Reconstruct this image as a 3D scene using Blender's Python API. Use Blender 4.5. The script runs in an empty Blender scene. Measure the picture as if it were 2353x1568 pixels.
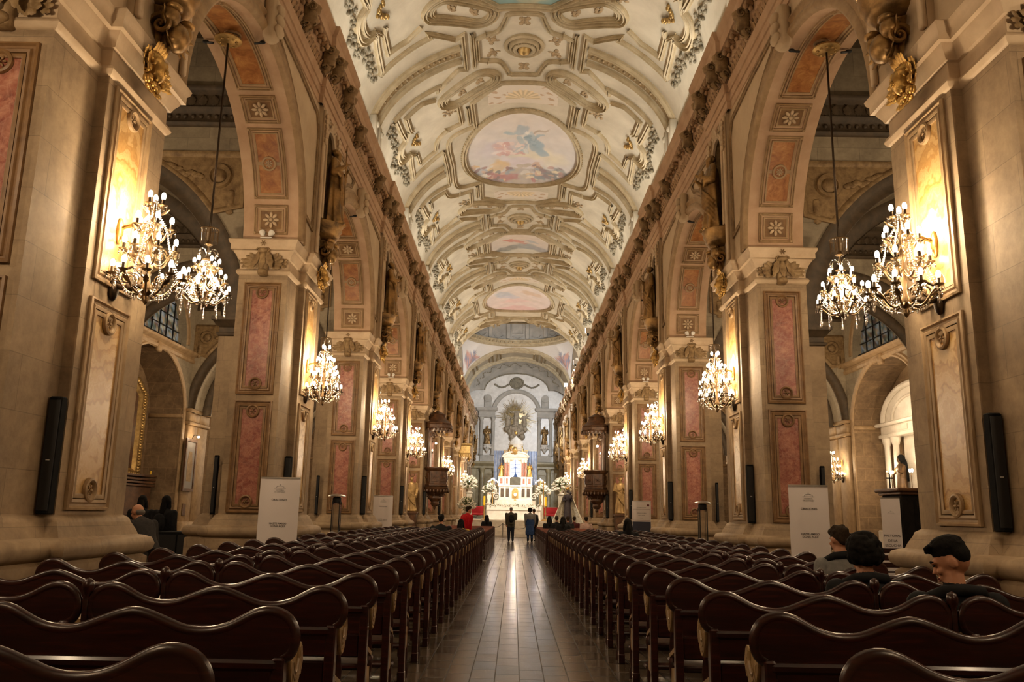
import bpy, math, random
import numpy as np
from math import sin, cos, pi, sqrt, atan2, radians
from mathutils import Vector, Matrix, Quaternion, noise as mnoise

S = bpy.context.scene
COL = S.collection
random.seed(7)
FL = 0.15            # floor level of the nave
BAY = 7.61           # bay length
YC0 = 8.0            # centre of the first pier pair
NP = 11            # pier pairs

def I(): return Matrix.Identity(4)
def T(x, y, z): return Matrix.Translation((x, y, z))
def RX(a): return Matrix.Rotation(a, 4, 'X')
def RY(a): return Matrix.Rotation(a, 4, 'Y')
def RZ(a): return Matrix.Rotation(a, 4, 'Z')
def SC(x, y=None, z=None):
    y = x if y is None else y; z = x if z is None else z
    return Matrix.Diagonal((x, y, z, 1))

class MB:
    """collects shapes and links them as one mesh object"""
    def __init__(s): s.v = []; s.f = []; s.mi = []; s.off = 0
    def add(s, V, F, mi=0, M=None):
        A = np.asarray(V, float).reshape(-1, 3)
        if M is not None:
            m = np.array(M); A = A @ m[:3, :3].T + m[:3, 3]
            if np.linalg.det(m[:3, :3]) < 0: F = [tuple(reversed(f)) for f in F]
        s.v.append(A); o = s.off
        s.f += [tuple(i + o for i in f) for f in F]
        s.mi += [mi] * len(F); s.off += len(A)
    def box(s, x0, x1, y0, y1, z0, z1, M=None, mi=0, b=0.0):
        if b > 0:
            b = min(b, (x1-x0)*.45, (y1-y0)*.45, (z1-z0)*.45)
            V = []; 
            for z, k in ((z0, b), (z0+b, 0), (z1-b, 0), (z1, b)):
                X0, X1, Y0, Y1 = x0+k, x1-k, y0+k, y1-k; c = b if k == 0 else b*.4
                V += [(X0+c, Y0, z), (X1-c, Y0, z), (X1, Y0+c, z), (X1, Y1-c, z), (X1-c, Y1, z), (X0+c, Y1, z), (X0, Y1-c, z), (X0, Y0+c, z)]
            F = [tuple(range(7, -1, -1)), tuple(range(24, 32))]
            for r in range(3):
                for i in range(8): j = (i+1) % 8; F.append((r*8+i, r*8+j, r*8+8+j, r*8+8+i))
            return s.add(V, F, mi, M)
        V = [(x0,y0,z0),(x1,y0,z0),(x1,y1,z0),(x0,y1,z0),(x0,y0,z1),(x1,y0,z1),(x1,y1,z1),(x0,y1,z1)]
        s.add(V, [(3,2,1,0),(4,5,6,7),(0,1,5,4),(1,2,6,5),(2,3,7,6),(3,0,4,7)], mi, M)
    def rings(s, R, closed=True, cap=True, mi=0, M=None, loop=False):
        """R: list of rings (same count); closed ring; caps"""
        n = len(R[0]); V = [p for r in R for p in r]; F = []
        m = len(R)
        for a in range(m if loop else m-1):
            b_ = (a+1) % m
            for i in range(n if closed else n-1):
                j = (i+1) % n; F.append((a*n+i, a*n+j, b_*n+j, b_*n+i))
        if cap and closed and not loop:
            F.append(tuple(range(n-1, -1, -1))); F.append(tuple((m-1)*n+i for i in range(n)))
        s.add(V, F, mi, M)
    def lathe(s, prof, n=16, M=None, mi=0, a0=0, a1=2*pi, sq=None, cap=True):
        full = abs(a1-a0-2*pi) < 1e-6
        k = n if full else n+1
        R = []
        for r, z in prof:
            ring = []
            for i in range(k):
                a = a0+(a1-a0)*i/n; ring.append((r*cos(a), r*sin(a), z))
            R.append(ring)
        s.rings(R, full, cap and full, mi, M)
    def ell(s, c, r, nu=12, nv=8, M=None, mi=0):
        if not hasattr(r, '__len__'): r = (r, r, r)
        V = [(c[0], c[1], c[2]-r[2])]; F = []
        for j in range(1, nv):
            t = -pi/2+pi*j/nv
            for i in range(nu):
                a = 2*pi*i/nu; V.append((c[0]+r[0]*cos(t)*cos(a), c[1]+r[1]*cos(t)*sin(a), c[2]+r[2]*sin(t)))
        V.append((c[0], c[1], c[2]+r[2]))
        for i in range(nu): F.append((0, 1+(i+1) % nu, 1+i))
        for j in range(nv-2):
            for i in range(nu):
                k = (i+1) % nu; a = 1+j*nu; F.append((a+i, a+k, a+nu+k, a+nu+i))
        L = len(V)-1; a = 1+(nv-2)*nu
        for i in range(nu): F.append((a+i, a+(i+1) % nu, L))
        s.add(V, F, mi, M)
    def tube(s, P, r, n=8, M=None, mi=0, cap=True, loop=False, flat=1.0):
        P = [Vector(p) for p in P]; m = len(P)
        rr = r if hasattr(r, '__len__') else [r]*m
        R = []; up = None
        for i, p in enumerate(P):
            if loop: t = P[(i+1) % m]-P[i-1]
            else: t = P[min(i+1, m-1)]-P[max(i-1, 0)]
            if t.length < 1e-9: t = Vector((0, 0, 1))
            t.normalize()
            if up is None:
                up = Vector((0, 0, 1)) if abs(t.z) < .9 else Vector((1, 0, 0))
            x = up.cross(t)
            if x.length < 1e-6: x = Vector((0, 1, 0)).cross(t)
            x.normalize(); y = t.cross(x); up = y
            R.append([tuple(p+x*(rr[i]*cos(2*pi*k/n))+y*(rr[i]*flat*sin(2*pi*k/n))) for k in range(n)])
        s.rings(R, True, cap, mi, M, loop)
    def sweep(s, path, prof, M=None, mi=0, loop=False, nrm=None, cap=True):
        """sweep open profile [(side,height)] along path lying in a plane with normal nrm (height direction); mitred corners"""
        nrm = Vector(nrm or (0, 0, 1)).normalized(); P = [Vector(p) for p in path]; m = len(P); R = []
        for i in range(m):
            if loop: a = (P[i]-P[i-1]).normalized(); b = (P[(i+1) % m]-P[i]).normalized()
            else:
                a = (P[i]-P[i-1]).normalized() if i else (P[1]-P[0]).normalized()
                b = (P[i+1]-P[i]).normalized() if i < m-1 else a
            sa = nrm.cross(a); sb = nrm.cross(b); sd = (sa+sb)
            if sd.length < 1e-6: sd = sa
            sd.normalize(); k = 1/max(.35, sd.dot(sa))
            R.append([tuple(P[i]+sd*(u*k)+nrm*h) for u, h in prof])
        n = len(prof); V = [p for r in R for p in r]; F = []
        for a in range(m if loop else m-1):
            b = (a+1) % m
            for i in range(n-1): F.append((a*n+i, b*n+i, b*n+i+1, a*n+i+1))
        if cap and not loop: F.append(tuple(range(n))); F.append(tuple((m-1)*n+i for i in range(n-1, -1, -1)))
        s.add(V, F, mi, M)
    def prism(s, O, d, M=None, mi=0, mis=None):
        """outline O [(x,z)] in the xz plane, extruded y from 0 to d"""
        n = len(O); V = [(x, 0, z) for x, z in O]+[(x, d, z) for x, z in O]
        F = [tuple(range(n)), tuple(range(2*n-1, n-1, -1))]
        s.add(V, F, mi, M)
        s.add(V, [(i+n, (i+1) % n+n, (i+1) % n, i) for i in range(n)], mi if mis is None else mis, M)
    def grid(s, fn, nu, nv, M=None, mi=0, cu=False, flip=False):
        ku = nu if cu else nu+1
        V = [fn(i/nu, j/nv) for j in range(nv+1) for i in range(ku)]; F = []
        for j in range(nv):
            for i in range(nu):
                k = (i+1) % ku if cu else i+1
                q = (j*ku+i, j*ku+k, (j+1)*ku+k, (j+1)*ku+i); F.append(q[::-1] if flip else q)
        s.add(V, F, mi, M)
    def merge(s, o, M=None, mi=None):
        A = np.concatenate(o.v) if o.v else np.zeros((0, 3))
        F = o.f
        if M is not None:
            m = np.array(M); A = A @ m[:3, :3].T + m[:3, 3]
            if np.linalg.det(m[:3, :3]) < 0: F = [tuple(reversed(f)) for f in F]
        off = s.off; s.v.append(A); s.f += [tuple(i+off for i in f) for f in F]
        s.mi += list(o.mi) if mi is None else [mi]*len(F); s.off += len(A)
    def mesh(s, name, mats, smooth=40, mirror=False):
        A = np.concatenate(s.v) if s.v else np.zeros((0, 3)); F = s.f
        if mirror:
            A = A*np.array([-1, 1, 1]); F = [tuple(reversed(f)) for f in F]
        me = bpy.data.meshes.new(name)
        nv, nf = len(A), len(F)
        me.vertices.add(nv); me.vertices.foreach_set('co', A.ravel())
        ls = np.fromiter((len(f) for f in F), np.int32, nf); tot = int(ls.sum())
        me.loops.add(tot); me.loops.foreach_set('vertex_index', np.fromiter((i for f in F for i in f), np.int32, tot))
        me.polygons.add(nf); st = np.zeros(nf, np.int32); st[1:] = np.cumsum(ls)[:-1]
        me.polygons.foreach_set('loop_start', st); me.polygons.foreach_set('loop_total', ls)
        mats = mats if isinstance(mats, (list, tuple)) else [mats]
        for m in mats: me.materials.append(MT[m] if isinstance(m, str) else m)
        me.polygons.foreach_set('material_index', np.array(s.mi, np.int32))
        me.update(calc_edges=True); me.validate()
        if smooth:
            me.polygons.foreach_set('use_smooth', np.ones(len(me.polygons), bool))
            if smooth < 180: me.set_sharp_from_angle(angle=radians(smooth))
        else: me.polygons.foreach_set('use_smooth', np.zeros(len(me.polygons), bool))
        return me
    def build(s, name, mats, parent=None, smooth=40, mirror=False, **k):
        return link(name, s.mesh(name, mats, smooth, mirror), parent, **k)

def link(name, me, parent=None, loc=None, rot=None, label=None, cat=None, group=None, kind=None):
    o = bpy.data.objects.new(name, me); COL.objects.link(o)
    if parent is not None: o.parent = parent
    if loc is not None: o.location = loc
    if rot is not None: o.rotation_euler = rot
    tag(o, label, cat, group, kind); return o
def tag(o, label=None, cat=None, group=None, kind=None):
    if label: o['label'] = label
    if cat: o['category'] = cat
    if group: o['group'] = group
    if kind: o['kind'] = kind
    return o
def thing(name, label, cat, loc=(0, 0, 0), rz=0.0, group=None):
    o = bpy.data.objects.new(name, None); COL.objects.link(o); o.empty_display_size = .1
    o.location = loc; o.rotation_euler = (0, 0, rz); return tag(o, label, cat, group)
KIDS = {}
def dup(o, loc, rz, label=None, parent=None, group=None):
    """copy of a thing with copies of its parts and sub-parts"""
    if o.name not in KIDS: KIDS[o.name] = list(o.children)
    c = o.copy(); COL.objects.link(c)
    if parent is not None: c.parent = parent
    if loc is not None: c.location = loc; c.rotation_euler = (0, 0, rz)
    if label: c['label'] = label
    if group: c['group'] = group
    for ch in KIDS[o.name]: dup(ch, None, 0, parent=c)
    return c

# ------------------------------------------------------------------ materials
MT = {}
class NT:
    def __init__(s, name, emit=False):
        s.m = bpy.data.materials.new(name); s.m.use_nodes = True; s.t = s.m.node_tree; s.N = s.t.nodes; s.L = s.t.links
        s.b = s.N['Principled BSDF']; MT[name] = s.m
        s.tc = s.N.new('ShaderNodeTexCoord')
    def n(s, t, **k):
        x = s.N.new('ShaderNode'+t)
        for a, v in k.items():
            if a in x.inputs: s.set(x.inputs[a], v)
            else: setattr(x, a, v)
        return x
    def set(s, i, v):
        if hasattr(v, 'is_output') or isinstance(v, bpy.types.NodeSocket): s.L.new(v, i)
        else: i.default_value = v
    def P(s, **k):
        for a, v in k.items(): s.set(s.b.inputs[a.replace('_', ' ')], v)
    def noise(s, vec, sc, det=4, rough=.6, dist=0.0):
        x = s.n('TexNoise'); s.L.new(vec, x.inputs['Vector']); x.inputs['Scale'].default_value = sc
        x.inputs['Detail'].default_value = det; x.inputs['Roughness'].default_value = rough; x.inputs['Distortion'].default_value = dist
        return x.outputs['Fac']
    def ramp(s, fac, stops, interp='LINEAR'):
        r = s.n('ValToRGB'); s.L.new(fac, r.inputs['Fac']); e = r.color_ramp.elements; r.color_ramp.interpolation = interp
        while len(e) < len(stops): e.new(.5)
        for k, (p, c) in enumerate(stops): e[k].position = p; e[k].color = (*c, 1) if len(c) == 3 else c
        return r.outputs['Color']
    def mix(s, f, a, b, mode='MIX'):
        x = s.n('MixRGB', blend_type=mode); s.set(x.inputs['Fac'], f); s.set(x.inputs['Color1'], a if not isinstance(a, tuple) else (*a, 1)); s.set(x.inputs['Color2'], b if not isinstance(b, tuple) else (*b, 1))
        return x.outputs['Color']
    def math(s, op, a, b=0.0):
        x = s.n('Math', operation=op); s.set(x.inputs[0], a); s.set(x.inputs[1], b); return x.outputs[0]
    def bump(s, h, st=.3, d=.02):
        x = s.n('Bump'); s.L.new(h, x.inputs['Height']); x.inputs['Strength'].default_value = st; x.inputs['Distance'].default_value = d
        s.L.new(x.outputs['Normal'], s.b.inputs['Normal'])
    def wallvec(s, vec):
        """(x+y, z) so brick joints run level on any upright face"""
        sp = s.n('SeparateXYZ'); s.L.new(vec, sp.inputs[0]); c = s.n('CombineXYZ')
        s.L.new(s.math('ADD', sp.outputs['X'], sp.outputs['Y']), c.inputs['X']); s.L.new(sp.outputs['Z'], c.inputs['Y'])
        return c.outputs[0]

def lin(h):
    c = [int(h[i:i+2], 16)/255 for i in (0, 2, 4)]
    return tuple(x/12.92 if x <= .04045 else ((x+.055)/1.055)**2.4 for x in c)

def simple(name, col, rough=.5, metal=0.0, **k):
    t = NT(name); t.P(Base_Color=(*col, 1), Roughness=rough, Metallic=metal, **k); return t
def mottled(name, c1, c2, sc=3.0, rough=.6, metal=0.0, bump=0.0, bs=12.0, det=5):
    t = NT(name)
    if rough >= .8: t.P(Specular_IOR_Level=.12)
    if 1:
        pass
    v = t.tc.outputs['Object']; f = t.noise(v, sc, det, .62, .3)
    t.P(Base_Color=t.ramp(f, [(.3, c1), (.7, c2)]), Roughness=rough, Metallic=metal)
    if bump: t.bump(t.noise(v, bs, 4), bump, .01)
    return t
def stonework(name, c1, c2, c3, bw=.9, bh=.46, joint=.004, jcol=None, rough=.75, bump=.3, mort=.68):
    t = NT(name); v = t.tc.outputs['Object']; wv = t.wallvec(v)
    f = t.noise(v, 1.6, 6, .65, .4); f2 = t.noise(v, 9, 5, .7)
    base = t.mix(.35, t.ramp(f, [(.3, c1), (.52, c2), (.72, c3)]), t.ramp(f2, [(.3, c1), (.7, c3)]))
    b = t.n('TexBrick'); t.L.new(wv, b.inputs['Vector']); b.inputs['Scale'].default_value = 1
    b.inputs['Brick Width'].default_value = bw; b.inputs['Row Height'].default_value = bh; b.inputs['Mortar Size'].default_value = joint
    b.inputs['Color1'].default_value = (.82, .82, .82, 1); b.inputs['Color2'].default_value = (1, 1, 1, 1); b.inputs['Mortar'].default_value = (mort, mort, mort, 1)
    b.inputs['Bias'].default_value = .2
    col = t.mix(1.0, base, b.outputs['Color'], 'MULTIPLY')
    t.P(Base_Color=col, Roughness=rough)
    h = t.math('ADD', t.math('MULTIPLY', f2, .5), t.math('MULTIPLY', b.outputs['Fac'], -.6)); t.bump(h, bump, .012)
    return t

stonework('stone', lin('75614b'), lin('9a8265'), lin('b9a07e'))
stonework('stone_aisle', lin('7d7160'), lin('a0937c'), lin('b8aa90'), .8, .5, .006)
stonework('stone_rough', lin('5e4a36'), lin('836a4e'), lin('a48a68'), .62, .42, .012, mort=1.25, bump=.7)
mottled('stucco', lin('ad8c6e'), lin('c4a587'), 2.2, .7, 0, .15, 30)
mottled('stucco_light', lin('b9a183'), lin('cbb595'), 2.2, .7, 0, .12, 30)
mottled('moulding', lin('8f7352'), lin('b0946e'), 5, .55, 0, .1, 40)
mottled('frame_brown', lin('6a4c2e'), lin('8e6c44'), 6, .5, 0, .1, 40)
mottled('capital', lin('b39a7c'), lin('d0b898'), 3, .6, 0, .15, 30)
mottled('plaster', lin('b3a994'), lin('cfc6b0'), .9, .8, 0, .1, 20)
mottled('plaster_grey', lin('a39d92'), lin('c4bdb0'), 1.2, .8, 0, .1, 20)
mottled('vault_mould', lin('9c8a68'), lin('bfae8c'), 2.5, .6, 0, .08, 30)
mottled('vault_gild', lin('75603f'), lin('a08a62'), 9, .5, .15, .3, 40)
mottled('vault_orn', lin('5f5847'), lin('968b72'), 8, .7, 0, .4, 40)
mottled('gold', (.34, .19, .05), (.78, .50, .16), 6, .38, .9, .3, 30); mottled('stucco_figure', lin('84765f'), lin('b8ab95'), 3, .7)
mottled('gold_dull', (.30, .19, .07), (.62, .42, .16), 7, .42, .8, .25, 30)
mottled('bronze', (.075, .042, .02), (.20, .115, .05), 6, .45, .35, .2, 30)
mottled('bronze_gilt', (.07, .04, .016), (.48, .28, .095), 3.5, .40, .55, .2, 30)
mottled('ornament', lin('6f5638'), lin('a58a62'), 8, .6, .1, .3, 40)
mottled('ornament_light', lin('86684a'), lin('b8966f'), 8, .6, 0, .3, 40)
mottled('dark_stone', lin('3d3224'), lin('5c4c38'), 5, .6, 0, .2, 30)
mottled('marble_white', lin('cfc6b8'), lin('efe8dc'), 2.2, .35)
mottled('marble_grey', lin('8e8676'), lin('b6ad9b'), 3, .4)
mottled('marble_green', lin('8a7d5c'), lin('ab9d7a'), 3, .4)
mottled('carved_wood', lin('38241a'), lin('6e4a2c'), 6, .42, 0, .35, 30)
mottled('black_plastic', (.004, .004, .0045), (.008, .008, .0085), 8, .82)
simple('steel_dark', (.015, .015, .016), .5, .3)
simple('steel', (.55, .53, .5), .3, 1.0)
simple('banner_white', lin('d9cfca'), .7)
simple('banner_text', lin('4a4340'), .7)
simple('banner_grey', lin('8b8682'), .7)
simple('banner_navy', lin('33384a'), .7)
simple('maroon', lin('5a1a1c'), .7)
simple('red_cloth', lin('8d0f18'), .85)
simple('white_cloth', lin('e9e2d6'), .8)
simple('yellow_wax', lin('e8b820'), .5)
simple('wax', lin('e8ddc8'), .5)
simple('leaf_green', lin('5c6b38'), .6)
simple('petal_white', lin('efe9dc'), .7)
simple('lamp_metal', (.20, .13, .065), .35, .8)
simple('lamp_dark', (.06, .04, .025), .4, .8)
mottled('drape', lin('6c7890'), lin('98a2b4'), 3, .8); mottled('gold_ray', lin('a58a58'), lin('d9c79a'), 5, .4, .4); mottled('dark_booth', (.006, .005, .0045), (.014, .011, .009), 6, .82)
simple('white_plastic', lin('e6e2da'), .45)
def glassy(name, clear, col, rough):
    t = NT(name); tr = t.n('BsdfTransparent'); gl = t.n('BsdfGlossy'); gl.inputs['Color'].default_value = (*col, 1); gl.inputs['Roughness'].default_value = rough
    m = t.n('MixShader'); m.inputs[0].default_value = 1-clear; t.L.new(tr.outputs[0], m.inputs[1]); t.L.new(gl.outputs[0], m.inputs[2]); t.L.new(m.outputs[0], t.N['Material Output'].inputs['Surface'])
glassy('glass_clear', .72, (1, .98, .94), .08); glassy('crystal', .25, (1, .98, .95), .12)
def emis(name, col, st, lightit=True):
    t = NT(name); t.P(Base_Color=(*col, 1), Emission_Color=(*col, 1), Emission_Strength=st)
    try: t.m.cycles.emission_sampling = 'NONE' if not lightit else 'AUTO'
    except Exception: pass
emis('bulb_glow', (1.0, .80, .52), 60, False)
emis('bulb_cool', (1.0, .86, .9), 40, False)
emis('floodlight', (.85, .92, 1.0), 60, False)
# pink-red breccia panels on the piers
t = NT('rosso'); v = t.tc.outputs['Object']; f = t.noise(v, 3.2, 8, .72, 1.2); f2 = t.noise(v, 14, 5, .7, .6)
vo = t.n('TexVoronoi', feature='DISTANCE_TO_EDGE'); t.L.new(t.mix(.12, v, t.n('TexNoise', Scale=4.0).outputs['Color'], 'ADD'), vo.inputs['Vector']); vo.inputs['Scale'].default_value = 7
c = t.ramp(f, [(.30, lin('4f231b')), (.43, lin('7e3c30')), (.55, lin('a0604c')), (.72, lin('c49478'))])
c = t.mix(.3, c, t.ramp(f2, [(.35, lin('7a382c')), (.65, lin('d3a68c'))]))
c = t.mix(t.ramp(vo.outputs['Distance'], [(0, (.22, .22, .22)), (.05, (0, 0, 0))]), c, (.60, .36, .28)); t.P(Base_Color=c, Roughness=.35)
# orange-brown soffit panels
t = NT('rosso_soffit'); v = t.tc.outputs['Object']; f = t.noise(v, 5, 8, .7, 1.0)
t.P(Base_Color=t.ramp(f, [(.32, lin('7a4824')), (.5, lin('a26a3a')), (.7, lin('c09058'))]), Roughness=.4)
# honey onyx, wavy bands
t = NT('onyx'); v = t.tc.outputs['Object']; sp = t.n('SeparateXYZ'); t.L.new(v, sp.inputs[0])
nz = t.noise(v, 2.2, 4, .55); ph = t.math('ADD', t.math('MULTIPLY', sp.outputs['Z'], 3.4), t.math('MULTIPLY', nz, 5.0))
w = t.math('ADD', t.math('MULTIPLY', t.math('SINE', t.math('MULTIPLY', ph, 6.3)), .28), t.math('ADD', t.math('MULTIPLY', t.math('SINE', t.math('MULTIPLY', ph, 17.0)), .14), .5))
w = t.math('ADD', t.math('MULTIPLY', w, .7), t.math('MULTIPLY', t.noise(v, 20, 4, .7), .3))
t.P(Base_Color=t.ramp(w, [(.2, lin('a4793f')), (.45, lin('bd9458')), (.65, lin('cdaa74')), (.85, lin('b98e52'))]), Roughness=.3)
# varnished pew wood
t = NT('pew_wood'); v = t.tc.outputs['Object']; mp = t.n('Mapping'); t.L.new(v, mp.inputs[0]); mp.inputs['Scale'].default_value = (1.2, 14, 14)
oi = t.n('ObjectInfo'); f = t.noise(mp.outputs[0], 3, 6, .6, .8)
c = t.ramp(f, [(.3, lin('1a0806')), (.55, lin('30100b')), (.75, lin('4a1d12'))])
t.P(Base_Color=c, Roughness=t.math('ADD', t.math('MULTIPLY', t.noise(v, 9, 3), .2), .22), Coat_Weight=.2, Coat_Roughness=.2)
t = NT('pew_worn'); v = t.tc.outputs['Object']; f = t.noise(v, 12, 5, .65, .6)
t.P(Base_Color=t.ramp(f, [(.3, lin('6a4f30')), (.6, lin('9b7e54')), (.8, lin('c0a67a'))]), Roughness=.4)
# floor: small polished stone slabs in running bond
t = NT('floor_tiles'); v = t.tc.outputs['Object']; mp = t.n('Mapping'); t.L.new(v, mp.inputs[0]); mp.inputs['Rotation'].default_value = (0, 0, pi/2)
b = t.n('TexBrick'); t.L.new(mp.outputs[0], b.inputs['Vector']); b.inputs['Scale'].default_value = 1
b.inputs['Brick Width'].default_value = .44; b.inputs['Row Height'].default_value = .215; b.inputs['Mortar Size'].default_value = .0055
b.inputs['Color1'].default_value = (.55, .55, .55, 1); b.inputs['Color2'].default_value = (1, 1, 1, 1); b.inputs['Mortar'].default_value = (.22, .2, .18, 1)
f = t.noise(v, 5, 6, .65, .5); f2 = t.noise(v, .7, 3)
c = t.mix(1.0, t.ramp(f, [(.3, lin('4c4034')), (.7, lin('7c6b58'))]), b.outputs['Color'], 'MULTIPLY')
rt_ = t.n('SeparateColor'); t.L.new(b.outputs['Color'], rt_.inputs[0])
t.P(Base_Color=c, Roughness=t.math('ADD', t.math('MULTIPLY', rt_.outputs[0], .09), t.math('ADD', t.math('MULTIPLY', b.outputs['Fac'], .3), t.math('ADD', t.math('MULTIPLY', f, .09), t.math('MULTIPLY', f2, .12)))))
nb = t.noise(v, 2.6, 2); t.bump(t.math('ADD', t.math('MULTIPLY', b.outputs['Fac'], -.6), t.math('ADD', t.math('MULTIPLY', nb, .7), t.math('MULTIPLY', rt_.outputs[0], .5))), .13, .006)
# colour painted on the mesh (frescoes, stained glass)
for nm, r in (('fresco', .75), ('glass_paint', .3)):
    t = NT(nm); a = t.n('VertexColor', layer_name='Col')
    c = t.mix(.10, a.outputs['Color'], t.ramp(t.noise(t.tc.outputs['Object'], 6, 5), [(.3, (.55, .5, .45)), (.7, (1, 1, 1))]), 'MULTIPLY'); t.P(Base_Color=c, Roughness=r)
    if nm == 'glass_paint': t.P(Emission_Color=c, Emission_Strength=.35)
emis('lit_window', (.62, .68, 1.0), 1.9, False)
def paint(o, fn):
    """colour attribute from a function of the vertex position"""
    me = o.data; n = len(me.vertices); co = np.empty(n*3); me.vertices.foreach_get('co', co); co = co.reshape(-1, 3)
    a = me.color_attributes.new('Col', 'FLOAT_COLOR', 'POINT'); c = np.ones((n, 4)); c[:, :3] = fn(co); a.data.foreach_set('color', c.ravel())
def lerp(a, b, t): return a+(b-a)*t
def arcpts(cx, cz, r, a0, a1, n): return [(cx+r*cos(a0+(a1-a0)*i/n), cz+r*sin(a0+(a1-a0)*i/n)) for i in range(n+1)]
# ------------------------------------------------------------------ shape helpers for masonry
def offset_poly(P, d):
    n = len(P); out = []
    for i in range(n):
        a = Vector(P[i])-Vector(P[i-1]); b = Vector(P[(i+1) % n])-Vector(P[i])
        na = Vector((a.y, -a.x)).normalized(); nb = Vector((b.y, -b.x)).normalized()
        s = (na+nb); k = d/max(.3, 1+na.dot(nb)); out.append((P[i][0]+s.x*k, P[i][1]+s.y*k))
    return out
def poly_rings(mb, P, prof, mi=0, M=None, cap=True):
    mb.rings([[(x, y, z) for x, y in offset_poly(P, o)] for o, z in prof], True, cap, mi, M)
def arched_wall(mb, u0, u1, zb, zt, uc, r, zs, d0, d1, mapf, n=24, rz=None, soffit=True, mi=0, mis=None, back=True):
    """wall with a round-headed opening; mapf(u,d,z)"""
    rz = rz or r
    ang = sorted(set([pi*i/n for i in range(n+1)]+[atan2(zt-zs, u1-uc), atan2(zt-zs, u0-uc)]), reverse=True)
    inn = []; out = []
    def ray(a):
        c, s = cos(a), sin(a); t = 1e9
        if c > 1e-9: t = min(t, (u1-uc)/c)
        if c < -1e-9: t = min(t, (u0-uc)/c)
        if s > 1e-9: t = min(t, (zt-zs)/s)
        return (uc+t*c, zs+t*s)
    if zb < zs-1e-6: inn.append((uc-r, zb)); out.append((u0, zb))
    for a in ang: inn.append((uc+r*cos(a), zs+rz*sin(a))); out.append(ray(a))
    if zb < zs-1e-6: inn.append((uc+r, zb)); out.append((u1, zb))
    m = len(inn)
    for d, fl in ((d0, 0), (d1, 1)) if back else ((d0, 0),):
        V = [mapf(u, d, z) for u, z in inn]+[mapf(u, d, z) for u, z in out]
        F = [(i, i+1, m+i+1, m+i) for i in range(m-1)]
        mb.add(V, [f[::-1] for f in F] if fl else F, mi)
    if soffit:
        V = [mapf(u, d0, z) for u, z in inn]+[mapf(u, d1, z) for u, z in inn]
        mb.add(V, [(i, m+i, m+i+1, i+1) for i in range(m-1)], mi if mis is None else mis)
def dens(P, step, loop=False):
    out = []; n = len(P)
    for i in range(n if loop else n-1):
        a, b = P[i], P[(i+1) % n]; L = math.hypot(b[0]-a[0], b[1]-a[1]); k = max(1, int(math.ceil(L/step)))
        out += [(lerp(a[0], b[0], j/k), lerp(a[1], b[1], j/k)) for j in range(k)]
    if not loop: out.append(P[-1])
    return out
def smoothp(P, it=2, loop=False):
    for _ in range(it):
        n = len(P); Q = [] if loop else [P[0]]
        for i in range(n if loop else n-1):
            a, b = P[i], P[(i+1) % n]
            Q += [(a[0]*.75+b[0]*.25, a[1]*.75+b[1]*.25), (a[0]*.25+b[0]*.75, a[1]*.25+b[1]*.75)]
        if not loop: Q.append(P[-1])
        P = Q
    return P
def surf_sweep(mb, P, prof, mapf, loop=False, step=.2, mi=0):
    P = dens(P, step, loop); m = len(P); n = len(prof); V = []
    for i in range(m):
        p = Vector(P[i]); a = (p-Vector(P[i-1])) if (loop or i) else None; b = (Vector(P[(i+1) % m])-p) if (loop or i < m-1) else None
        a = a or b; b = b or a; a = a.normalized(); b = b.normalized()
        na = Vector((-a.y, a.x)); nb = Vector((-b.y, b.x)); s = na+nb
        if s.length < 1e-6: s = na.copy()
        s.normalize(); k = 1/max(.4, s.dot(na))
        V += [mapf(p.x+s.x*u*k, p.y+s.y*u*k, h) for u, h in prof]
    F = []
    for a in range(m if loop else m-1):
        b = (a+1) % m; F += [(a*n+i, b*n+i, b*n+i+1, a*n+i+1) for i in range(n-1)]
    mb.add(V, F, mi)
def rect(a, b, c, d): return [(a, b), (c, b), (c, d), (a, d)]
PF = [(-.05, 0), (-.05, .035), (-.03, .045), (-.015, .02), (.005, .018), (.02, .038), (.045, .03), (.05, 0)]     # panel frame
def pf(s, h=None): h = h or s; return [(u*s, v*h) for u, v in PF]
def leaf(mb, M, L=1.0, W=.4, curl=.5, mi=0, lobes=5):
    def fn(u, v):
        t = v; w = W*sin(pi*min(1, t*.92+.08))**.7*(1+.22*sin(t*lobes*2*pi)); s = (u-.5)*2
        a = curl*t*t*2.2
        return (s*w*.5, L*(t-.12*curl*t*t), L*.34*curl*sin(a)+.10*W*(1-s*s)-.02*L)
    mb.grid(fn, 4, 8, M, mi)
def leaf_at(mb, o, d, n, L=.3, W=.12, curl=.5, mi=0):
    d = Vector(d).normalized(); n = Vector(n); n = (n-d*n.dot(d)).normalized(); leaf(mb, frameM(o, d.cross(n), d, n), L, W, curl, mi)
def rosette(mb, M, R=.15, n=8, mi=0):
    for k in range(n):
        mb.ell((R*.60, 0, .012), (R*.36, R*.19, R*.13), 8, 5, M @ RZ(2*pi*k/n), mi)
    mb.ell((0, 0, .02), (R*.24, R*.24, R*.2), 8, 5, M, mi)
    for k in range(n): mb.ell((R*.30, 0, .02), (R*.06, R*.06, R*.1), 5, 4, M @ RZ(2*pi*(k+.5)/n), mi)
def frameM(o, x, y, z): return Matrix(((x[0], y[0], z[0], o[0]), (x[1], y[1], z[1], o[1]), (x[2], y[2], z[2], o[2]), (0, 0, 0, 1)))
def scroll(mb, M, R=.2, turns=1.6, r=.03, mi=0, flat=1.0):
    P = []
    n = int(26*turns)
    for i in range(n+1):
        t = i/n; a = 2*pi*turns*t; q = R*(1-.86*t); P.append((q*cos(a), q*sin(a), 0))
    mb.tube(P, [r*(1-.5*i/n) for i in range(n+1)], 6, M, mi, flat=flat)
    mb.ell((0, 0, 0), R*.2, 7, 5, M, mi)

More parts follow.
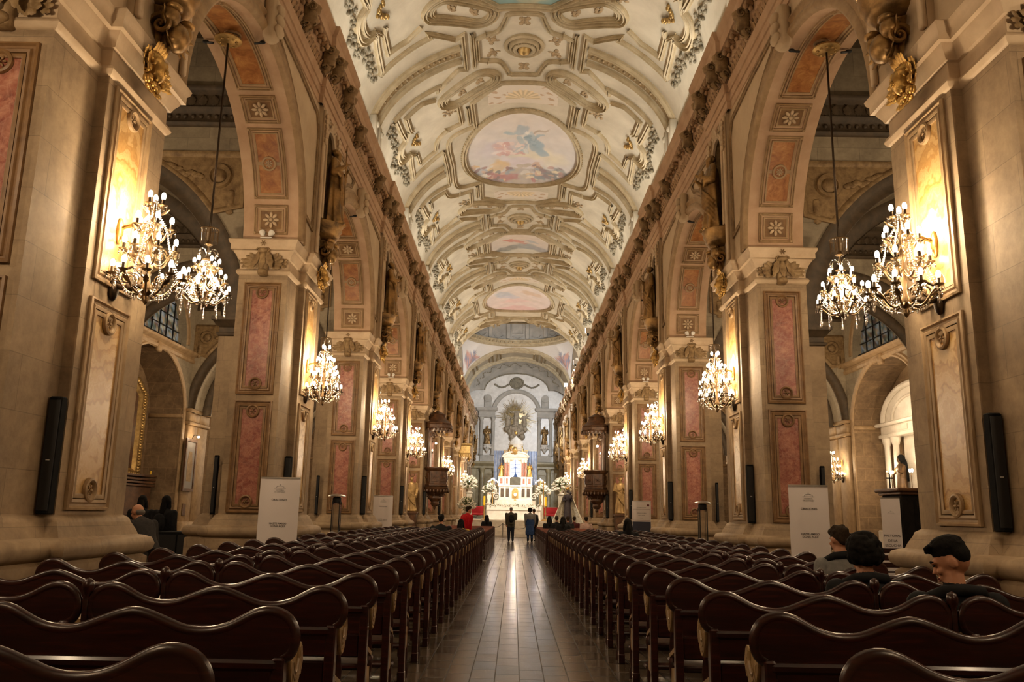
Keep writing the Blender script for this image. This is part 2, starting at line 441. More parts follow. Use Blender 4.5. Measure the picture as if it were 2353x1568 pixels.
SIDES = (('left', True), ('right', False))
# ------------------------------------------------------------------ floor
mb = MB(); mb.box(-12.2, 12.2, -4, 82, FL-.3, FL); mb.build('floor', 'floor_tiles', smooth=0, kind='structure')

# ------------------------------------------------------------------ piers
PLAN = [(4.11, -1.47), (4.97, -1.47), (4.97, .80), (4.32, .80), (4.32, .58), (4.0, .58), (4.0, -.70), (4.11, -.70)]
PLAN2 = [(4.9, -1.0), (5.40, -1.0), (5.40, .40), (4.9, .40)]
BASE = [(.20, FL), (.20, 1.07), (.16, 1.10), (.19, 1.11), (.235, 1.15), (.245, 1.20), (.22, 1.26), (.17, 1.28), (.12, 1.29), (.10, 1.34), (.06, 1.41), (.045, 1.45), (.0, 1.48)]
CAPI = [(0, 5.58), (.03, 5.60), (.05, 5.64), (.03, 5.685), (0, 5.70), (0, 5.86), (.03, 5.87), (.05, 5.92), (.09, 5.98), (.10, 6.01), (.14, 6.02), (.14, 6.11), (.165, 6.14), (.18, 6.19), (.165, 6.21), (0, 6.22)]
def panel(mbf, mbm, C, ux, uz, nrm, w, h, orn=(1, 1), rosm=None):
    """framed marble panel on a plane: C centre of its foot, w x h; frame mb, marble mb"""
    C = Vector(C); ux = Vector(ux); uz = Vector(uz); nrm = Vector(nrm)
    def at(a, b, d=0): return tuple(C+ux*a+uz*b+nrm*d)
    o = w/2-.05
    mbf.sweep([at(-o, .05), at(o, .05), at(o, h-.05), at(-o, h-.05)], pf(1.0, .9), None, 0, True, nrm)
    i = w/2-.125; e = .125
    mbf.sweep([at(-i, e), at(i, e), at(i, h-e), at(-i, h-e)], [(-.02, .0), (-.02, .022), (0, .028), (.02, .018), (.02, .0)], None, 0, True, nrm)
    mbm.add([at(-i, e, .006), at(i, e, .006), at(i, h-e, .006), at(-i, h-e, .006)], [(0, 1, 2, 3)])
    for k, on in enumerate(orn):
        if not on: continue
        b = e+.055 if k == 0 else h-e-.055
        M = frameM(at(0, b, .01), ux, uz, nrm)
        ring = [(.092*cos(2*pi*q/20), .092*sin(2*pi*q/20), 0) for q in range(20)]
        mbf.sweep([tuple(M @ Vector(p)) for p in ring], [(-.022, 0), (-.018, .028), (0, .036), (.018, .024), (.022, 0)], None, 0, True, nrm)
        rosette(mbf, M, .06, 6)
def make_pier(mir):
    D = {}
    x = MB(); poly_rings(x, PLAN, [(0, 1.47), (0, 5.6)]); poly_rings(x, PLAN2, [(0, 1.47), (0, 4.62)]); D['shaft'] = x.mesh('pier_shaft', 'stone', 30, mir)
    x = MB(); poly_rings(x, PLAN, BASE); poly_rings(x, PLAN2, BASE); D['base'] = x.mesh('pier_base', 'stone', 50, mir)
    x = MB(); poly_rings(x, PLAN, CAPI); D['capital'] = x.mesh('pier_capital', 'capital', 40, mir)
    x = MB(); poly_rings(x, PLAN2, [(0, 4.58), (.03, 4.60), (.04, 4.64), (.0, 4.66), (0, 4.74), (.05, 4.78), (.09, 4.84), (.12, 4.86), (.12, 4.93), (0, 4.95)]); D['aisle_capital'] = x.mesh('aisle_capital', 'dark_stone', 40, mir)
    P = []
    for nm, C, ux, n, w, z0, h, m in (
        ('marble_panel', (4.53, -1.47), (1, 0, 0), (0, -1, 0), .64, 1.50, 1.87, 'rosso'), ('marble_panel', (4.53, -1.47), (1, 0, 0), (0, -1, 0), .64, 3.48, 1.97, 'rosso'),
        ('onyx_panel', (4.0, -.19), (0, -1, 0), (-1, 0, 0), .78, 1.52, 1.93, 'onyx'), ('onyx_panel', (4.0, -.19), (0, -1, 0), (-1, 0, 0), .78, 3.62, 1.93, 'onyx')):
        f = MB(); g = MB(); panel(f, g, (C[0], C[1], z0), ux, (0, 0, 1), n, w, h)
        P.append((nm, g.mesh(nm, m, 0, mir), f.mesh('panel_frame', 'frame_brown' if m == 'rosso' else 'moulding', 50, mir)))
    D['panels'] = P
    # keystone console with leaves on the arch-side face of the capital
    x = MB()
    x.box(4.45, 4.61, -1.60, -1.46, 5.56, 6.04, None, 0, .02); x.ell((4.53, -1.60, 5.62), (.09, .06, .06)); x.ell((4.53, -1.62, 6.0), (.09, .05, .05))
    for q in range(3): leaf_at(x, (4.45+.08*q, -1.62, 5.97), (.3*(q-1), -.1, -1), (0, -1, .2), .34, .11, .3)
    for s in (-1, 1):
        for k in range(5): leaf_at(x, (4.53+s*.08, -1.52, 5.80), (s*cos(-.5+.32*k), 0, sin(-.5+.32*k)), (0, -1, 0), .30-.02*abs(k-2), .12, .55)
        for k in range(3): leaf_at(x, (4.53+s*.26, -1.51, 5.80), (s*cos(-.6+.5*k), 0, sin(-.6+.5*k)), (0, -1, 0), .17, .08, .5)
        scroll(x, T(4.53+s*.21, -1.50, 5.77) @ RX(pi/2), .06, 1.4, .015); scroll(x, T(4.53+s*.07, -1.62, 6.0) @ RX(pi/2), .05, 1.3, .018)
    rosette(x, frameM((4.53, -1.47-.17, 6.12), (1, 0, 0), (0, 0, 1), (0, -1, 0)), .06, 6)
    D['console'] = x.mesh('console', 'ornament', 60, mir)
    # gilded winged head under the cornice of the nave-side pilaster
    x = MB(); M0 = T(3.90, -.2, 5.9) @ SC(1.55)
    x.ell((-.06, 0, .02), (.075, .07, .095), 12, 9, M0); x.ell((-.13, 0, .0), (.02, .018, .025), 8, 6, M0)
    for s in (-1, 1): x.ell((-.105, s*.03, .03), (.02, .018, .012), 6, 4, M0); x.ell((-.06, s*.05, .07), (.06, .04, .05), 8, 6, M0)
    for k in range(7): x.ell((-.05, .07*cos(pi*k/6), .07+.05*sin(pi*k/6)), (.035, .03, .035), 7, 5, M0)
    N = (-1, 0, 0)
    for s in (-1, 1):
        for j in range(2):
            for k in range(5): leaf_at(x, (3.86-.03*j, -.2+s*.08, 5.93), (-.15, s*cos(-.35+.36*k), sin(-.35+.36*k)), N, (.30-.02*k)*(1-.25*j), .13, .5)
    for k in range(5): leaf_at(x, (3.85, -.2, 6.02), (-.2, sin(-.6+.3*k), cos(-.6+.3*k)), N, .24, .13, .7)
    for k in range(5): leaf_at(x, (3.86, -.2, 5.82), (-.15, sin(-.7+.35*k), -cos(-.7+.35*k)), N, .22, .13, .7)
    rn = random.Random(5)
    for q in range(26): a = rn.random()*2*pi; x.ell((3.84-.05*rn.random(), -.2+.17*cos(a), 5.90+.17*sin(a)), (.04, .035+.02*rn.random(), .035+.02*rn.random()), 6, 5)
    D['mask'] = x.mesh('gilded_mask', 'gold', 60, mir)
    return D
ORD = ['first', 'second', 'third', 'fourth', 'fifth', 'sixth', 'seventh', 'eighth', 'ninth', 'tenth', 'eleventh', 'twelfth', 'thirteenth', 'fourteenth', 'fifteenth', 'sixteenth', 'seventeenth', 'eighteenth', 'nineteenth', 'twentieth', 'twenty-first', 'twenty-second', 'twenty-third', 'twenty-fourth', 'twenty-fifth']
def YC(k): return YC0+BAY*k
PD = {}
for side, mir in SIDES:
    D = PD[side] = make_pier(mir)
    for k in range(-1, NP-1):
        y = (0, YC(k), 0)
        p = link('pillar', D['shaft'], None, y, kind='structure')
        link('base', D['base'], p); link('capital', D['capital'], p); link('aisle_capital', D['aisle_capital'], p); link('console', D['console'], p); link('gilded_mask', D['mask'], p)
        for nm, g, f in D['panels']: q = link(nm, g, p); link('panel_frame', f, q)

# ------------------------------------------------------------------ arcade: arches between the piers, spandrels, soffit panels
RA = 2.65; RZA = 2.40; ZS = 6.22; HB = BAY/2; HA = 3.47
def make_arcade(mir):
    D = {}
    mp = lambda u, d, z: (d, u, z)
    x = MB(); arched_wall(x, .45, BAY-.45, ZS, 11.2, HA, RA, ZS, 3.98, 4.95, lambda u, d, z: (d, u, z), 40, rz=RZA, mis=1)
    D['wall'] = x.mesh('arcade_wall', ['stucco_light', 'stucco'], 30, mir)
    x = MB()
    arc = [(HA+(RA+.02)*cos(a), ZS+(RZA+.02)*sin(a)) for a in [pi*i/40 for i in range(41)]]
    prof = [(-.30, .0), (-.30, .05), (-.25, .07), (-.22, .04), (-.14, .04), (-.12, .07), (-.05, .09), (-.0, .06), (0.02, .0)]
    x.sweep([(3.98, u, z) for u, z in arc], [(-a, h) for a, h in prof], None, 0, False, (-1, 0, 0))
    D['archivolt'] = x.mesh('archivolt', 'moulding', 50, mir)
    # spandrel mouldings on both flanks
    x = MB(); g = MB()
    for s in (0, 1):
        u = lambda a: a if s == 0 else 2*HA-a
        R2 = RA+.40; Z2 = RZA+.42
        e0 = .70 if s == 0 else -.04; pts = [(e0, 6.75), (e0, 8.72), (e0+.2, 9.02), (1.55, 9.14), (2.9, 9.18)]
        a_end = [(HB-R2*cos(a), ZS+R2*sin(a)) for a in [.20+.0*i for i in range(1)]]
        arcs = [(HA-R2*cos(a), ZS+Z2*sin(a)) for a in [lerp(1.30, .22, i/14) for i in range(15)]]
        arcs = [p for p in arcs if p[0] > e0+.08]
        loop = [(u(a), b) for a, b in pts+arcs]
        if s: loop = loop[::-1]
        P3 = [(3.975, a, b) for a, b in loop]
        x.sweep(P3, pf(.9, .8), None, 0, True, (-1, 0, 0))
    D['spandrel'] = x.mesh('spandrel_moulding', 'ornament', 50, mir)
    # soffit: arc length from the far springing, and across
    RM = 2.51
    def mpS(s, w, h):
        a = s/RM; return (w, HA+(RA-h)*cos(a), ZS+(RZA-h)*sin(a))
    Larc = pi*RM; f = MB(); g = MB(); D['ros'] = []
    WC = 4.46
    segs = [('ros', .14, .64), ('long', .80, 2.02), ('ros', 2.16, 2.62), ('long', 2.78, Larc-2.78), ('ros', Larc-2.62, Larc-2.16), ('long', Larc-2.02, Larc-.80), ('ros', Larc-.64, Larc-.14)]
    for ty, s0, s1 in segs:
        w = .27; P = [(s0, WC-w), (s1, WC-w), (s1, WC+w), (s0, WC+w)]
        surf_sweep(f, P, pf(.55, .9), mpS, True, .12); 
        P2 = [(s0+.07, WC-w+.07), (s1-.07, WC-w+.07), (s1-.07, WC+w-.07), (s0+.07, WC+w-.07)]
        surf_sweep(f, P2, [(-.018, 0), (-.012, .024), (.012, .018), (.018, 0)], mpS, True, .12)
        for c in P: f.ell(mpS(c[0], c[1], .03), .028, 7, 5)
        n = max(1, int((s1-s0)/.12))
        g.grid(lambda a, b: mpS(lerp(s0+.08, s1-.08, a), lerp(WC-w+.08, WC+w-.08, b), .008), n, 1, None, 0 if ty == 'long' else 1, flip=False)
        sm = (s0+s1)/2; a = sm/RM; o = mpS(sm, WC, .015)
        M = frameM(o, (1, 0, 0), (0, -sin(a), cos(a)), (0, -cos(a), -sin(a)))
        r_ = MB(); rosette(r_, M, .155 if ty == 'ros' else .075, 8); D['ros'].append(r_.mesh('rosette', 'capital', 60, mir))
        if ty == 'long':
            ring = [tuple(M @ Vector((.11*cos(2*pi*q/20), .11*sin(2*pi*q/20), 0))) for q in range(20)]
            f.sweep(ring, [(-.02, 0), (-.015, .03), (.015, .025), (.02, 0)], None, 0, True, (0, -cos(a), -sin(a)))
            if s1-s0 < 1.5:
                for e in (-1, 1): surf_sweep(f, [(sm, WC+e*.11), (sm, WC+e*.19)], [(-.03, 0), (-.03, .02), (.03, .02), (.03, 0)], mpS)
    D['soffit_frame'] = f.mesh('soffit_frame', 'moulding', 50, mir); D['soffit_panel'] = g.mesh('soffit_panel', ['rosso_soffit', 'frame_brown'], 0, mir)
    # tie-rod ends and keystone bracket
    x = MB()
    for d in (4.05, 4.92):
        x.tube([(d, HA+.15, ZS+RZA-.03), (d, HA+.15, ZS+RZA-.06), (d+(.12 if d < 4.5 else -.12), HA+.15, ZS+RZA-.07)], .018, 6); x.ell((d, HA+.15, ZS+RZA-.05), (.05, .03, .03))
    D['tie_bracket'] = x.mesh('tie_bracket', 'steel_dark', 60, mir)
    x = MB(); x.box(3.78, 3.98, HA-.14, HA+.14, 8.5, 9.2, None, 0, .05)
    for q in range(3): x.ell((3.76, HA, 8.66+.17*q), (.07, .15-.015*q, .09), 10, 7)
    D['keystone'] = x.mesh('keystone', 'stucco_light', 60, mir)
    return D
ARC = {}
for side, mir in SIDES:
    D = ARC[side] = make_arcade(mir)
    for k in range(-1, NP-2):
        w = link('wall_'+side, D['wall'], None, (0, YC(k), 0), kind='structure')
        link('archivolt', D['archivolt'], w); link('spandrel_moulding', D['spandrel'], w); q = link('soffit_panel', D['soffit_panel'], w); link('soffit_frame', D['soffit_frame'], q)
        [link('rosette', r_, w) for r_ in D['ros']]; link('tie_bracket', D['tie_bracket'], w); link('keystone', D['keystone'], w)

# ------------------------------------------------------------------ wall pilasters with statue niches above the piers, entablature
def ent_path(y0, y1):
    """plan path of the entablature (nave side of the right wall) breaking forward over the pier at y=0"""
    return [(3.98, y0), (3.98, -.78), (3.90, -.78), (3.90, .78), (3.98, .78), (3.98, y1)]
ENT = [(0, 9.25), (.02, 9.26), (.02, 9.40), (.045, 9.41), (.045, 9.56), (.07, 9.57), (.075, 9.66), (.10, 9.70), (.10, 9.73), (.02, 9.75), (.02, 10.06), (.06, 10.07), (.08, 10.12), (.08, 10.30), (.25, 10.31), (.26, 10.34), (.26, 10.52), (.30, 10.56), (.33, 10.63), (.33, 10.68), (-.40, 10.80), (-.44, 12.5)]
def ent_sweep(mb, y0, y1, prof, mi=0):
    P = ent_path(y0, y1); R = []
    for i, p in enumerate(P):
        a = (Vector(p)-Vector(P[i-1])) if i else Vector(P[1])-Vector(p); b = (Vector(P[i+1])-Vector(p)) if i < len(P)-1 else a
        a.normalize(); b.normalize(); na = Vector((-a.y, a.x)); nb = Vector((-b.y, b.x)); k = na+nb; k = k/(1+na.dot(nb))
        R.append([(p[0]+k.x*d, p[1]+k.y*d, z) for d, z in prof])
    n = len(prof); V = [q for r in R for q in r]; F = []
    for a in range(len(P)-1):
        for i in range(n-1): F.append((a*n+i, a*n+i+1, (a+1)*n+i+1, (a+1)*n+i))
    mb.add(V, F, mi)
def console_mesh():
    x = MB()                                        # big S-scroll bracket, local: x toward nave negative
    x.tube([(-.02, 0, -.42), (-.10, 0, -.36), (-.12, 0, -.24), (-.10, 0, -.12), (-.20, 0, -.02), (-.24, 0, .06)], [.05, .07, .06, .06, .09, .07], 8)
    x.box(-.22, 0, -.08, .08, -.30, .10, None, 0, .03)
    for s in (-1, 1): scroll(x, T(-.15, s*.09, .0) @ RX(pi/2), .10, 1.4, .028); scroll(x, T(-.07, s*.08, -.33) @ RX(pi/2), .06, 1.2, .02)
    x.ell((-.20, 0, .02), (.07, .10, .08), 9, 7); leaf(x, T(-.12, 0, -.1) @ RX(-pi/2-.2) @ RZ(0), .35, .2, .4)
    return x
def modillion(x, M):
    x.box(-.15, 0, -.045, .045, .0, .10, M, 0, .02); x.ell((-.13, 0, .0), (.05, .06, .055), 8, 6, M); x.ell((-.05, 0, -.05), (.04, .05, .05), 7, 5, M)
def make_ent(mir):
    D = {}; y0, y1 = -HB, HB
    x = MB(); ent_sweep(x, y0, y1, ENT); D['ent'] = x.mesh('entablature', 'stucco', 35, mir)
    # carved frieze band: repeating acanthus
    x = MB(); y = y0+.06
    while y < y1:
        xx = 3.86 if abs(y) < .82 else 3.955
        leaf_at(x, (xx, y, 9.78), (-.15, 0, 1), (-1, 0, 0), .26, .13, .6); scroll(x, T(xx-.015, y+.075, 9.93) @ RY(pi/2), .05, 1.3, .016)
        x.ell((xx-.02, y+.075, 9.80), (.03, .035, .04), 6, 4); y += .15
    D['frieze'] = x.mesh('carved_frieze', 'ornament_light', 60, mir)
    cm = console_mesh(); D['console'] = None
    c = MB(); c.merge(cm); D['console'] = c.mesh('console_bracket', 'ornament', 60, mir)
    c = MB(); modillion(c, None); D['modillion'] = c.mesh('modillion', 'ornament_light', 60, mir)
    D['cpos'] = [(3.88, -.95, 10.2), (3.79, -.55, 10.2), (3.79, .55, 10.2), (3.88, .95, 10.2), (3.90, -2.38, 10.2), (3.90, 2.38, 10.2)]
    D['mpos'] = [(3.90, s*(1.18+.28*i), 10.20) for s in (-1, 1) for i in range(4)]+[(3.90, s*(2.68+.28*i), 10.20) for s in (-1, 1) for i in range(4)]+[(3.80, .28*i, 10.20) for i in (-1, 0, 1)]
    # pilaster strip with niche
    x = MB(); mp = lambda u, d, z: (d, u, z)
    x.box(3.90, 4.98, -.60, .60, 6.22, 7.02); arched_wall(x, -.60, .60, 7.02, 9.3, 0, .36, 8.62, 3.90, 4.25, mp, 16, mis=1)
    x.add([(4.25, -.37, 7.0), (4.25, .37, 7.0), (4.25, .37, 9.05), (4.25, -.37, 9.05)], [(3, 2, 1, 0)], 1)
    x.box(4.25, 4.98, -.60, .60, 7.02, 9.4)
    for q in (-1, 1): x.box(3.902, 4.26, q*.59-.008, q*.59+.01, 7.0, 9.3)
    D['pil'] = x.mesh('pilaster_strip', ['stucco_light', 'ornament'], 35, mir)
    x = MB(); P = [(3.90, -.40, 7.06), (3.90, -.40, 8.62)]+[(3.90, -.40*cos(a), 8.62+.40*sin(a)) for a in [pi*i/16 for i in range(1, 16)]]+[(3.90, .40, 8.62), (3.90, .40, 7.06)]
    x.sweep(P, [(.055, 0), (.055, .05), (.03, .07), (.0, .05), (-.03, .06), (-.045, .0)], None, 0, False, (-1, 0, 0))
    for s in (-1, 1):
        x.box(3.84, 3.90, s*.56-.05, s*.56+.05, 6.3, 9.2, None, 0, .015)
        for q in range(6): x.ell((3.83, s*.56, 8.55+.1*q), (.05, .07, .07), 7, 5)
    for q in range(5): leaf_at(x, (3.86, 0, 9.0), (-.2, sin(-.8+.4*q), cos(-.8+.4*q)), (-1, 0, 0), .24, .11, .5)
    scroll(x, T(3.86, .17, 9.1) @ RY(pi/2), .08, 1.4, .022); scroll(x, T(3.86, -.17, 9.1) @ RY(pi/2), .08, 1.4, .022)
    D['niche'] = x.mesh('niche_surround', 'capital', 50, mir)
    # statue corbel
    x = MB()
    x.lathe([(.10, 6.66), (.20, 6.70), (.30, 6.76), (.34, 6.82), (.34, 6.88), (.38, 6.92), (.38, 6.99), (.40, 7.02), (.40, 7.04), (0, 7.04)], 20, T(3.92, 0, 0))
    x.lathe([(.03, 6.24), (.10, 6.34), (.16, 6.5), (.22, 6.68)], 14, T(3.94, 0, 0))
    for s in (-1, 1):
        x.ell((3.74, s*.17, 6.56), (.11, .10, .12), 9, 7); x.ell((3.70, s*.17, 6.66), (.09, .10, .05), 8, 5)
        scroll(x, T(3.80, s*.22, 6.45) @ RX(pi/2), .12, 1.5, .035)
        for q in range(4): leaf_at(x, (3.80, s*.10, 6.62-.03*q), (-.1, s*cos(-.2-.45*q), sin(-.2-.45*q)), (-1, 0, 0), .32, .13, .6)
    x.ell((3.72, 0, 6.42), (.13, .15, .16), 10, 8); x.tube([(3.8, 0, 6.4), (3.86, 0, 6.26), (3.92, 0, 6.16)], [.10, .07, .03], 8)
    D['corbel'] = x.mesh('statue_corbel', 'bronze_gilt', 60, mir)
    return D
EN = {}
for side, mir in SIDES:
    D = EN[side] = make_ent(mir); sg = -1 if mir else 1
    for k in range(-1, NP-1):
        e = link('trim_%d' % (k+2), D['ent'], None, (0, YC(k), 0), kind='structure'); link('carved_frieze', D['frieze'], e)
        for p in D['cpos']: link('console_bracket', D['console'], e, (sg*p[0], p[1], p[2]))
        for p in D['mpos']: link('modillion', D['modillion'], e, (sg*p[0], p[1], p[2]))
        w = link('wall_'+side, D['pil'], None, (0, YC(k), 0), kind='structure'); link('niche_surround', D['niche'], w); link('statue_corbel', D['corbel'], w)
# ------------------------------------------------------------------ barrel vault with stucco mouldings
VA, VB, VZ = 4.6, 3.4, 12.2
def vpt(x, y, h=0.0, a=VA, b=VB, z0=VZ):
    x = max(-a*.9999, min(a*.9999, x)); q = sqrt(max(1e-9, 1-(x/a)**2)); z = z0+b*q
    n = Vector((x/a**2, 0, (q*b)/b**2)).normalized(); return (x-n.x*h, y, z-n.z*h)
_tab = [(0.0, 0.0)]
for i in range(1, 401):
    t = pi/2*i/400; t0 = pi/2*(i-1)/400
    _tab.append((_tab[-1][0]+math.hypot(VA*(sin(t)-sin(t0)), VB*(cos(t)-cos(t0))), VA*sin(t)))
_us = np.array([a for a, b in _tab]); _xs = np.array([b for a, b in _tab])
def x2u(x): return math.copysign(float(np.interp(abs(x), _xs, _us)), x)
def u2x(u): return math.copysign(float(np.interp(abs(u), _us, _xs)), u)
def vmap(y0, sy=1, sx=1):
    def f(u, y, h): return vpt(sx*u2x(u), y0+sy*y, h)
    return f
VEND = 60.6; B0 = 23.15
def vaultgrid(mb, y0, y1, n=48, ny=1):
    mb.grid(lambda a, b: vpt(-VA*cos(pi*a), lerp(y0, y1, b)), n, ny, None, 0, flip=False)
x = MB(); vaultgrid(x, -4, VEND); VAULT = x.build('ceiling', 'plaster', smooth=180, kind='structure')
MP1 = [(-.09, 0), (-.09, .026), (-.074, .028), (-.068, .055), (-.05, .064), (-.033, .052), (-.027, .026), (.0, .020), (.018, .03), (.026, .054), (.044, .062), (.060, .05), (.068, .022), (.088, .020), (.09, 0)]
def mscale(k, h=1.0): return [(u*k, v*h*1.7) for u, v in MP1]
def U(P): return [(x2u(a), b) for a, b in P]
def half_bay(x, g, y0, sy, kind):
    """stucco work from a boss (y=0) to the middle (oval: 7.61, octagon: 3.805); mirrored left and right"""
    for sx in (-1, 1):
        f = vmap(y0, sy, sx)
        def sw(P, k=1.0, loop=False, h=1.0, tgt=None): surf_sweep(tgt or x, U(P), mscale(k, h), f, loop, .16)
        if sy > 0:                                     # double rib beside the boss
            for yy in (-.36, .36): sw([(1.95, yy), (4.52, yy)], 1.25, h=1.3)
            surf_sweep(g, U([(1.95, 0), (4.5, 0)]), [(-.16, .0), (-.16, .02), (.16, .02), (.16, 0)], f, False, .16)
            for q in range(14):
                o = f(x2u(2.1+.16*q), 0, .03); g.ell(o, (.05, .07, .03), 6, 4)
        # strip and boss panel
        sw([(1.82, 0), (1.82, .95), (2.05, .85), (2.75, 1.62), (2.72, 1.42), (3.6, 1.38), (4.12, 1.42)], .9)
        sw([(1.56, 0), (1.56, .95)], .8)
        sw([(1.42, 0), (1.42, .58), (1.15, .72)]+smoothp([(1.15, .72), (.78, .78), (.62, 1.15), (.5, 1.6)], 2)+[(.38, 1.68), (0, 1.68)], .85)
        # lozenge capsule
        a, b = Vector((1.30, 1.80)), Vector((2.28, 2.50)); d = (b-a).normalized(); nn = Vector((-d.y, d.x))
        def caps(r):
            A0 = atan2(d.y, d.x); P = [(b.x+r*cos(A0-pi/2+pi*i/10), b.y+r*sin(A0-pi/2+pi*i/10)) for i in range(11)]
            return P+[(a.x+r*cos(A0+pi/2+pi*i/10), a.y+r*sin(A0+pi/2+pi*i/10)) for i in range(11)]
        sw(caps(.30), .75, True); sw(caps(.50), 1.0, True, 1.2)
        # side field frame with C-scroll at the haunch (half), and inner field
        sw([(4.12, 1.42), (4.06, 1.5), (4.02, 2.5), (3.97, 3.18)]+smoothp([(3.97, 3.18), (4.18, 3.24), (4.28, 3.5), (4.29, 3.805)], 2), 1.0)
        sw([(3.84, 2.9)]+smoothp([(3.97, 3.30), (4.10, 3.38), (4.15, 3.6), (4.16, 3.805)], 2), .7)
        mid = 3.805
        if kind == 'oval':
            sw([(2.9, 2.1), (3.3, 1.86), (3.82, 1.95), (3.80, 2.9), (3.72, 3.1)], .9)
            sw([(2.45, 3.2), (2.22, 3.0), (2.18, 4.42), (2.68, 4.52)]+smoothp([(2.68, 4.52), (3.0, 4.75), (3.14, 5.1), (3.18, 5.6)], 2)+[(3.35, 5.62), (3.75, 5.72)], .95)
            sw([(.0, 2.22), (.72, 2.22), (1.74, 3.22), (1.71, 4.98)]+smoothp([(1.71, 4.98), (2.5, 5.12), (2.74, 5.5), (2.76, 6.2)], 2)+[(2.72, 7.61)], 1.0)
            sw([(1.92, 3.4), (1.90, 4.75)], .7); sw([(2.95, 6.0), (2.92, 7.61)], .8)
            # second half of this side field and its scroll
            sw([(4.12, 6.19), (4.06, 6.1), (4.02, 5.1), (3.97, 4.43)]+smoothp([(3.97, 4.43), (4.18, 4.37), (4.28, 4.1), (4.29, 3.805)], 2), 1.0)
            sw([(3.84, 4.7)]+smoothp([(3.97, 4.31), (4.10, 4.23), (4.15, 4.0), (4.16, 3.805)], 2), .7)
            sw([(4.12, 6.19), (3.6, 6.22), (2.95, 6.0)], .9); sw([(3.80, 4.75), (3.78, 5.7)], .7)
            if sy > 0:
                for yy in (-.36, .36): sw([(3.05, 7.61+yy), (4.52, 7.61+yy)], 1.25, h=1.3)
                surf_sweep(g, U([(3.05, 7.61), (4.5, 7.61)]), [(-.16, .0), (-.16, .02), (.16, .02), (.16, 0)], f, False, .16)
        else:
            sw([(2.9, 2.1), (3.3, 1.86), (3.82, 1.95), (3.80, 2.9), (3.72, 3.1)], .9)
            sw([(2.45, 3.2), (2.22, 3.0), (2.2, 3.805)], .95); sw([(1.9, 3.05), (1.9, 3.805)], .8)
def gild_bits(y0, sy, orn, gold):
    for sx in (-1, 1):
        f = vmap(y0, sy, sx); rnd = random.Random(3)
        for q in range(90):                            # leaf and fruit garland along the haunch
            yy = 1.5+4.6*q/89; xx = 4.25+.05*sin(q*.9)+.07*(rnd.random()-.5)+(.13 if abs(yy-3.805) < .6 else 0)
            o = f(x2u(min(4.5, xx)), yy, .02+.05*rnd.random()); orn.ell(o, (.03+.04*rnd.random(), .04+.05*rnd.random(), .04+.05*rnd.random()), 6, 4)
        for q in range(14):
            o = f(x2u(3.80+.10*rnd.random()-.20*abs(q-6.5)/6.5), 3.805+.05*(q-6.5), .05+.05*rnd.random()); gold.ell(o, (.05, .05, .05+.04*rnd.random()), 6, 5)
bosses = [(15.54, 'o-', 'oct'), (23.15, 'oct', 'oval'), (38.37, 'oval', 'oct'), (45.98, 'oct', 'oval')]
for n_, (yb, before, after) in enumerate(bosses):
    x = MB(); g = MB(); orn = MB(); gold = MB()
    half_bay(x, g, yb, 1, after)
    if before in ('oct', 'oval'): half_bay(x, g, yb, -1, before)
    gild_bits(yb, 1, orn, gold)
    if before == 'oval': gild_bits(yb, -1, orn, gold)
    x.build('stucco_moulding', 'vault_mould', VAULT, 50); g.build('gilded_rib', 'vault_gild', VAULT, 50); orn.build('haunch_garland', 'vault_orn', VAULT, 180); gold.build('cartouche', 'gold_dull', VAULT, 180)
    # ceiling boss
    b = MB(); zc = VZ+VB
    for r0, r1, z in ((.50, .62, .08), (.36, .46, .14), (.22, .34, .20)):
        b.lathe([(r1, zc), (r1, zc-z), ((r0+r1)/2, zc-z-.05), (r0, zc-z), (r0, zc-.02)], 32, T(0, yb, 0), cap=False)
    for q in range(24): b.box(.26, .36, -.018, .018, zc-.19, zc-.12, T(0, yb, 0) @ RZ(2*pi*q/24))
    bo = b.build('ceiling_boss', 'vault_mould', VAULT, 50)
    b = MB(); b.lathe([(.2, zc-.2), (.15, zc-.3), (.05, zc-.36), (.0, zc-.37)], 16, T(0, yb, 0))
    for q in range(8): leaf(b, T(0, yb, zc-.2) @ RZ(2*pi*q/8) @ T(0, .05, 0) @ RX(pi), .16, .10, .5)
    b.build('boss_flower', 'gold_dull', bo, 60)
# after the last oval: its far half
x = MB(); g = MB(); half_bay(x, g, 61.2, -1, 'oval'); x.build('stucco_moulding', 'vault_mould', VAULT, 50)
x = MB(); g = MB(); gild_bits(61.2, -1, x, g); x.build('haunch_garland', 'vault_orn', VAULT, 180); g.build('cartouche', 'gold_dull', VAULT, 180)
# white pedestals where the ribs land on the cornice
x = MB()
for k in range(1, 8):
    y = B0+BAY*(k-2)
    for s in (-1, 1):
        for d in (-.36, .36): x.box(s*4.40-.12, s*4.40+.12, y+d-.16, y+d+.16, 12.2, 12.98, None, 0, .03); x.ell((s*4.28, y+d, 12.72), (.08, .1, .1), 7, 5)
x.build('rib_pedestal', 'plaster', VAULT, 50)

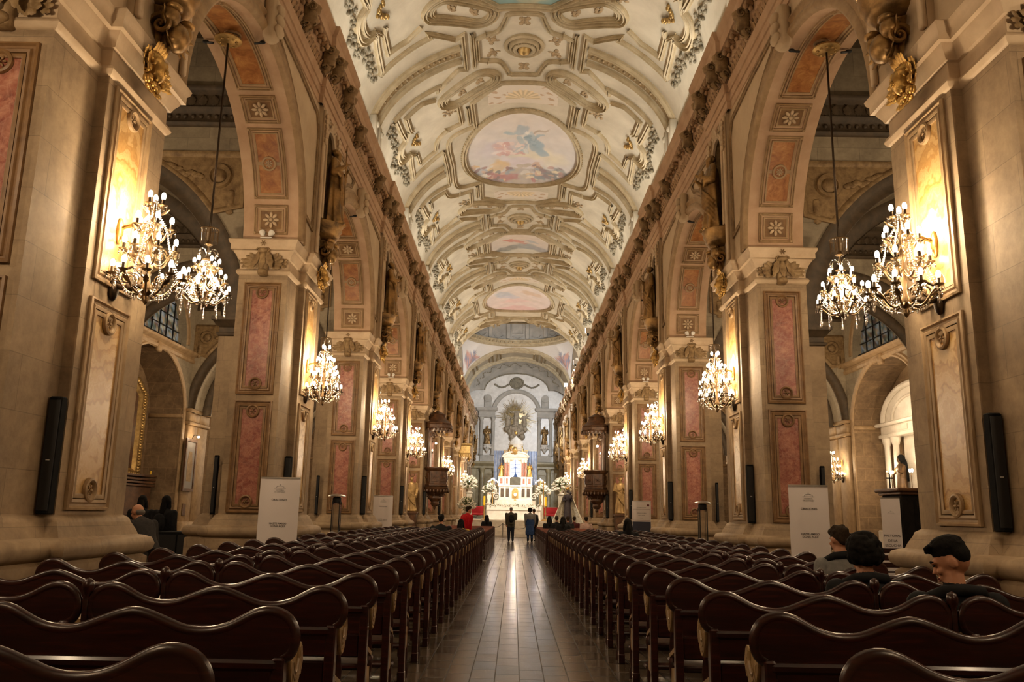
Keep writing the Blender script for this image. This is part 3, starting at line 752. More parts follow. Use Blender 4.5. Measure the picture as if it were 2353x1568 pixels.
# ------------------------------------------------------------------ ceiling paintings
_S = np.array([[mnoise.noise(Vector((i*.13, j*.13, 1.7))) for j in range(256)] for i in range(256)])
def nz(a, b, o=0):
    i = (np.floor(np.abs(a)*40+o*31)).astype(int) % 256; j = (np.floor(np.abs(b)*40+o*57)).astype(int) % 256
    return _S[i, j]
def blobs(sky, L):
    """soft colour patches in unit coordinates a (across), b (along)"""
    def fn(a, b):
        c = np.array(sky(a, b)); 
        for (ca, cb, ra, rb, col, hard, rot) in L:
            da, db = a-ca+.10*nz(a, b, int(ca*9+cb*5) % 7), b-cb+.10*nz(b, a, int(cb*9) % 5)
            p = (da*cos(rot)+db*sin(rot))/ra; q = (-da*sin(rot)+db*cos(rot))/rb
            w = np.clip((1-np.sqrt(p*p+q*q))*hard, 0, 1)[:, None]; w = w*(.85+.25*nz(a*1.7, b*1.3, 3))[:, None].clip(0, 1)
            c = c*(1-w)+np.array(lin(col))*w
        c0 = np.array(sky(a, b)); c = c*.68+c0*.32; return c*(1+.10*nz(a*1.3, b*1.7, 5))[:, None]
    return fn
def fresco(name, yc, lx, ly, fn, inside, n=90):
    m = MB(); V = []; idx = {}
    for j in range(n+1):
        for i in range(n+1):
            V.append((2*i/n-1, 2*j/n-1))
    F = []
    keep = {}
    P = []
    def vid(i, j):
        if (i, j) not in keep: keep[(i, j)] = len(P); a, b = V[j*(n+1)+i]; P.append(vpt(a*lx, yc+b*ly, .012))
        return keep[(i, j)]
    for j in range(n):
        for i in range(n):
            a, b = 2*(i+.5)/n-1, 2*(j+.5)/n-1
            if inside(a, b): F.append((vid(i, j), vid(i, j+1), vid(i+1, j+1), vid(i+1, j)))
    m.add(P, [f[::-1] for f in F]); o = m.build(name, 'fresco', None, 180)
    paint(o, lambda co: fn(co[:, 0]/lx, (co[:, 1]-yc)/ly)); return o
def sky(c0, c1):
    A, B = np.array(lin(c0)), np.array(lin(c1))
    return lambda a, b: A[None]+(B-A)[None]*np.clip((b+1)/2+.15*nz(a, b, 1), 0, 1)[:, None]
circ = lambda a, b: a*a+b*b < 1.0
# b=+1 is the far edge: in the photograph the far edge is the lower one
_r = random.Random(12); pal = ['8c98a6', 'd9b56a', 'a23f35', '6f4448', '49565a', 'dcd8cc', '5d3a3e', 'c9a07e', 'b88a6c', '7c8fa0', '8a4a3c', 'e0cfa8']
crowd = []
for q in range(80):
    a = _r.uniform(-.92, .92); crowd.append((a, _r.uniform(.42, .9)-.12*abs(a), _r.uniform(.03, .11), _r.uniform(.025, .08), pal[q % 12] if abs(a) > .16 else 'b5a890', 5, _r.uniform(-1, 1)))
for q in range(26): crowd.append((_r.uniform(-.5, .0), _r.uniform(-.25, .1), _r.uniform(.03, .09), _r.uniform(.02, .05), ['e6cfc8', 'c98d8c', 'd9a9a0', 'efe2da'][q % 4], 5, _r.uniform(-1, 1)))
for q in range(14): crowd.append((_r.uniform(-.05, .3), _r.uniform(-.62, .0), _r.uniform(.03, .08), _r.uniform(.03, .10), ['5f8fa8', '86aabb', 'eceae2', '9fbac4'][q % 4], 5, _r.uniform(-1, 1)))
o1 = blobs(sky('d8cfc4', 'cfd0d2'), [(-.45, -.1, .5, .3, 'c9c3cc', 2, 0), (.3, .1, .7, .28, 'e6dec0', 2, .1), (0, .3, .5, .2, 'd9cdd6', 2, 0),
    (-.02, -.55, .13, .14, '7fa0b4', 5, 0), (.06, -.25, .12, .3, 'dfe0da', 4, .2), (.22, -.2, .13, .34, '6f9db4', 4, -.5), (.36, .02, .16, .1, '7fa6ba', 4, .3), (-.18, -.5, .18, .05, '8fb0bd', 4, -.3), (.3, -.55, .2, .03, 'a08a70', 4, -.4), (-.05, -.05, .22, .07, '8fb0bd', 4, .2),
    (-.35, -.1, .22, .16, 'cfa3a6', 3, .3), (-.2, .02, .25, .06, 'd08d90', 3, .1), (-.42, .02, .2, .06, 'e8dedc', 3, .2),
    (0, .92, 1.0, .25, 'a69684', 3, 0), (-.75, .55, .2, .25, '8c98a6', 4, 0), (-.62, .62, .12, .1, 'e0dcd0', 4, .1), (-.42, .42, .18, .22, 'd9b56a', 4, .2), (-.3, .72, .32, .16, 'a23f35', 4, .2), (-.55, .82, .25, .1, '6f4448', 4, .1), (-.05, .55, .28, .12, 'a79d92', 4, 0), (.07, .66, .09, .14, 'dcd8cc', 6, 0), (.45, .6, .24, .2, '5d3a3e', 4, .2), (.7, .62, .22, .26, '49565a', 4, .1), (.3, .75, .2, .1, '4f6b7a', 4, .2), (.9, .5, .15, .12, '8e8890', 4, 0), (.25, .38, .05, .14, 'c9a07e', 4, .5), (.55, .42, .1, .06, 'b07a6a', 4, 0)]+crowd)
tag(fresco('ceiling_painting', 30.76, 2.17, 3.36, o1, circ, 200), 'large oval ceiling painting of a blue-robed figure on clouds above a crowd', 'painting')
octf = lambda a, b: abs(a) < 1 and abs(b) < 1 and abs(a)+abs(b) < 1.46
o2 = blobs(sky('cfc0ae', 'b9b2aa'), [(0, .7, 1.2, .3, 'c9c6b2', 3, 0), (-.4, .45, .5, .25, '55605c', 3, -.4), (.2, .25, .5, .3, '6f7f84', 3, .3), (.6, .4, .4, .25, '7d8288', 3, .2), (-.2, -.25, .4, .12, 'b8503e', 4, .2), (.1, -.05, .2, .1, 'b06a56', 4, .2), (-.8, .6, .3, .12, '3f4844', 3, 0), (.4, -.2, .3, .12, '8f9aa4', 3, .4)])
tag(fresco('ceiling_painting', 42.2, 1.66, 1.78, o2, octf, 70), 'eight-sided ceiling painting of dark hills and a red-cloaked figure', 'painting')
o3 = blobs(sky('d9cfc6', 'd6c4c0'), [(-.45, -.35, .35, .2, '9fb0c0', 3, .3), (-.3, -.1, .4, .12, 'b6bccc', 3, .2), (.35, -.4, .4, .16, 'c8a884', 3, .2), (.5, .1, .4, .12, 'cdbfb4', 3, .2), (-.1, .2, .5, .2, 'dab8b4', 3, 0), (0, .8, .8, .2, 'd5a8a8', 3, 0)])
tag(fresco('ceiling_painting', 53.6, 2.17, 3.36, o3, circ, 80), 'smaller pale oval ceiling painting of misty clouds nearest the dome', 'painting')
o4 = blobs(sky('5f7a78', '86a09a'), [(.2, .4, .5, .3, '9fb4b0', 3, 0), (-.3, .2, .4, .3, '47625f', 3, 0), (.1, .8, .3, .15, 'c2b58e', 3, 0)])
tag(fresco('ceiling_painting', 19.35, 1.66, 1.78, o4, octf, 60), 'blue-green ceiling painting cut off by the top of the view', 'painting')
for yc, lx, ly, oc in ((30.76, 2.17, 3.36, 0), (42.2, 1.66, 1.78, 1), (53.6, 2.17, 3.36, 0), (19.35, 1.66, 1.78, 1)):
    if oc: P = [(lx, .46*ly), (.46*lx, ly), (-.46*lx, ly), (-lx, .46*ly), (-lx, -.46*ly), (-.46*lx, -ly), (.46*lx, -ly), (lx, -.46*ly)]
    else: P = [((lx+.10)*cos(2*pi*i/64), (ly+.10)*sin(2*pi*i/64)) for i in range(64)]
    x = MB(); surf_sweep(x, U(P), mscale(1.3, 1.25), vmap(yc), True, .2)
    if not oc:
        for i in range(120):
            a = 2*pi*i/120; x.ell(vpt((lx+.22)*cos(a), yc+(ly+.22)*sin(a), .05), .035, 5, 4)
    x.build('painting_frame', 'vault_mould', VAULT, 50)
# painted shells and sprays in the panels next to the oval
def spray(yc, sy, lx=1.2, ly=.62):
    m = MB(); m.grid(lambda a, b: vpt((2*a-1)*lx, yc+(2*b-1)*ly, .008), 72, 40); o = m.build('painted_shell', 'fresco', VAULT, 180)
    def fn(co):
        a = co[:, 0]; b = (co[:, 1]-yc)*sy; r = np.hypot(a/.62, (b+.34)/.62); th = np.arctan2(b+.34, a); base = np.array(lin('cfc4b2'))
        fan = (r < 1+.06*np.cos(th*18)) & (r > .12) & (b > -.34); ribs = .5+.5*np.cos(th*18)
        c = np.repeat(base[None], len(a), 0); c[fan] = (np.array(lin('e0cba4'))[None]*(.62+.38*ribs[:, None]))[fan]
        q = (np.abs(np.sin(a*7+2.2*np.sin(b*6)))*np.abs(np.cos(b*8+1.5*np.sin(a*5))) > .72) & ~fan & (np.abs(a) > .5); c[q] = np.array(lin('b59a7c'))
        return c
    paint(o, fn)
spray(B0+3.05, -1); spray(38.37-3.05, 1, 1.2, .5); spray(45.98+3.05, -1)

# small painted sprays of leaves in the boss panels and the long panels
mottled('spray_brown', lin('8f7a5c'), lin('b09a78'), 8, .8)
for yb, *_ in bosses:
    x = MB()
    for sx in (-1, 1):
        for sy in (-1, 1):
            for (a0, b0, n, r) in ((.98, .36, 9, .26), (0.0, 1.25, 8, .24), (2.55, 3.35, 12, .34), (1.45, 1.92, 7, .2), (2.05, 2.36, 7, .2)):
                if sy < 0 and yb < 16: continue
                f = vmap(yb, sy, sx); rn = random.Random(int(a0*100))
                for q in range(n):
                    a = 2*pi*q/n; rr = r*(.45+.55*(q % 2)); c = f(x2u(max(.001, a0+rr*cos(a)*.6)), b0+rr*sin(a)*.7, .0); x.ell(c, (.06+.03*(q % 3), .05+.03*((q+1) % 3), .018), 6, 4)
    x.build('painted_spray', 'spray_brown', VAULT, 180)
# ------------------------------------------------------------------ crossing and dome
Y1, Y2, YM, HY = VEND, 70.4, 65.5, 4.9
def arcz(t, h): return VZ+VB*sqrt(max(0, 1-(t/h)**2))
def pend(a, b):
    th = 2*pi*a; c, s = cos(th), sin(th); kx = VA/abs(c) if abs(c) > 1e-9 else 1e9; ky = HY/abs(s) if abs(s) > 1e-9 else 1e9
    if kx < ky: X, Y = math.copysign(VA, c), s*kx; z = arcz(Y, HY)
    else: X, Y = c*ky, math.copysign(HY, s); z = arcz(X, VA)
    bul = 1-(1-b)**1.6
    return (lerp(X, 4.25*c, b), YM+lerp(Y, 4.25*s, b), lerp(z, 15.75, bul))
x = MB(); x.grid(pend, 240, 30); pd = x.build('wall_crossing', 'fresco', smooth=180, kind='structure')
def pfn(co):
    a = np.abs(co[:, 0])-3.75; b = np.abs(co[:, 1]-YM)-4.0; z = co[:, 2]-14.2; c = np.repeat(np.array(lin('d8d0c4'))[None], len(a), 0)
    w = ((a/.8)**2+(b/.9)**2+(z/.85)**2 < 1+1.2*nz(co[:, 0]*.8, co[:, 2]*.8)); c[w] = np.array(lin('c79a88')); w2 = w & (nz(co[:, 2]*.9, co[:, 0]*.9, 2) > .1); c[w2] = np.array(lin('8f8f9a')); return c
paint(pd, pfn)
x = MB(); x.lathe([(4.45, 15.55), (4.22, 15.60), (4.20, 15.72), (4.12, 15.78), (4.12, 15.9), (4.0, 15.98), (3.98, 16.08), (4.3, 16.15)], 64, T(0, YM, 0), cap=False)
for q in range(72): x.box(3.98, 4.12, -.07, .07, 15.80, 15.93, T(0, YM, 0) @ RZ(2*pi*q/72))
x.build('dome_ring', 'vault_mould', pd, 40)
x = MB(); x.lathe([(4.3, 16.1), (4.3, 20.4)], 64, T(0, YM, 0), cap=False)
x.lathe([(4.3, 20.4)]+[(4.3*cos(t), 20.4+3.6*sin(t)) for t in [pi/2*i/10 for i in range(1, 11)]], 48, T(0, YM, 0), cap=False)
dr = x.build('ceiling_dome', 'plaster_grey', smooth=60, kind='structure')
x = MB()
for q in range(16):
    M = T(0, YM, 0) @ RZ(2*pi*(q+.5)/16); x.box(4.12, 4.32, -.16, .16, 16.2, 20.2, M, 0, .03)
    if q % 2:
        for z0, z1 in ((16.6, 17.9),): 
            M2 = T(0, YM, 0) @ RZ(2*pi*(q+1)/16); x.sweep([tuple(M2 @ Vector(p)) for p in ((4.25, -.5, z0), (4.25, .5, z0), (4.25, .5, z1), (4.25, -.5, z1))], [(-.06, 0), (-.04, .06), (.04, .05), (.06, 0)], None, 0, True, tuple((M2.to_3x3() @ Vector((-1, 0, 0)))))
for q in range(16):
    M = T(0, YM, 0) @ RZ(2*pi*q/16)
    x.tube([tuple(M @ Vector((4.2, .85*(i/6-.5), 16.42-.22*sin(pi*i/6)))) for i in range(7)], .05, 6)
x.build('drum_pilasters', 'plaster_grey', dr, 40)
for s, nm in ((-1, 'left'), (1, 'right')):                        # lunettes over the transept
    P = [(s*4.62, YM+HY*cos(pi*i/24), VZ+VB*sin(pi*i/24)) for i in range(25)]; x = MB(); x.add(P, [tuple(range(25))]); x.build('wall_lunette', 'plaster', smooth=0, kind='structure')
# choir vault and apse
x = MB(); vaultgrid(x, Y2, 76.2); cv = x.build('ceiling_choir', 'plaster', smooth=180, kind='structure')
x = MB(); f = vmap(0)
for y in (70.6, 71.0, 75.7, 76.1): surf_sweep(x, U([(-4.55, y), (4.55, y)]), mscale(1.5, 1.6), f, False, .2)
for sx in (-1, 1):
    f2 = vmap(0, 1, sx); surf_sweep(x, U([(3.9, 71.9), (2.2, 71.9), (2.2, 75), (3.9, 75)]), mscale(1.2), f2, True, .2); surf_sweep(x, U([(3.6, 72.3), (2.5, 72.3), (2.5, 74.6), (3.6, 74.6)]), mscale(.9), f2, True, .2)
surf_sweep(x, U([(-1.8, 71.8), (1.8, 71.8), (1.8, 75.1), (-1.8, 75.1)]), mscale(1.3), f, True, .2); surf_sweep(x, U([(-1.5, 72.2), (1.5, 72.2), (1.5, 74.7), (-1.5, 74.7)]), mscale(.9), f, True, .2)
x.build('stucco_moulding', 'vault_mould', cv, 50)
YA = 79.5
def apse(a, b):
    t = pi*a; return (lerp(-4.6, -3.05, b)*cos(t), lerp(76.2, YA, b), lerp(VZ, 13.2, b)+lerp(VB, 1.62, b)*sin(t)+.25*sin(pi*b))
x = MB(); x.grid(apse, 48, 8); ap = x.build('ceiling_apse', 'plaster_grey', smooth=180, kind='structure')
x = MB()
for b in (.0, .97):
    x.tube([apse(i/40, b) for i in range(41)], .12 if b == 0 else .09, 8)
rnd = random.Random(5)
for q in range(90):
    a = .06+.88*q/89; p = apse(a, .48+.12*sin(q*.7)); x.ell(p, (.05+.05*rnd.random(), .05, .05+.05*rnd.random()), 6, 4)
x.build('garland_relief', 'vault_orn', ap, 180)
x = MB(); x.tube([(.62*cos(2*pi*i/32), 79.42, 13.9+.5*sin(2*pi*i/32)) for i in range(32)], .09, 8, loop=True); x.ell((0, 79.46, 13.9), (.6, .04, .48), 20, 8)
for s in (-1, 1):
    for q in range(9): x.ell((s*(.8+.16*q), 79.44, 13.75-.28*sin(pi*q/8)), (.12, .06, .10), 6, 5)
x.build('lunette_medallion', 'vault_orn', ap, 60)
x = MB(); x.box(-4.6, 4.6, YA, YA+.4, FL, 15.6)
for s in (-1, 1): x.box(s*4.5-.1, s*4.5+.1, 77.5, YA, FL, 12.6)
wa = x.build('wall_apse', 'marble_white', smooth=0, kind='structure')
x = MB()                                                            # upper order
def hmould(x, x0, x1, y, P):                                        # horizontal moulding facing the nave
    x.sweep([(x0, y, 0), (x1, y, 0)], [(0, 0)], None)
def course(x, x0, x1, y, prof, ret=True):
    R = []
    for xx, k in ((x0, -1), (x1, 1)): R.append([(xx+(k*d if ret else 0), y-d, z) for d, z in prof])
    n = len(prof); x.add([p for r in R for p in r], [(i, i+1, n+i+1, n+i) for i in range(n-1)])
    if ret:
        for xx, k in ((x0, -1), (x1, 1)):
            R = [(xx+k*d, y-d, z) for d, z in prof]+[(xx+k*d, y+.3, z) for d, z in prof]; x.add(R, [(i, i+1, n+i+1, n+i) for i in range(n-1)])
ECO = [(0, 10.55), (.08, 10.6), (.08, 10.75), (.05, 10.78), (.05, 11.1), (.12, 11.15), (.25, 11.25), (.28, 11.4), (.3, 11.48), (0, 11.5)]
for s in (-1, 1):
    a, b = (-4.3, -2.05) if s < 0 else (2.05, 4.3); course(x, a, b, YA, ECO, False); course(x, *((-3.5, -2.05) if s < 0 else (2.05, 3.5)), YA-.25, ECO)
    for xx in (2.18, 3.28):
        x.lathe([(.22, 7.0), (.22, 7.12), (.17, 7.2), (.16, 10.1), (.13, 10.2), (.22, 10.45), (.22, 10.56)], 16, T(s*xx, YA-.2, 0))
    for xx in (3.75, 4.2): x.box(s*xx-.15, s*xx+.15, YA-.1, YA, 7.0, 10.55)
    x.box(s*2.73-.66, s*2.73+.66, YA-.25, YA, 6.4, 7.0, None, 0, .02)
    x.box(s*2.73-.36, s*2.73+.36, YA-.15, YA, 11.5, 12.5, None, 0, .06); x.lathe([(.0, 0), (.36, 0), (.36, .12), (0, .12)], 20, T(s*2.73, YA-.15, 12.4) @ RX(pi/2))
ar = [(2.05*cos(pi*i/32), 10.9+2.05*sin(pi*i/32)) for i in range(33)]
x.sweep([(a, YA, z) for a, z in ar], [(-.36, 0), (-.36, .2), (-.28, .26), (-.2, .2), (-.1, .22), (.0, .14), (.04, 0)], None, 0, False, (0, -1, 0))
x.build('upper_order', 'plaster_grey', wa, 40)
x = MB()                                                            # lower order, grey-green
x.box(-4.4, 4.4, YA-.12, YA-.01, FL+1.1, 6.0)
course(x, -4.4, -1.2, YA-.3, [(0, 5.75), (.06, 5.8), (.06, 5.95), (.2, 6.05), (.35, 6.2), (.36, 6.36), (0, 6.42)]); course(x, 1.2, 4.4, YA-.3, [(0, 5.75), (.06, 5.8), (.06, 5.95), (.2, 6.05), (.35, 6.2), (.36, 6.36), (0, 6.42)])
for s in (-1, 1):
    for xx in (1.9, 3.1): x.lathe([(.32, 1.3), (.32, 1.6), (.22, 1.75), (.2, 5.3), (.18, 5.4), (.28, 5.65), (.28, 5.78)], 16, T(s*xx, YA-.4, 0))
    x.box(s*2.5-.35, s*2.5+.35, YA-.18, YA-.1, 2.0, 5.2, None, 0, .04); x.box(s*3.9-.25, s*3.9+.25, YA-.3, YA-.1, 1.3, 5.75, None, 0, .04)
    x.box(s*2.5-1.0, s*2.5+1.0, YA-.75, YA-.1, 1.1, 1.35)
x.build('lower_order', 'marble_green', wa, 40)

# ------------------------------------------------------------------ aisles: transverse arches, outer walls with chapels and lunette windows
XO = 11.9
AENT = [(0, 8.72), (.05, 8.74), (.07, 8.80), (.03, 8.84), (.03, 9.0), (.08, 9.05), (.10, 9.1), (.04, 9.12), (.04, 9.36), (.12, 9.42), (.16, 9.46), (.16, 9.52), (0, 9.56)]
def make_aisle(mir):
    D = {}
    x = MB(); arched_wall(x, 4.95, XO+.05, 4.93, 10.9, 8.55, 3.12, 4.93, -.38, .38, lambda u, d, z: (u, d, z), 32)
    D['wall'] = x.mesh('transverse_wall', 'stone_aisle', 30, mir)
    x = MB()
    for s in (-1, 1):
        P = [(8.55+3.14*cos(pi*i/40), s*.38, 4.93+3.14*sin(pi*i/40)) for i in range(41)]
        x.sweep(P, [(-.34, 0), (-.34, .04), (-.24, .06), (-.18, .02), (-.05, .02), (.02, .04), (.03, 0)], None, 0, False, (0, s, 0))
        R = [[(xx, s*(.38+d), z) for d, z in AENT] for xx in (4.95, XO)]; n = len(AENT)
        x.add([p for r in R for p in r], [(i, i+1, n+i+1, n+i) for i in range(n-1)])
        for q in range(44): x.ell((5.3+.15*q, s*.42, 8.92), (.05, .04, .05), 6, 4); 
        for q in range(30): leaf(x, T(5.3+.22*q, s*.44, 9.14) @ RX(pi/2*0) @ RX(pi/2), .22, .16, .4)
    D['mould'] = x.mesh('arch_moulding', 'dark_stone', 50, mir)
    x = MB()
    for s in (-1, 1):
        for e in (-1, 1):
            ux = lambda a: 8.6+e*a
            arcs = [(3.42*cos(t), 4.93+3.42*sin(t)) for t in [lerp(.62, 1.15, i/10) for i in range(11)]]
            P = [(ux(3.3), s*.385, 8.15), (ux(3.3), s*.385, arcs[0][1]+.22)]+[(ux(a+.02), s*.385, z+.1) for a, z in arcs]+[(ux(1.5), s*.385, 8.15)]
            x.sweep(P, [(-.06, 0), (-.06, .05), (-.02, .06), (.03, .03), (.06, 0)], None, 0, True, (0, s, 0))
            x.add([(p[0], s*.392, p[2]) for p in P], [tuple(range(len(P)))])
            o = (ux(2.85), s*.40, 7.72); ring = [(o[0]+.2*cos(2*pi*q/20), o[1], o[2]+.2*sin(2*pi*q/20)) for q in range(20)]
            x.sweep(ring, [(-.05, 0), (-.03, .05), (.03, .05), (.05, 0)], None, 0, True, (0, s, 0)); x.ell(o, (.14, .06, .14), 10, 6)
            rn = random.Random(4)
            for q in range(16):
                t = q/15; x.ell((ux(lerp(2.5, 1.8, t)), s*.40, 7.98-.1*rn.random()-.25*(1-t)), (.08, .03, .06), 6, 4); x.ell((ux(3.1), s*.40, lerp(7.4, 7.0, t)), (.07, .03, .05), 6, 4)
    D['plaque'] = x.mesh('triangular_plaque', 'ornament', 50, mir)
    # ceiling of one aisle bay: coffered flat with coved edge
    x = MB(); y0, y1 = .38, BAY-.38
    x.add([(5.0, y0, 10.6), (XO+.1, y0, 10.6), (XO+.1, y1, 10.6), (5.0, y1, 10.6)], [(0, 1, 2, 3)])
    x.lathe([(2.6, 10.6), (2.7, 10.45), (2.5, 10.4), (2.4, 10.55), (1.8, 10.9), (0, 11.1)], 40, T(8.5, HB, 0), cap=False)
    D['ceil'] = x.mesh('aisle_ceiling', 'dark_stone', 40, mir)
    # outer wall of a bay: chapel arch, cornice, lunette
    x = MB(); mp = lambda u, d, z: (d, u, z)
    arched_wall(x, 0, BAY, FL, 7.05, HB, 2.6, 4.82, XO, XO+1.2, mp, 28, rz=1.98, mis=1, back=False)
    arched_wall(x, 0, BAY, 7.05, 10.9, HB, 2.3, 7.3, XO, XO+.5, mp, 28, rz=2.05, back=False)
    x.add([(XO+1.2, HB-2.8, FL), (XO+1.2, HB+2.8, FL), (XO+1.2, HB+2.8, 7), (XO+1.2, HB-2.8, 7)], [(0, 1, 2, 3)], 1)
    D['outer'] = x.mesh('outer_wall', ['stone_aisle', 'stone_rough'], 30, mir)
    x = MB()
    R = [[(XO-d, u, z) for d, z in [(0, 6.72), (.06, 6.75), (.08, 6.84), (.04, 6.86), (.04, 6.93), (.16, 7.0), (.2, 7.04), (.2, 7.1), (0, 7.14)]] for u in (0, BAY)]; n = 9
    x.add([p for r in R for p in r], [(i, i+1, n+i+1, n+i) for i in range(n-1)])
    P = [(XO, HB+2.62*cos(pi*i/36), 4.82+2.0*sin(pi*i/36)) for i in range(37)]
    P = [(XO, HB+2.62, FL)]+P+[(XO, HB-2.62, FL)]
    x.sweep(P, [(-.03, 0), (-.02, .04), (.04, .06), (.08, .03), (.16, .05), (.20, 0)], None, 0, False, (-1, 0, 0))
    P = [(XO, HB+2.32*cos(pi*i/36), 7.3+2.07*sin(pi*i/36)) for i in range(37)]
    x.sweep(P, [(-.02, 0), (.0, .05), (.06, .06), (.12, .02), (.22, .04), (.25, 0)], None, 0, False, (-1, 0, 0))
    for u in (HB-3.3, HB+3.3):
        x.box(XO-.14, XO, u-.45, u+.45, FL, 4.5, None, 0, .02); x.box(XO-.22, XO, u-.52, u+.52, 4.5, 4.62, None, 0, .02); x.box(XO-.18, XO, u-.48, u+.48, 4.62, 4.95, None, 0, .02); x.box(XO-.26, XO, u-.55, u+.55, 4.95, 5.08, None, 0, .03)
        x.box(XO-.3, XO, u-.55, u+.55, FL, 1.1, None, 0, .06)
    for s in (-1, 1):
        x.box(XO-.02, XO+1.2, HB+s*2.6-.06, HB+s*2.6+.06, 4.70, 4.84, None, 0, .02)
    x.box(XO-.1, XO+.05, HB-.16, HB+.16, 6.6, 6.95, None, 0, .04)
    D['trim'] = x.mesh('chapel_trim', 'moulding', 50, mir)
    # stained glass lunette: coloured panes and lead bars
    x = MB(); n = 40
    for i in range(n):
        for j in range(20):
            u = lambda a: HB-2.3+4.6*a; z = lambda b: 7.31+2.05*b
            if ((i+.5)/n*2-1)**2+((j+.5)/20)**2 < 1: x.add([(XO+.3, u(i/n), z(j/20)), (XO+.3, u((i+1)/n), z(j/20)), (XO+.3, u((i+1)/n), z((j+1)/20)), (XO+.3, u(i/n), z((j+1)/20))], [(0, 1, 2, 3)])
    D['glass'] = x.mesh('stained_glass', 'glass_paint', 0, mir)
    x = MB()
    for a in range(1, 8):
        u = HB-2.3+4.6*a/8; h = 2.05*sqrt(1-(a/4-1)**2); x.box(XO+.26, XO+.3, u-.02, u+.02, 7.35, 7.35+h)
    for b in (.35, .8, 1.25, 1.65): w = 2.3*sqrt(1-(b/2.05)**2); x.box(XO+.26, XO+.3, HB-w, HB+w, 7.35+b-.015, 7.35+b+.015)
    x.box(XO+.2, XO+.34, HB-2.3, HB+2.3, 7.28, 7.34)
    D['bars'] = x.mesh('lead_bars', 'steel_dark', 0, mir)
    return D
wn = 0
for side, mir in SIDES:
    D = make_aisle(mir)
    for k in range(-1, NP-2):
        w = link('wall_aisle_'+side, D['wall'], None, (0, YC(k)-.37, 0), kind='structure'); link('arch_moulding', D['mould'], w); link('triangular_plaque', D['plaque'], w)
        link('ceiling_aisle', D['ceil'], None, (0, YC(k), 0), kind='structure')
        w = link('wall_outer_'+side, D['outer'], None, (0, YC(k), 0), kind='structure'); link('chapel_trim', D['trim'], w)
        wn += 1; g = link('window_%d' % wn, D['glass'], None, (0, YC(k), 0), kind='structure'); link('lead_bars', D['bars'], g)
        if k == -1:
            def gfn(co, mir=mir):
                a = co[:, 1]; b = co[:, 2]; h = np.sin(np.floor(a*9.7)*12.9898+np.floor(b*9.7)*78.233)*43758.5; h = h-np.floor(h)
                pal = np.array([lin(c) for c in ('6f7f8a', '9fa79a', '7a6a4c', '4c5a52', 'a08f72', '5a4038', '8e9aa6', '3b4340')]); return pal[(h*8).astype(int) % 8]*(.5 if not mir else 1.0)
            paint(g, gfn)
x = MB(); x.box(-12.4, 12.4, -4.4, -4, FL, 16); x.build('wall_back', 'stone', smooth=0, kind='structure')
x = MB(); x.box(-14.4, -4.6, 76.6, 77, FL, 12); x.box(4.6, 14.4, 76.6, 77, FL, 12); x.build('wall_end', 'stone', smooth=0, kind='structure')
# sanctuary platform with steps
x = MB(); n = 6; PZ = 1.16
for i in range(n): x.box(-3.9, 3.9, 54.2+.5*i, 79.6, FL+(PZ-FL)*i/n, FL+(PZ-FL)*(i+1)/n, None, 0, .012)
x.build('floor_sanctuary', 'marble_white', smooth=30, kind='structure')
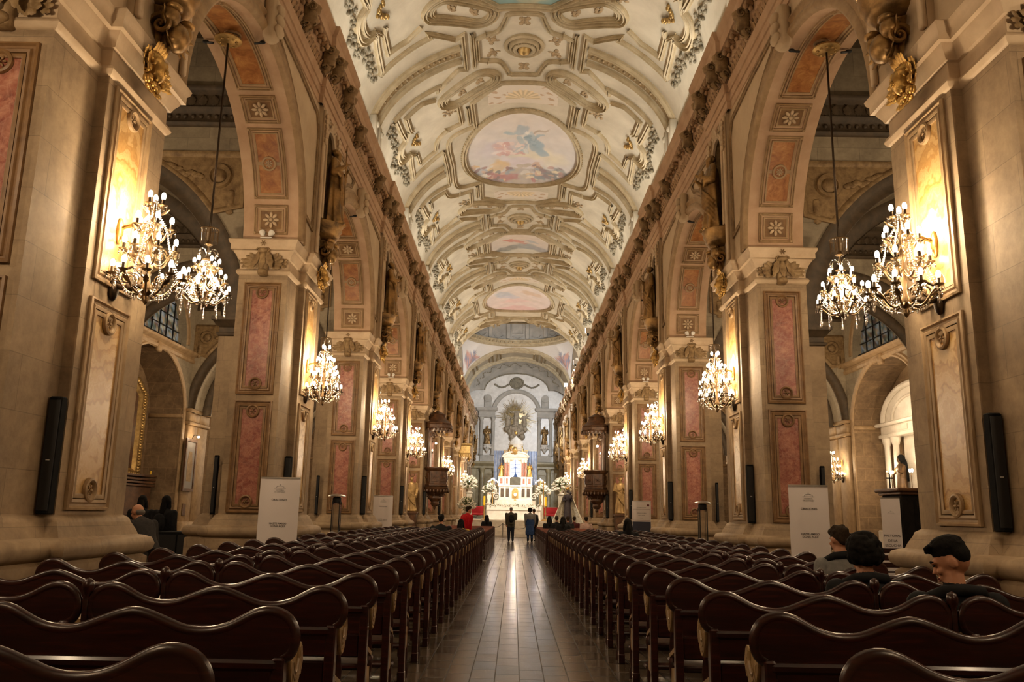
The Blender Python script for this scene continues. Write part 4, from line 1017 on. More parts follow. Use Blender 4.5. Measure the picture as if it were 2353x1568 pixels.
# ------------------------------------------------------------------ carved pews
PL = 1.31
half = [(.050, .968), (.018, .985), (.002, 1.02), (.0, 1.065), (.02, 1.11), (.058, 1.138), (.105, 1.147), (.155, 1.138), (.20, 1.115), (.255, 1.085), (.32, 1.065), (.385, 1.06), (.45, 1.068), (.52, 1.095), (.59, 1.122), (.63, 1.132), (PL/2, 1.135)]
WAVE = smoothp(half+[(PL-a, b) for a, b in half[-2::-1]], 1)
def pew_meshes():
    D = {}
    x = MB(); x.prism(WAVE, .028, T(0, -.014, 0)); D['back_panel'] = x.mesh('pew_back', 'pew_wood', 30)
    x = MB(); x.tube([(a, 0, b) for a, b in WAVE], .017, 8, flat=1.5); D['top_moulding'] = x.mesh('pew_top_moulding', 'pew_wood', 180)
    x = MB(); x.box(.055, PL-.055, -.045, .02, .925, .968, None, 0, .012); x.box(.07, PL-.07, -.03, .015, .905, .925); D['back_rail'] = x.mesh('pew_rail', 'pew_wood', 40)
    x = MB(); x.box(.05, PL-.05, .015, .40, .585, .62, None, 0, .012); x.box(.07, PL-.07, .36, .385, .52, .585); D['seat'] = x.mesh('pew_seat', 'pew_wood', 40)
    x = MB(); x.box(.08, PL-.08, -.01, .012, .66, .80, None, 0, .01); D['lower_back_board'] = x.mesh('pew_lower_board', 'pew_wood', 40)
    x = MB(); x.box(-.026, .026, -.035, .035, FL, .975, None, 0, .008); x.box(-.03, .03, -.04, .04, FL, FL+.09, None, 0, .006); D['post'] = x.mesh('pew_post', 'pew_wood', 40)
    # carved cloth swag under the arm, and the turned leg that carries it
    x = MB(); O = [(.035, .985), (.05, .93), (.085, .86), (.12, .815), (.15, .805), (.185, .83), (.205, .87), (.235, .865), (.255, .90), (.26, .95), (.245, .985), (.20, .992), (.15, .975), (.09, .97)]
    x.prism([(a, b) for a, b in O], .05, RZ(pi/2) @ T(0, -.025, 0))
    for s in (-1, 1):
        for k in range(4):
            d = .018*k; P = [(s*.026, lerp(.045+d, .235-d*.8, t), .955-d*.3-(.135-.030*k)*sin(pi*t)**.8) for t in [i/10 for i in range(11)]]; x.tube(P, .011, 6)
        for k in range(3): x.tube([(s*.024, .19+.022*k, .985), (s*.028, .195+.023*k, .93), (s*.022, .20+.02*k, .87)], .010, 6)
    x.tube([(-.03, .22, .975), (.03, .22, .975)], .028, 10)
    D['carved_arm'] = x.mesh('pew_carved_arm', 'pew_worn', 60)
    x = MB(); x.lathe([(.028, FL), (.028, FL+.08), (.018, FL+.1), (.024, FL+.2), (.016, FL+.34), (.026, FL+.40), (.026, FL+.48), (.016, FL+.5), (.024, FL+.56), (.014, FL+.64), (.022, .83)], 10, T(0, .21, 0)); D['front_leg'] = x.mesh('pew_leg', 'pew_wood', 60)
    x = MB(); x.prism([(.04, .60), (.20, .575), (.20, .43), (.17, .40), (.04, .40)], .03, RZ(pi/2) @ T(0, -.015, 0)); x.prism([(.03, .73), (.21, .665), (.21, .64), (.03, .70)], .045, RZ(pi/2) @ T(0, -.022, 0)); D['seat_end'] = x.mesh('pew_seat_end', 'pew_worn', 40)
    x = MB(); x.box(.09, PL-.09, -.34, -.20, FL+.17, FL+.205, None, 0, .01)
    for a in (.16, PL-.16): x.box(a-.02, a+.02, -.33, -.03, FL+.10, FL+.17)
    D['kneeler'] = x.mesh('pew_kneeler', 'pew_wood', 40)
    x = MB(); x.lathe([(.018, .97), (.02, 1.08), (.016, 1.10), (.028, 1.125), (.031, 1.15), (.025, 1.175), (.0, 1.19)], 12); D['end_knob'] = x.mesh('pew_knob', 'pew_wood', 60)
    return D
PM = pew_meshes()
def make_pew(name, knob):
    t = thing(name, None, 'pew')
    for n in ('back_panel', 'top_moulding', 'back_rail', 'seat', 'lower_back_board', 'kneeler'): link(n, PM[n], t)
    for a in (.055, PL-.055):
        for n in ('post', 'carved_arm', 'front_leg', 'seat_end'): link(n, PM[n], t, (a, 0, 0))
    if knob: link('end_knob', PM['end_knob'], t, (PL+.026, 0, 0))
    return t
PA = make_pew('carved_pew', True); PO = make_pew('carved_pew', False)
NROW = 24; first = {0: PA, 1: PO}; used = {0: False, 1: False}
def rowy(side, k): return (2.55 if side == 'left' else 2.70)+.985*k
for k in range(NROW):
    for side, mir in SIDES:
        for o in (0, 1):
            x0 = .945 if o == 0 else 2.322; y = rowy(side, k)
            lb = 'dark carved pew with wavy back, %s, %s, %s block' % ('row nearest the camera' if k == 0 else 'last carved row' if k == NROW-1 else ORD[k]+' row from the camera', 'at the aisle' if o == 0 else 'at the piers', side)
            # the mirror-image pew on the left is the same pew turned about: it is alike at both ends
            loc = (x0, y, 0) if not mir else (-x0-PL, y, 0)
            if not used[o] and not mir:
                t = first[o]; used[o] = True; t.location = loc; t['label'] = lb; t['group'] = 'carved pews'
            elif mir and o == 0:
                t = dup(PO, loc, 0, lb, group='carved pews'); link('end_knob', PM['end_knob'], t, (-.026, 0, 0))
            else: t = dup(first[o], loc, 0, lb, group='carved pews')
            t['group'] = 'carved pews'
# plain straight-backed pews further on
PL2 = 2.65
def plain():
    D = {}
    x = MB(); x.box(.03, PL2-.03, -.02, .02, .55, .97, None, 0, .01); D['back_panel'] = x.mesh('plain_back', 'pew_wood', 40)
    x = MB(); x.box(0, PL2, -.04, .04, .965, 1.0, None, 0, .012); D['top_rail'] = x.mesh('plain_top', 'pew_red', 40)
    x = MB(); x.box(.03, PL2-.03, .02, .40, .57, .61, None, 0, .01); D['seat'] = x.mesh('plain_seat', 'pew_wood', 40)
    x = MB(); x.box(-.02, .02, -.04, .34, FL, .62, None, 0, .01); x.box(-.02, .02, -.04, .04, .6, .97, None, 0, .008); x.box(-.022, .022, -.0, .30, .74, .775, None, 0, .01); x.box(-.018, .018, .26, .30, .6, .75); D['end_panel'] = x.mesh('plain_end', 'pew_wood', 40)
    x = MB(); x.box(.1, PL2-.1, -.32, -.2, FL+.16, FL+.2, None, 0, .01); x.box(.3, .34, -.3, -.02, FL+.1, FL+.16); x.box(PL2-.34, PL2-.3, -.3, -.02, FL+.1, FL+.16); D['kneeler'] = x.mesh('plain_kneeler', 'pew_wood', 40)
    return D
mottled('pew_red', lin('5a2a1a'), lin('7c4028'), 6, .35)
D = plain(); P0 = None; NR2 = 14
for k in range(NR2):
    for side, mir in SIDES:
        lb = 'plain straight-backed pew, %s row past the rope posts, %s block' % (ORD[k], side); loc = (.97, 27.4+.98*k, 0) if not mir else (-.97-PL2, 27.4+.98*k, 0)
        if P0 is None:
            P0 = t = thing('plain_pew', lb, 'pew', loc, 0, 'plain pews')
            for n in ('back_panel', 'top_rail', 'seat', 'kneeler'): link(n, D[n], t)
            for a in (.0, PL2): link('end_panel', D['end_panel'], t, (a, 0, 0))
        else: dup(P0, loc, 0, lb)

# ------------------------------------------------------------------ chandeliers
def candle_arm(R, z0, z1, rt=.011):
    """arm from the stem out to radius R, with drip pan and candle sleeve; bulb apart"""
    x = MB(); P = [(R*t, 0, z0+(-.10*sin(pi*min(1, t*1.25)))*(1 if t < .8 else 1)+(z1-z0)*max(0, (t-.45)/.55)**2) for t in [i/12 for i in range(13)]]
    x.tube(P, rt, 6); scroll(x, T(R*.45, 0, z0+.02) @ RX(pi/2), .055, 1.3, .009)
    x.lathe([(.008, z1-.01), (.045, z1+.008), (.048, z1+.016), (.012, z1+.012)], 10, T(R, 0, 0)); x.lathe([(.016, z1+.01), (.015, z1+.075)], 8, T(R, 0, 0), mi=1)
    for q in range(4): x.ell((R+.042*cos(q*pi/2), .042*sin(q*pi/2), z1-.03), (.008, .008, .026), 5, 4, mi=2)
    leaf(x, T(R*.7, 0, z0-.03) @ RZ(-pi/2) @ RX(.4), .12, .05, .5)
    b = MB(); b.ell((R, 0, z1+.108), (.023, .023, .042), 8, 7)
    return x.mesh('arm', ['lamp_metal', 'lamp_dark', 'crystal'], 60), b.mesh('bulb', 'bulb_glow', 180)
def beads(x, P, r=.012, gap=.03, mi=0):
    P = [Vector(p) for p in P]; L = [0]
    for a, b in zip(P, P[1:]): L.append(L[-1]+(b-a).length)
    s = 0; i = 0
    while s < L[-1]:
        while L[i+1] < s: i += 1
        t = (s-L[i])/max(1e-6, L[i+1]-L[i]); p = P[i].lerp(P[i+1], t); x.ell(tuple(p), (r, r, r*1.15), 5, 4, None, mi); s += gap
def wall_chandelier():
    t = thing('wall_chandelier', None, 'chandelier')
    x = MB(); x.ell((.02, 0, 3.66), (.05, .07, .17), 10, 8); x.tube([(.02, 0, 3.66), (.14, 0, 3.62), (.26, 0, 3.65), (.34, 0, 3.62)], [.035, .03, .026, .03], 8); x.tube([(.04, 0, 3.78), (.18, 0, 3.84), (.30, 0, 3.74)], .014, 6)
    scroll(x, T(.14, 0, 3.72) @ RX(pi/2), .07, 1.4, .013); x.ell((.17, 0, 3.63), (.04, .05, .05), 8, 6); x.build('wall_bracket', 'lamp_dark', t, 60)
    x = MB(); x.ell((.015, 0, 4.2), (.03, .05, .14), 10, 8); x.tube([(.02, 0, 4.22), (.12, 0, 4.26), (.24, 0, 4.2), (.33, 0, 4.24)], .013, 6); leaf(x, T(.03, 0, 4.25) @ RZ(-pi/2), .2, .1, .6); leaf(x, T(.03, 0, 4.15) @ RZ(-pi/2) @ RX(-.7), .2, .1, -.6); x.build('upper_hook', 'gold', t, 60)
    x = MB(); x.lathe([(.0, 3.46), (.02, 3.48), (.035, 3.52), (.02, 3.55), (.05, 3.58), (.06, 3.62), (.03, 3.67), (.018, 3.75), (.03, 3.82), (.018, 3.9), (.016, 4.0), (.035, 4.05), (.018, 4.1), (.015, 4.28), (.03, 4.33), (.015, 4.38), (.012, 4.5), (.02, 4.52), (.0, 4.53)], 12, T(.34, 0, 0)); x.build('stem', 'lamp_metal', t, 60)
    for n, R, z0, z1, ph in ((9, .32, 3.66, 3.72, .2), (7, .24, 3.95, 3.98, .0), (5, .165, 4.2, 4.22, .3), (3, .07, 4.40, 4.46, 0)):
        am, bm = candle_arm(R, z0, z1)
        for k in range(n):
            a = ph+2*pi*k/n; o = link('arm', am, t, (.34, 0, 0), (0, 0, a)); link('bulb', bm, o)
    for k in range(8):
        a = 2*pi*k/8; q = lambda r, z: (.34+r*cos(a), r*sin(a), z)
        x = MB(); beads(x, [q(.02, 4.5), q(.06, 4.35), q(.15, 4.2), q(.16, 4.12), q(.2, 3.98), q(.23, 3.9), q(.28, 3.78), q(.30, 3.64)], .010, .026); x.ell(q(.30, 3.60), (.016, .016, .045), 6, 5); x.build('crystal_string', 'crystal', t, 180)
        x = MB(); beads(x, [q(.28, 3.72), q(.2, 3.56), q(.08, 3.52)], .010, .028); x.build('crystal_swag', 'crystal', t, 180)
    return t
def hanging_chandelier():
    t = thing('hanging_chandelier', None, 'chandelier')
    x = MB(); x.tube([(0, 0, 5.5), (0, 0, 8.46)], .016, 8); x.build('cord', 'lamp_dark', t, 180)
    x = MB(); x.lathe([(.02, 8.42), (.16, 8.45), (.20, 8.47), (.2, 8.49)], 20)
    for q in range(10): x.ell((.13*cos(q*.628), .13*sin(q*.628), 8.44), (.025, .025, .02), 6, 4)
    x.build('ceiling_rose', 'gold_dull', t, 60)
    x = MB(); x.lathe([(.12, 5.28), (.125, 5.44), (.13, 5.47)], 18, cap=False); x.build('glass_collar', 'glass_clear', t, 60)
    x = MB(); x.lathe([(.13, 5.465), (.135, 5.475), (.13, 5.485)], 18, cap=False)
    for q in range(8): x.tube([(.125*cos(q*pi/4), .125*sin(q*pi/4), z) for z in (5.47, 5.27)], .006, 5)
    x.lathe([(.015, 5.5), (.02, 5.40), (.012, 5.32), (.06, 5.25), (.014, 5.22), (.016, 5.08), (.03, 5.06), (.075, 5.02), (.02, 5.0), (.018, 4.9), (.05, 4.86), (.02, 4.82), (.018, 4.6), (.06, 4.55), (.03, 4.48), (.02, 4.40), (.04, 4.36), (.0, 4.32)], 14)
    x.build('stem', 'lamp_metal', t, 60)
    x = MB()
    for q in range(6):
        a = q*pi/3; x.tube([(.01*cos(a), .01*sin(a), 5.08), (.06*cos(a), .06*sin(a), 5.18), (.12*cos(a), .12*sin(a), 5.17), (.14*cos(a), .14*sin(a), 5.12)], .007, 5); x.ell((.14*cos(a), .14*sin(a), 5.10), (.022, .022, .03), 6, 5)
    x.build('crystal_plume', 'crystal', t, 60)
    for n, R, z0, z1, ph in ((6, .17, 4.88, 4.90, .2), (7, .27, 4.66, 4.70, .5), (8, .34, 4.48, 4.50, .1)):
        am, bm = candle_arm(R, z0, z1)
        for k in range(n): o = link('arm', am, t, None, (0, 0, ph+2*pi*k/n)); link('bulb', bm, o)
    for k in range(10):
        a = 2*pi*k/10; q = lambda r, z: (r*cos(a), r*sin(a), z)
        x = MB(); beads(x, [q(.03, 5.0), q(.07, 4.85), q(.15, 4.72), q(.22, 4.64), q(.30, 4.5), q(.31, 4.30)], .010, .025); x.ell(q(.31, 4.26), (.014, .014, .05), 6, 5); x.build('crystal_string', 'crystal', t, 180)
        x = MB(); beads(x, [q(.24, 4.6), q(.2, 4.48), q(.1, 4.4), q(.03, 4.38)], .010, .026); x.build('crystal_swag', 'crystal', t, 180)
    return t
c0 = wall_chandelier(); h0 = hanging_chandelier(); u = [0, 0]
for k in (0, 1, 2, 3, 5, 7, 4, 6):
    for side, mir in SIDES:
        s = -1 if mir else 1
        lb = 'brass wall chandelier on the %s pier from the camera, %s side of the nave' % (ORD[k], side)
        loc = (s*3.995, YC(k)-.20, 0); rz = 0 if mir else pi
        if k in (4, 6): pass
        elif u[0] == 0: u[0] = 1; c0.location = loc; c0.rotation_euler = (0, 0, rz); c0['label'] = lb; c0['group'] = 'wall chandeliers'
        else: dup(c0, loc, rz, lb, group='wall chandeliers')
        if k < 7:
            lb = 'crystal chandelier on a cord in the %s arch from the camera, %s arcade' % (ORD[k], side); loc = (s*4.5, YC(k)+HA-.05, 0)
            if u[1] == 0: u[1] = 1; h0.location = loc; h0['label'] = lb; h0['group'] = 'hanging chandeliers'
            else: dup(h0, loc, .3*k, lb, group='hanging chandeliers')

# ------------------------------------------------------------------ column loudspeakers
def speaker(loc, lb, rz=0):
    t = thing('column_speaker', lb, 'loudspeaker', loc, rz, 'column loudspeakers')
    x = MB(); x.box(-.055, .055, -.05, .05, 0, 1.0, None, 0, .01); x.build('cabinet', 'black_plastic', t, 40)
    x = MB(); x.box(-.05, .05, -.056, -.048, .03, .97, None, 0, .004); x.build('grille', 'steel_dark', t, 40)
    x = MB(); x.box(-.016, .016, -.059, -.055, .45, .457); x.build('badge', 'white_plastic', t, 0)
    x = MB(); x.box(-.03, .03, .06, .11, .15, .2); x.box(-.03, .03, .06, .11, .8, .85); x.build('mount', 'steel_dark', t, 40)
    return t
for k in range(0, 6):
    for side, mir in SIDES:
        s = -1 if mir else 1
        speaker((s*4.04, YC(k)-.79, 1.48), 'black column loudspeaker on the nave corner of the %s pier, %s arcade' % (ORD[k], side))
        if 0 < k < 4: speaker((s*5.2, YC(k)-1.10, 1.46), 'black column loudspeaker at the aisle edge of the %s pier, %s arcade' % (ORD[k], side)).scale = (.6, .8, 1)

# ------------------------------------------------------------------ lettering from strokes (each letter on a 4 x 6 grid)
GL = {'A': '04-0006 26,06-4024x', }
def text_mesh(name, s, size, mat, parent, loc, align='CENTER', bold=0.0):
    cu = bpy.data.curves.new(name, 'FONT'); cu.body = s; cu.size = size; cu.align_x = align; cu.extrude = .0008; cu.offset = bold or size*.012
    o = bpy.data.objects.new(name, cu); COL.objects.link(o); dg = bpy.context.evaluated_depsgraph_get(); me = bpy.data.meshes.new_from_object(o.evaluated_get(dg)); bpy.data.objects.remove(o); bpy.data.curves.remove(cu)
    me.materials.clear(); me.materials.append(MT[mat]); return link(name, me, parent, loc, (pi/2, 0, 0))
def banner(loc, w, h, rz, lb, lines, qr=True):
    t = thing('roll_up_banner', lb, 'banner', loc, rz)
    x = MB(); x.box(-w/2, w/2, -.002, .002, .06, h); x.build('sheet', 'banner_white', t, 0)
    x = MB(); x.box(-w/2-.01, w/2+.01, -.06, .06, 0, .07, None, 0, .02); x.build('base', 'steel', t, 40)
    x = MB(); x.box(-w/2, w/2, -.012, .012, h-.015, h+.012, None, 0, .006); x.build('top_rail', 'steel', t, 40)
    x = MB(); x.tube([(0, .03, .05), (0, .02, h-.01)], .008, 6); x.build('pole', 'steel_dark', t, 60)
    for s, z, sz, m in lines: text_mesh('lettering', s, sz, m, t, (0, -.0035, z))
    return t
def church_mark(t, z, s):
    x = MB(); x.box(-.10*s, .10*s, -.004, -.003, z, z+.004*s); x.tube([(.07*s*cos(pi*i/10), -.0035, z+.01*s+.035*s*sin(pi*i/10)) for i in range(11)], .003*s, 4); x.box(-.003*s, .003*s, -.004, -.003, z+.045*s, z+.075*s); x.box(-.012*s, .012*s, -.004, -.003, z+.06*s, z+.065*s); x.build('emblem', 'banner_grey', t, 0)
L1 = [('CATEDRAL', 1.70, .026, 'banner_grey'), ('DE SANTIAGO', 1.672, .026, 'banner_grey'), ('ORACIONES', 1.545, .043, 'banner_text'), ('HAZTE AMIGO', 1.185, .040, 'banner_text'), ('DONA AQUI', 1.145, .040, 'banner_text'), ('ENCIENDE', .80, .040, 'banner_text'), ('UNA VELA', .76, .040, 'banner_text')]
t = banner((-3.74, 13.3, FL), .62, 1.90, .03, 'white roll-up banner in front of the second pier, left of the pews', L1); church_mark(t, 1.735, .9)
t = banner((4.28, 12.6, FL), .58, 1.90, -.03, 'white roll-up banner standing right of the pews near the seated worshippers', L1); church_mark(t, 1.735, .9)
t = banner((-3.85, 24.6, FL), .56, 1.86, .03, 'small distant white roll-up banner beside the cased heater, left of the pews', L1); church_mark(t, 1.70, .9)
t = banner((3.72, 25.4, FL), .56, 1.86, -.03, 'distant white banner with a navy lower half, right of the pews', [('INFORMACIONES', 1.66, .036, 'banner_grey'), ('HORARIOS DE MISAS', 1.50, .030, 'banner_text'), ('LUNES A VIERNES', 1.44, .026, 'banner_text'), ('SABADO', 1.36, .026, 'banner_text')])
x = MB(); x.box(-.27, .27, -.0045, -.002, .1, 1.26); x.build('navy_block', 'banner_navy', t, 0)
x = MB(); x.ell((.20, -.003, 1.74), (.035, .002, .035), 16, 6); x.build('round_seal', 'maroon', t, 60)
x = MB(); P = rect(-.25, 1.30, .25, 1.62); x.sweep([(a, -.002, b) for a, b in P], [(-.003, 0), (-.003, .002), (.003, .002), (.003, 0)], None, 0, True, (0, -1, 0)); x.build('border_line', 'maroon', t, 0)

# ------------------------------------------------------------------ patio heaters with glass sides
def heater(loc, lb, cap=True):
    t = thing('patio_heater', lb, 'heater', loc)
    x = MB(); x.lathe([(.19, 0), (.19, .04), (.16, .06), (.15, .55), (.13, .6)], 16); x.build('base', 'steel_dark', t, 40)
    for a in range(4):
        x = MB(); x.tube([(.125*cos(a*pi/2+.8), .125*sin(a*pi/2+.8), .02), (.115*cos(a*pi/2+.8), .115*sin(a*pi/2+.8), 1.62)], .014, 6); x.build('leg', 'steel_dark', t, 60)
    x = MB(); x.lathe([(.05, .6), (.05, 1.6)], 12, cap=False); x.build('glass_tube', 'glass_clear', t, 60)
    x = MB(); x.lathe([(.09, 1.58), (.10, 1.62), (.10, 1.70), (.06, 1.73)], 16); x.build('burner', 'steel_dark', t, 40)
    if cap: x = MB(); x.lathe([(.0, 1.80), (.10, 1.79), (.19, 1.755), (.21, 1.74), (.205, 1.735), (.1, 1.76), (.0, 1.77)], 24); x.build('reflector_cap', 'steel', t, 60)
    for a in range(4):
        x = MB(); M = RZ(a*pi/2+.8+pi/4); x.box(.088, .092, -.08, .08, .62, 1.55, M); x.build('glass_panel', 'glass_clear', t, 0)
    return t
heater((-4.15, 19.6, FL), 'slim dark patio heater with disc cap, in front of the third pier, left side'); heater((4.32, 19.9, FL), 'slim dark patio heater with disc cap, in front of the third pier, right side'); heater((-3.95, 25.6, FL), 'cased dark heater half behind the small distant banner')
# rope posts
def post(loc, lb):
    t = thing('rope_post', lb, 'stanchion', loc, 0, 'rope posts')
    x = MB(); x.lathe([(.16, 0), (.16, .015), (.03, .03), (.0, .035)], 20); x.build('base', 'steel', t, 60)
    x = MB(); x.lathe([(.022, .02), (.022, .86), (.03, .87), (.03, .91), (.0, .92)], 12); x.build('pole', 'steel', t, 60); return t
post((-1.03, 26.3, FL), 'steel rope post at the left aisle edge where the carved pews end'); post((1.12, 26.6, FL), 'steel rope post at the right aisle edge where the carved pews end'); a = post((-.70, 49.6, FL), 'rope post before the sanctuary steps, left of the standing man'); post((1.05, 50.0, FL), 'rope post before the sanctuary steps, behind the standing couple'); 
x = MB(); x.tube([(lerp(-.70, 1.05, i/12), lerp(49.6, 50, i/12), FL+.86-.28*sin(pi*i/12)) for i in range(13)], .014, 6); x.tube([(lerp(-.72, -1.5, i/8), 49.6, FL+.86-.2*sin(pi*i/8)) for i in range(9)], .014, 6); tag(x.build('barrier_rope', 'steel_dark', None, 180), 'dark barrier rope sagging across the aisle before the sanctuary steps', 'rope')
# ------------------------------------------------------------------ figures: one continuous skin grown over tapered limbs
def voxel(mb, vs, smooth=2, name='figure'):
    me0 = mb.mesh('tmp', 'bronze', 0); o = bpy.data.objects.new('tmp', me0); COL.objects.link(o)
    m = o.modifiers.new('r', 'REMESH'); m.mode = 'VOXEL'; m.voxel_size = vs
    if smooth: q = o.modifiers.new('s', 'SMOOTH'); q.iterations = smooth; q.factor = .5
    dg = bpy.context.evaluated_depsgraph_get(); me = bpy.data.meshes.new_from_object(o.evaluated_get(dg)); me.name = name
    bpy.data.objects.remove(o); bpy.data.meshes.remove(me0); me.materials.clear()
    me.polygons.foreach_set('use_smooth', np.ones(len(me.polygons), bool)); return me
def limb(x, P, R, n=10, flat=1.0):
    """tapered limb through joints P with radii R, round at every joint"""
    P = [Vector(p) for p in P]
    for p, r in zip(P, R): x.ell(tuple(p), (r, r, r), n, 8)
    Q = []; W = []
    for i in range(len(P)-1):
        for t in ((0, .33, .66) if i < len(P)-2 else (0, .33, .66, 1)): Q.append(P[i].lerp(P[i+1], t)); W.append(lerp(R[i], R[i+1], t))
    x.tube(Q, W, n)
def paint_parts(me, segs, mats):
    """give each face the material of the nearest limb (p0,p1,r,mat index)"""
    n = len(me.polygons); C = np.empty(n*3); me.polygons.foreach_get('center', C); C = C.reshape(-1, 3); best = np.full(n, 1e9); mi = np.zeros(n, np.int32)
    for p0, p1, r, k in segs:
        a = np.array(p0, float); b = np.array(p1, float); ab = b-a; L = (ab*ab).sum()+1e-9
        t = np.clip(((C-a)@ab)/L, 0, 1); d = np.linalg.norm(C-(a+t[:, None]*ab), axis=1)-r; w = d < best; best[w] = d[w]; mi[w] = k
    for m in mats: me.materials.append(MT[m])
    me.polygons.foreach_set('material_index', mi)
simple('skin', lin('b57f5f'), .55); simple('skin_pale', lin('c99676'), .55); mottled('hair_black', (.005, .0045, .004), (.012, .010, .009), 60, .82, 0, .3, 200); mottled('hair_brown', (.02, .012, .007), (.04, .026, .015), 60, .82, 0, .3, 200); simple('hair_grey', (.12, .10, .085), .7)
mottled('jacket_black', (.010, .010, .011), (.018, .018, .019), 20, .8); mottled('jacket_dark', (.022, .02, .02), (.04, .036, .034), 20, .8); mottled('jacket_grey', (.16, .16, .15), (.24, .23, .22), 20, .85); mottled('jacket_olive', (.05, .045, .03), (.08, .07, .05), 20, .8)
mottled('coat_red', lin('8e1016'), lin('b5151c'), 20, .8); mottled('jacket_yellow', lin('b58a35'), lin('d1a850'), 20, .85); mottled('sweater_pale', lin('b0a794'), lin('cfc6b2'), 20, .9); mottled('jeans', (.012, .014, .02), (.025, .028, .04), 20, .8); mottled('wrap_blue', lin('24365a'), lin('3a5484'), 20, .8); mottled('coat_pink', lin('b08f84'), lin('cbb0a2'), 20, .8)

def head(x, c, R, s=1.0, face=True):
    """skull, jaw, nose, brow, ears, neck stub; R: 3x3 head turn, local -Y is the front"""
    H = Matrix.Translation(c) @ R.to_4x4() @ SC(s)
    x.ell((0, .012, .025), (.077, .096, .098), 14, 12, H); x.ell((0, -.035, -.05), (.056, .056, .06), 12, 9, H); x.ell((0, -.066, -.088), (.028, .026, .022), 8, 6, H)
    if face:
        x.tube([tuple(v) for v in ((0, -.082, .018), (0, -.098, -.012), (0, -.106, -.030))], [.010, .013, .017], 8, H); x.ell((0, -.088, .03), (.055, .016, .014), 8, 6, H)
        for q in (-1, 1):
            x.ell((q*.078, .012, .0), (.012, .024, .034), 8, 7, H); x.ell((q*.038, -.072, -.022), (.026, .02, .02), 8, 6, H)
        x.ell((0, -.088, -.056), (.024, .012, .008), 8, 5, H); x.ell((0, -.086, -.070), (.022, .012, .009), 8, 5, H)
    return H
def fingers(x, wrist, hand, palmn, side, curl=.5, s=1.0):
    """palm, four bent fingers of unequal length and a thumb"""
    w = Vector(wrist); d = (Vector(hand)-w).normalized(); n = Vector(palmn); n = (n-d*n.dot(d)).normalized(); b = d.cross(n)*side
    M = frameM(w, b, d, n); x.ell((0, .05*s, 0), (.040*s, .052*s, .018*s), 10, 8, M)
    for k, L in enumerate((.068, .078, .072, .056)):
        P = [Vector(((.030-.020*k)*s, .088*s, 0))]; a = 0
        for j, l in enumerate((.45, .32, .23)): a += curl*(.5+.25*j); P.append(P[-1]+Vector((0, cos(a), sin(a)))*L*l*s)
        x.tube([tuple(p) for p in P], [.0095*s, .009*s, .008*s, .0065*s], 6, M)
    x.tube([(.034*s, .03*s, .004), (.058*s, .058*s, .018*s), (.060*s, .085*s, .03*s)], [.0115*s, .010*s, .008*s], 6, M)
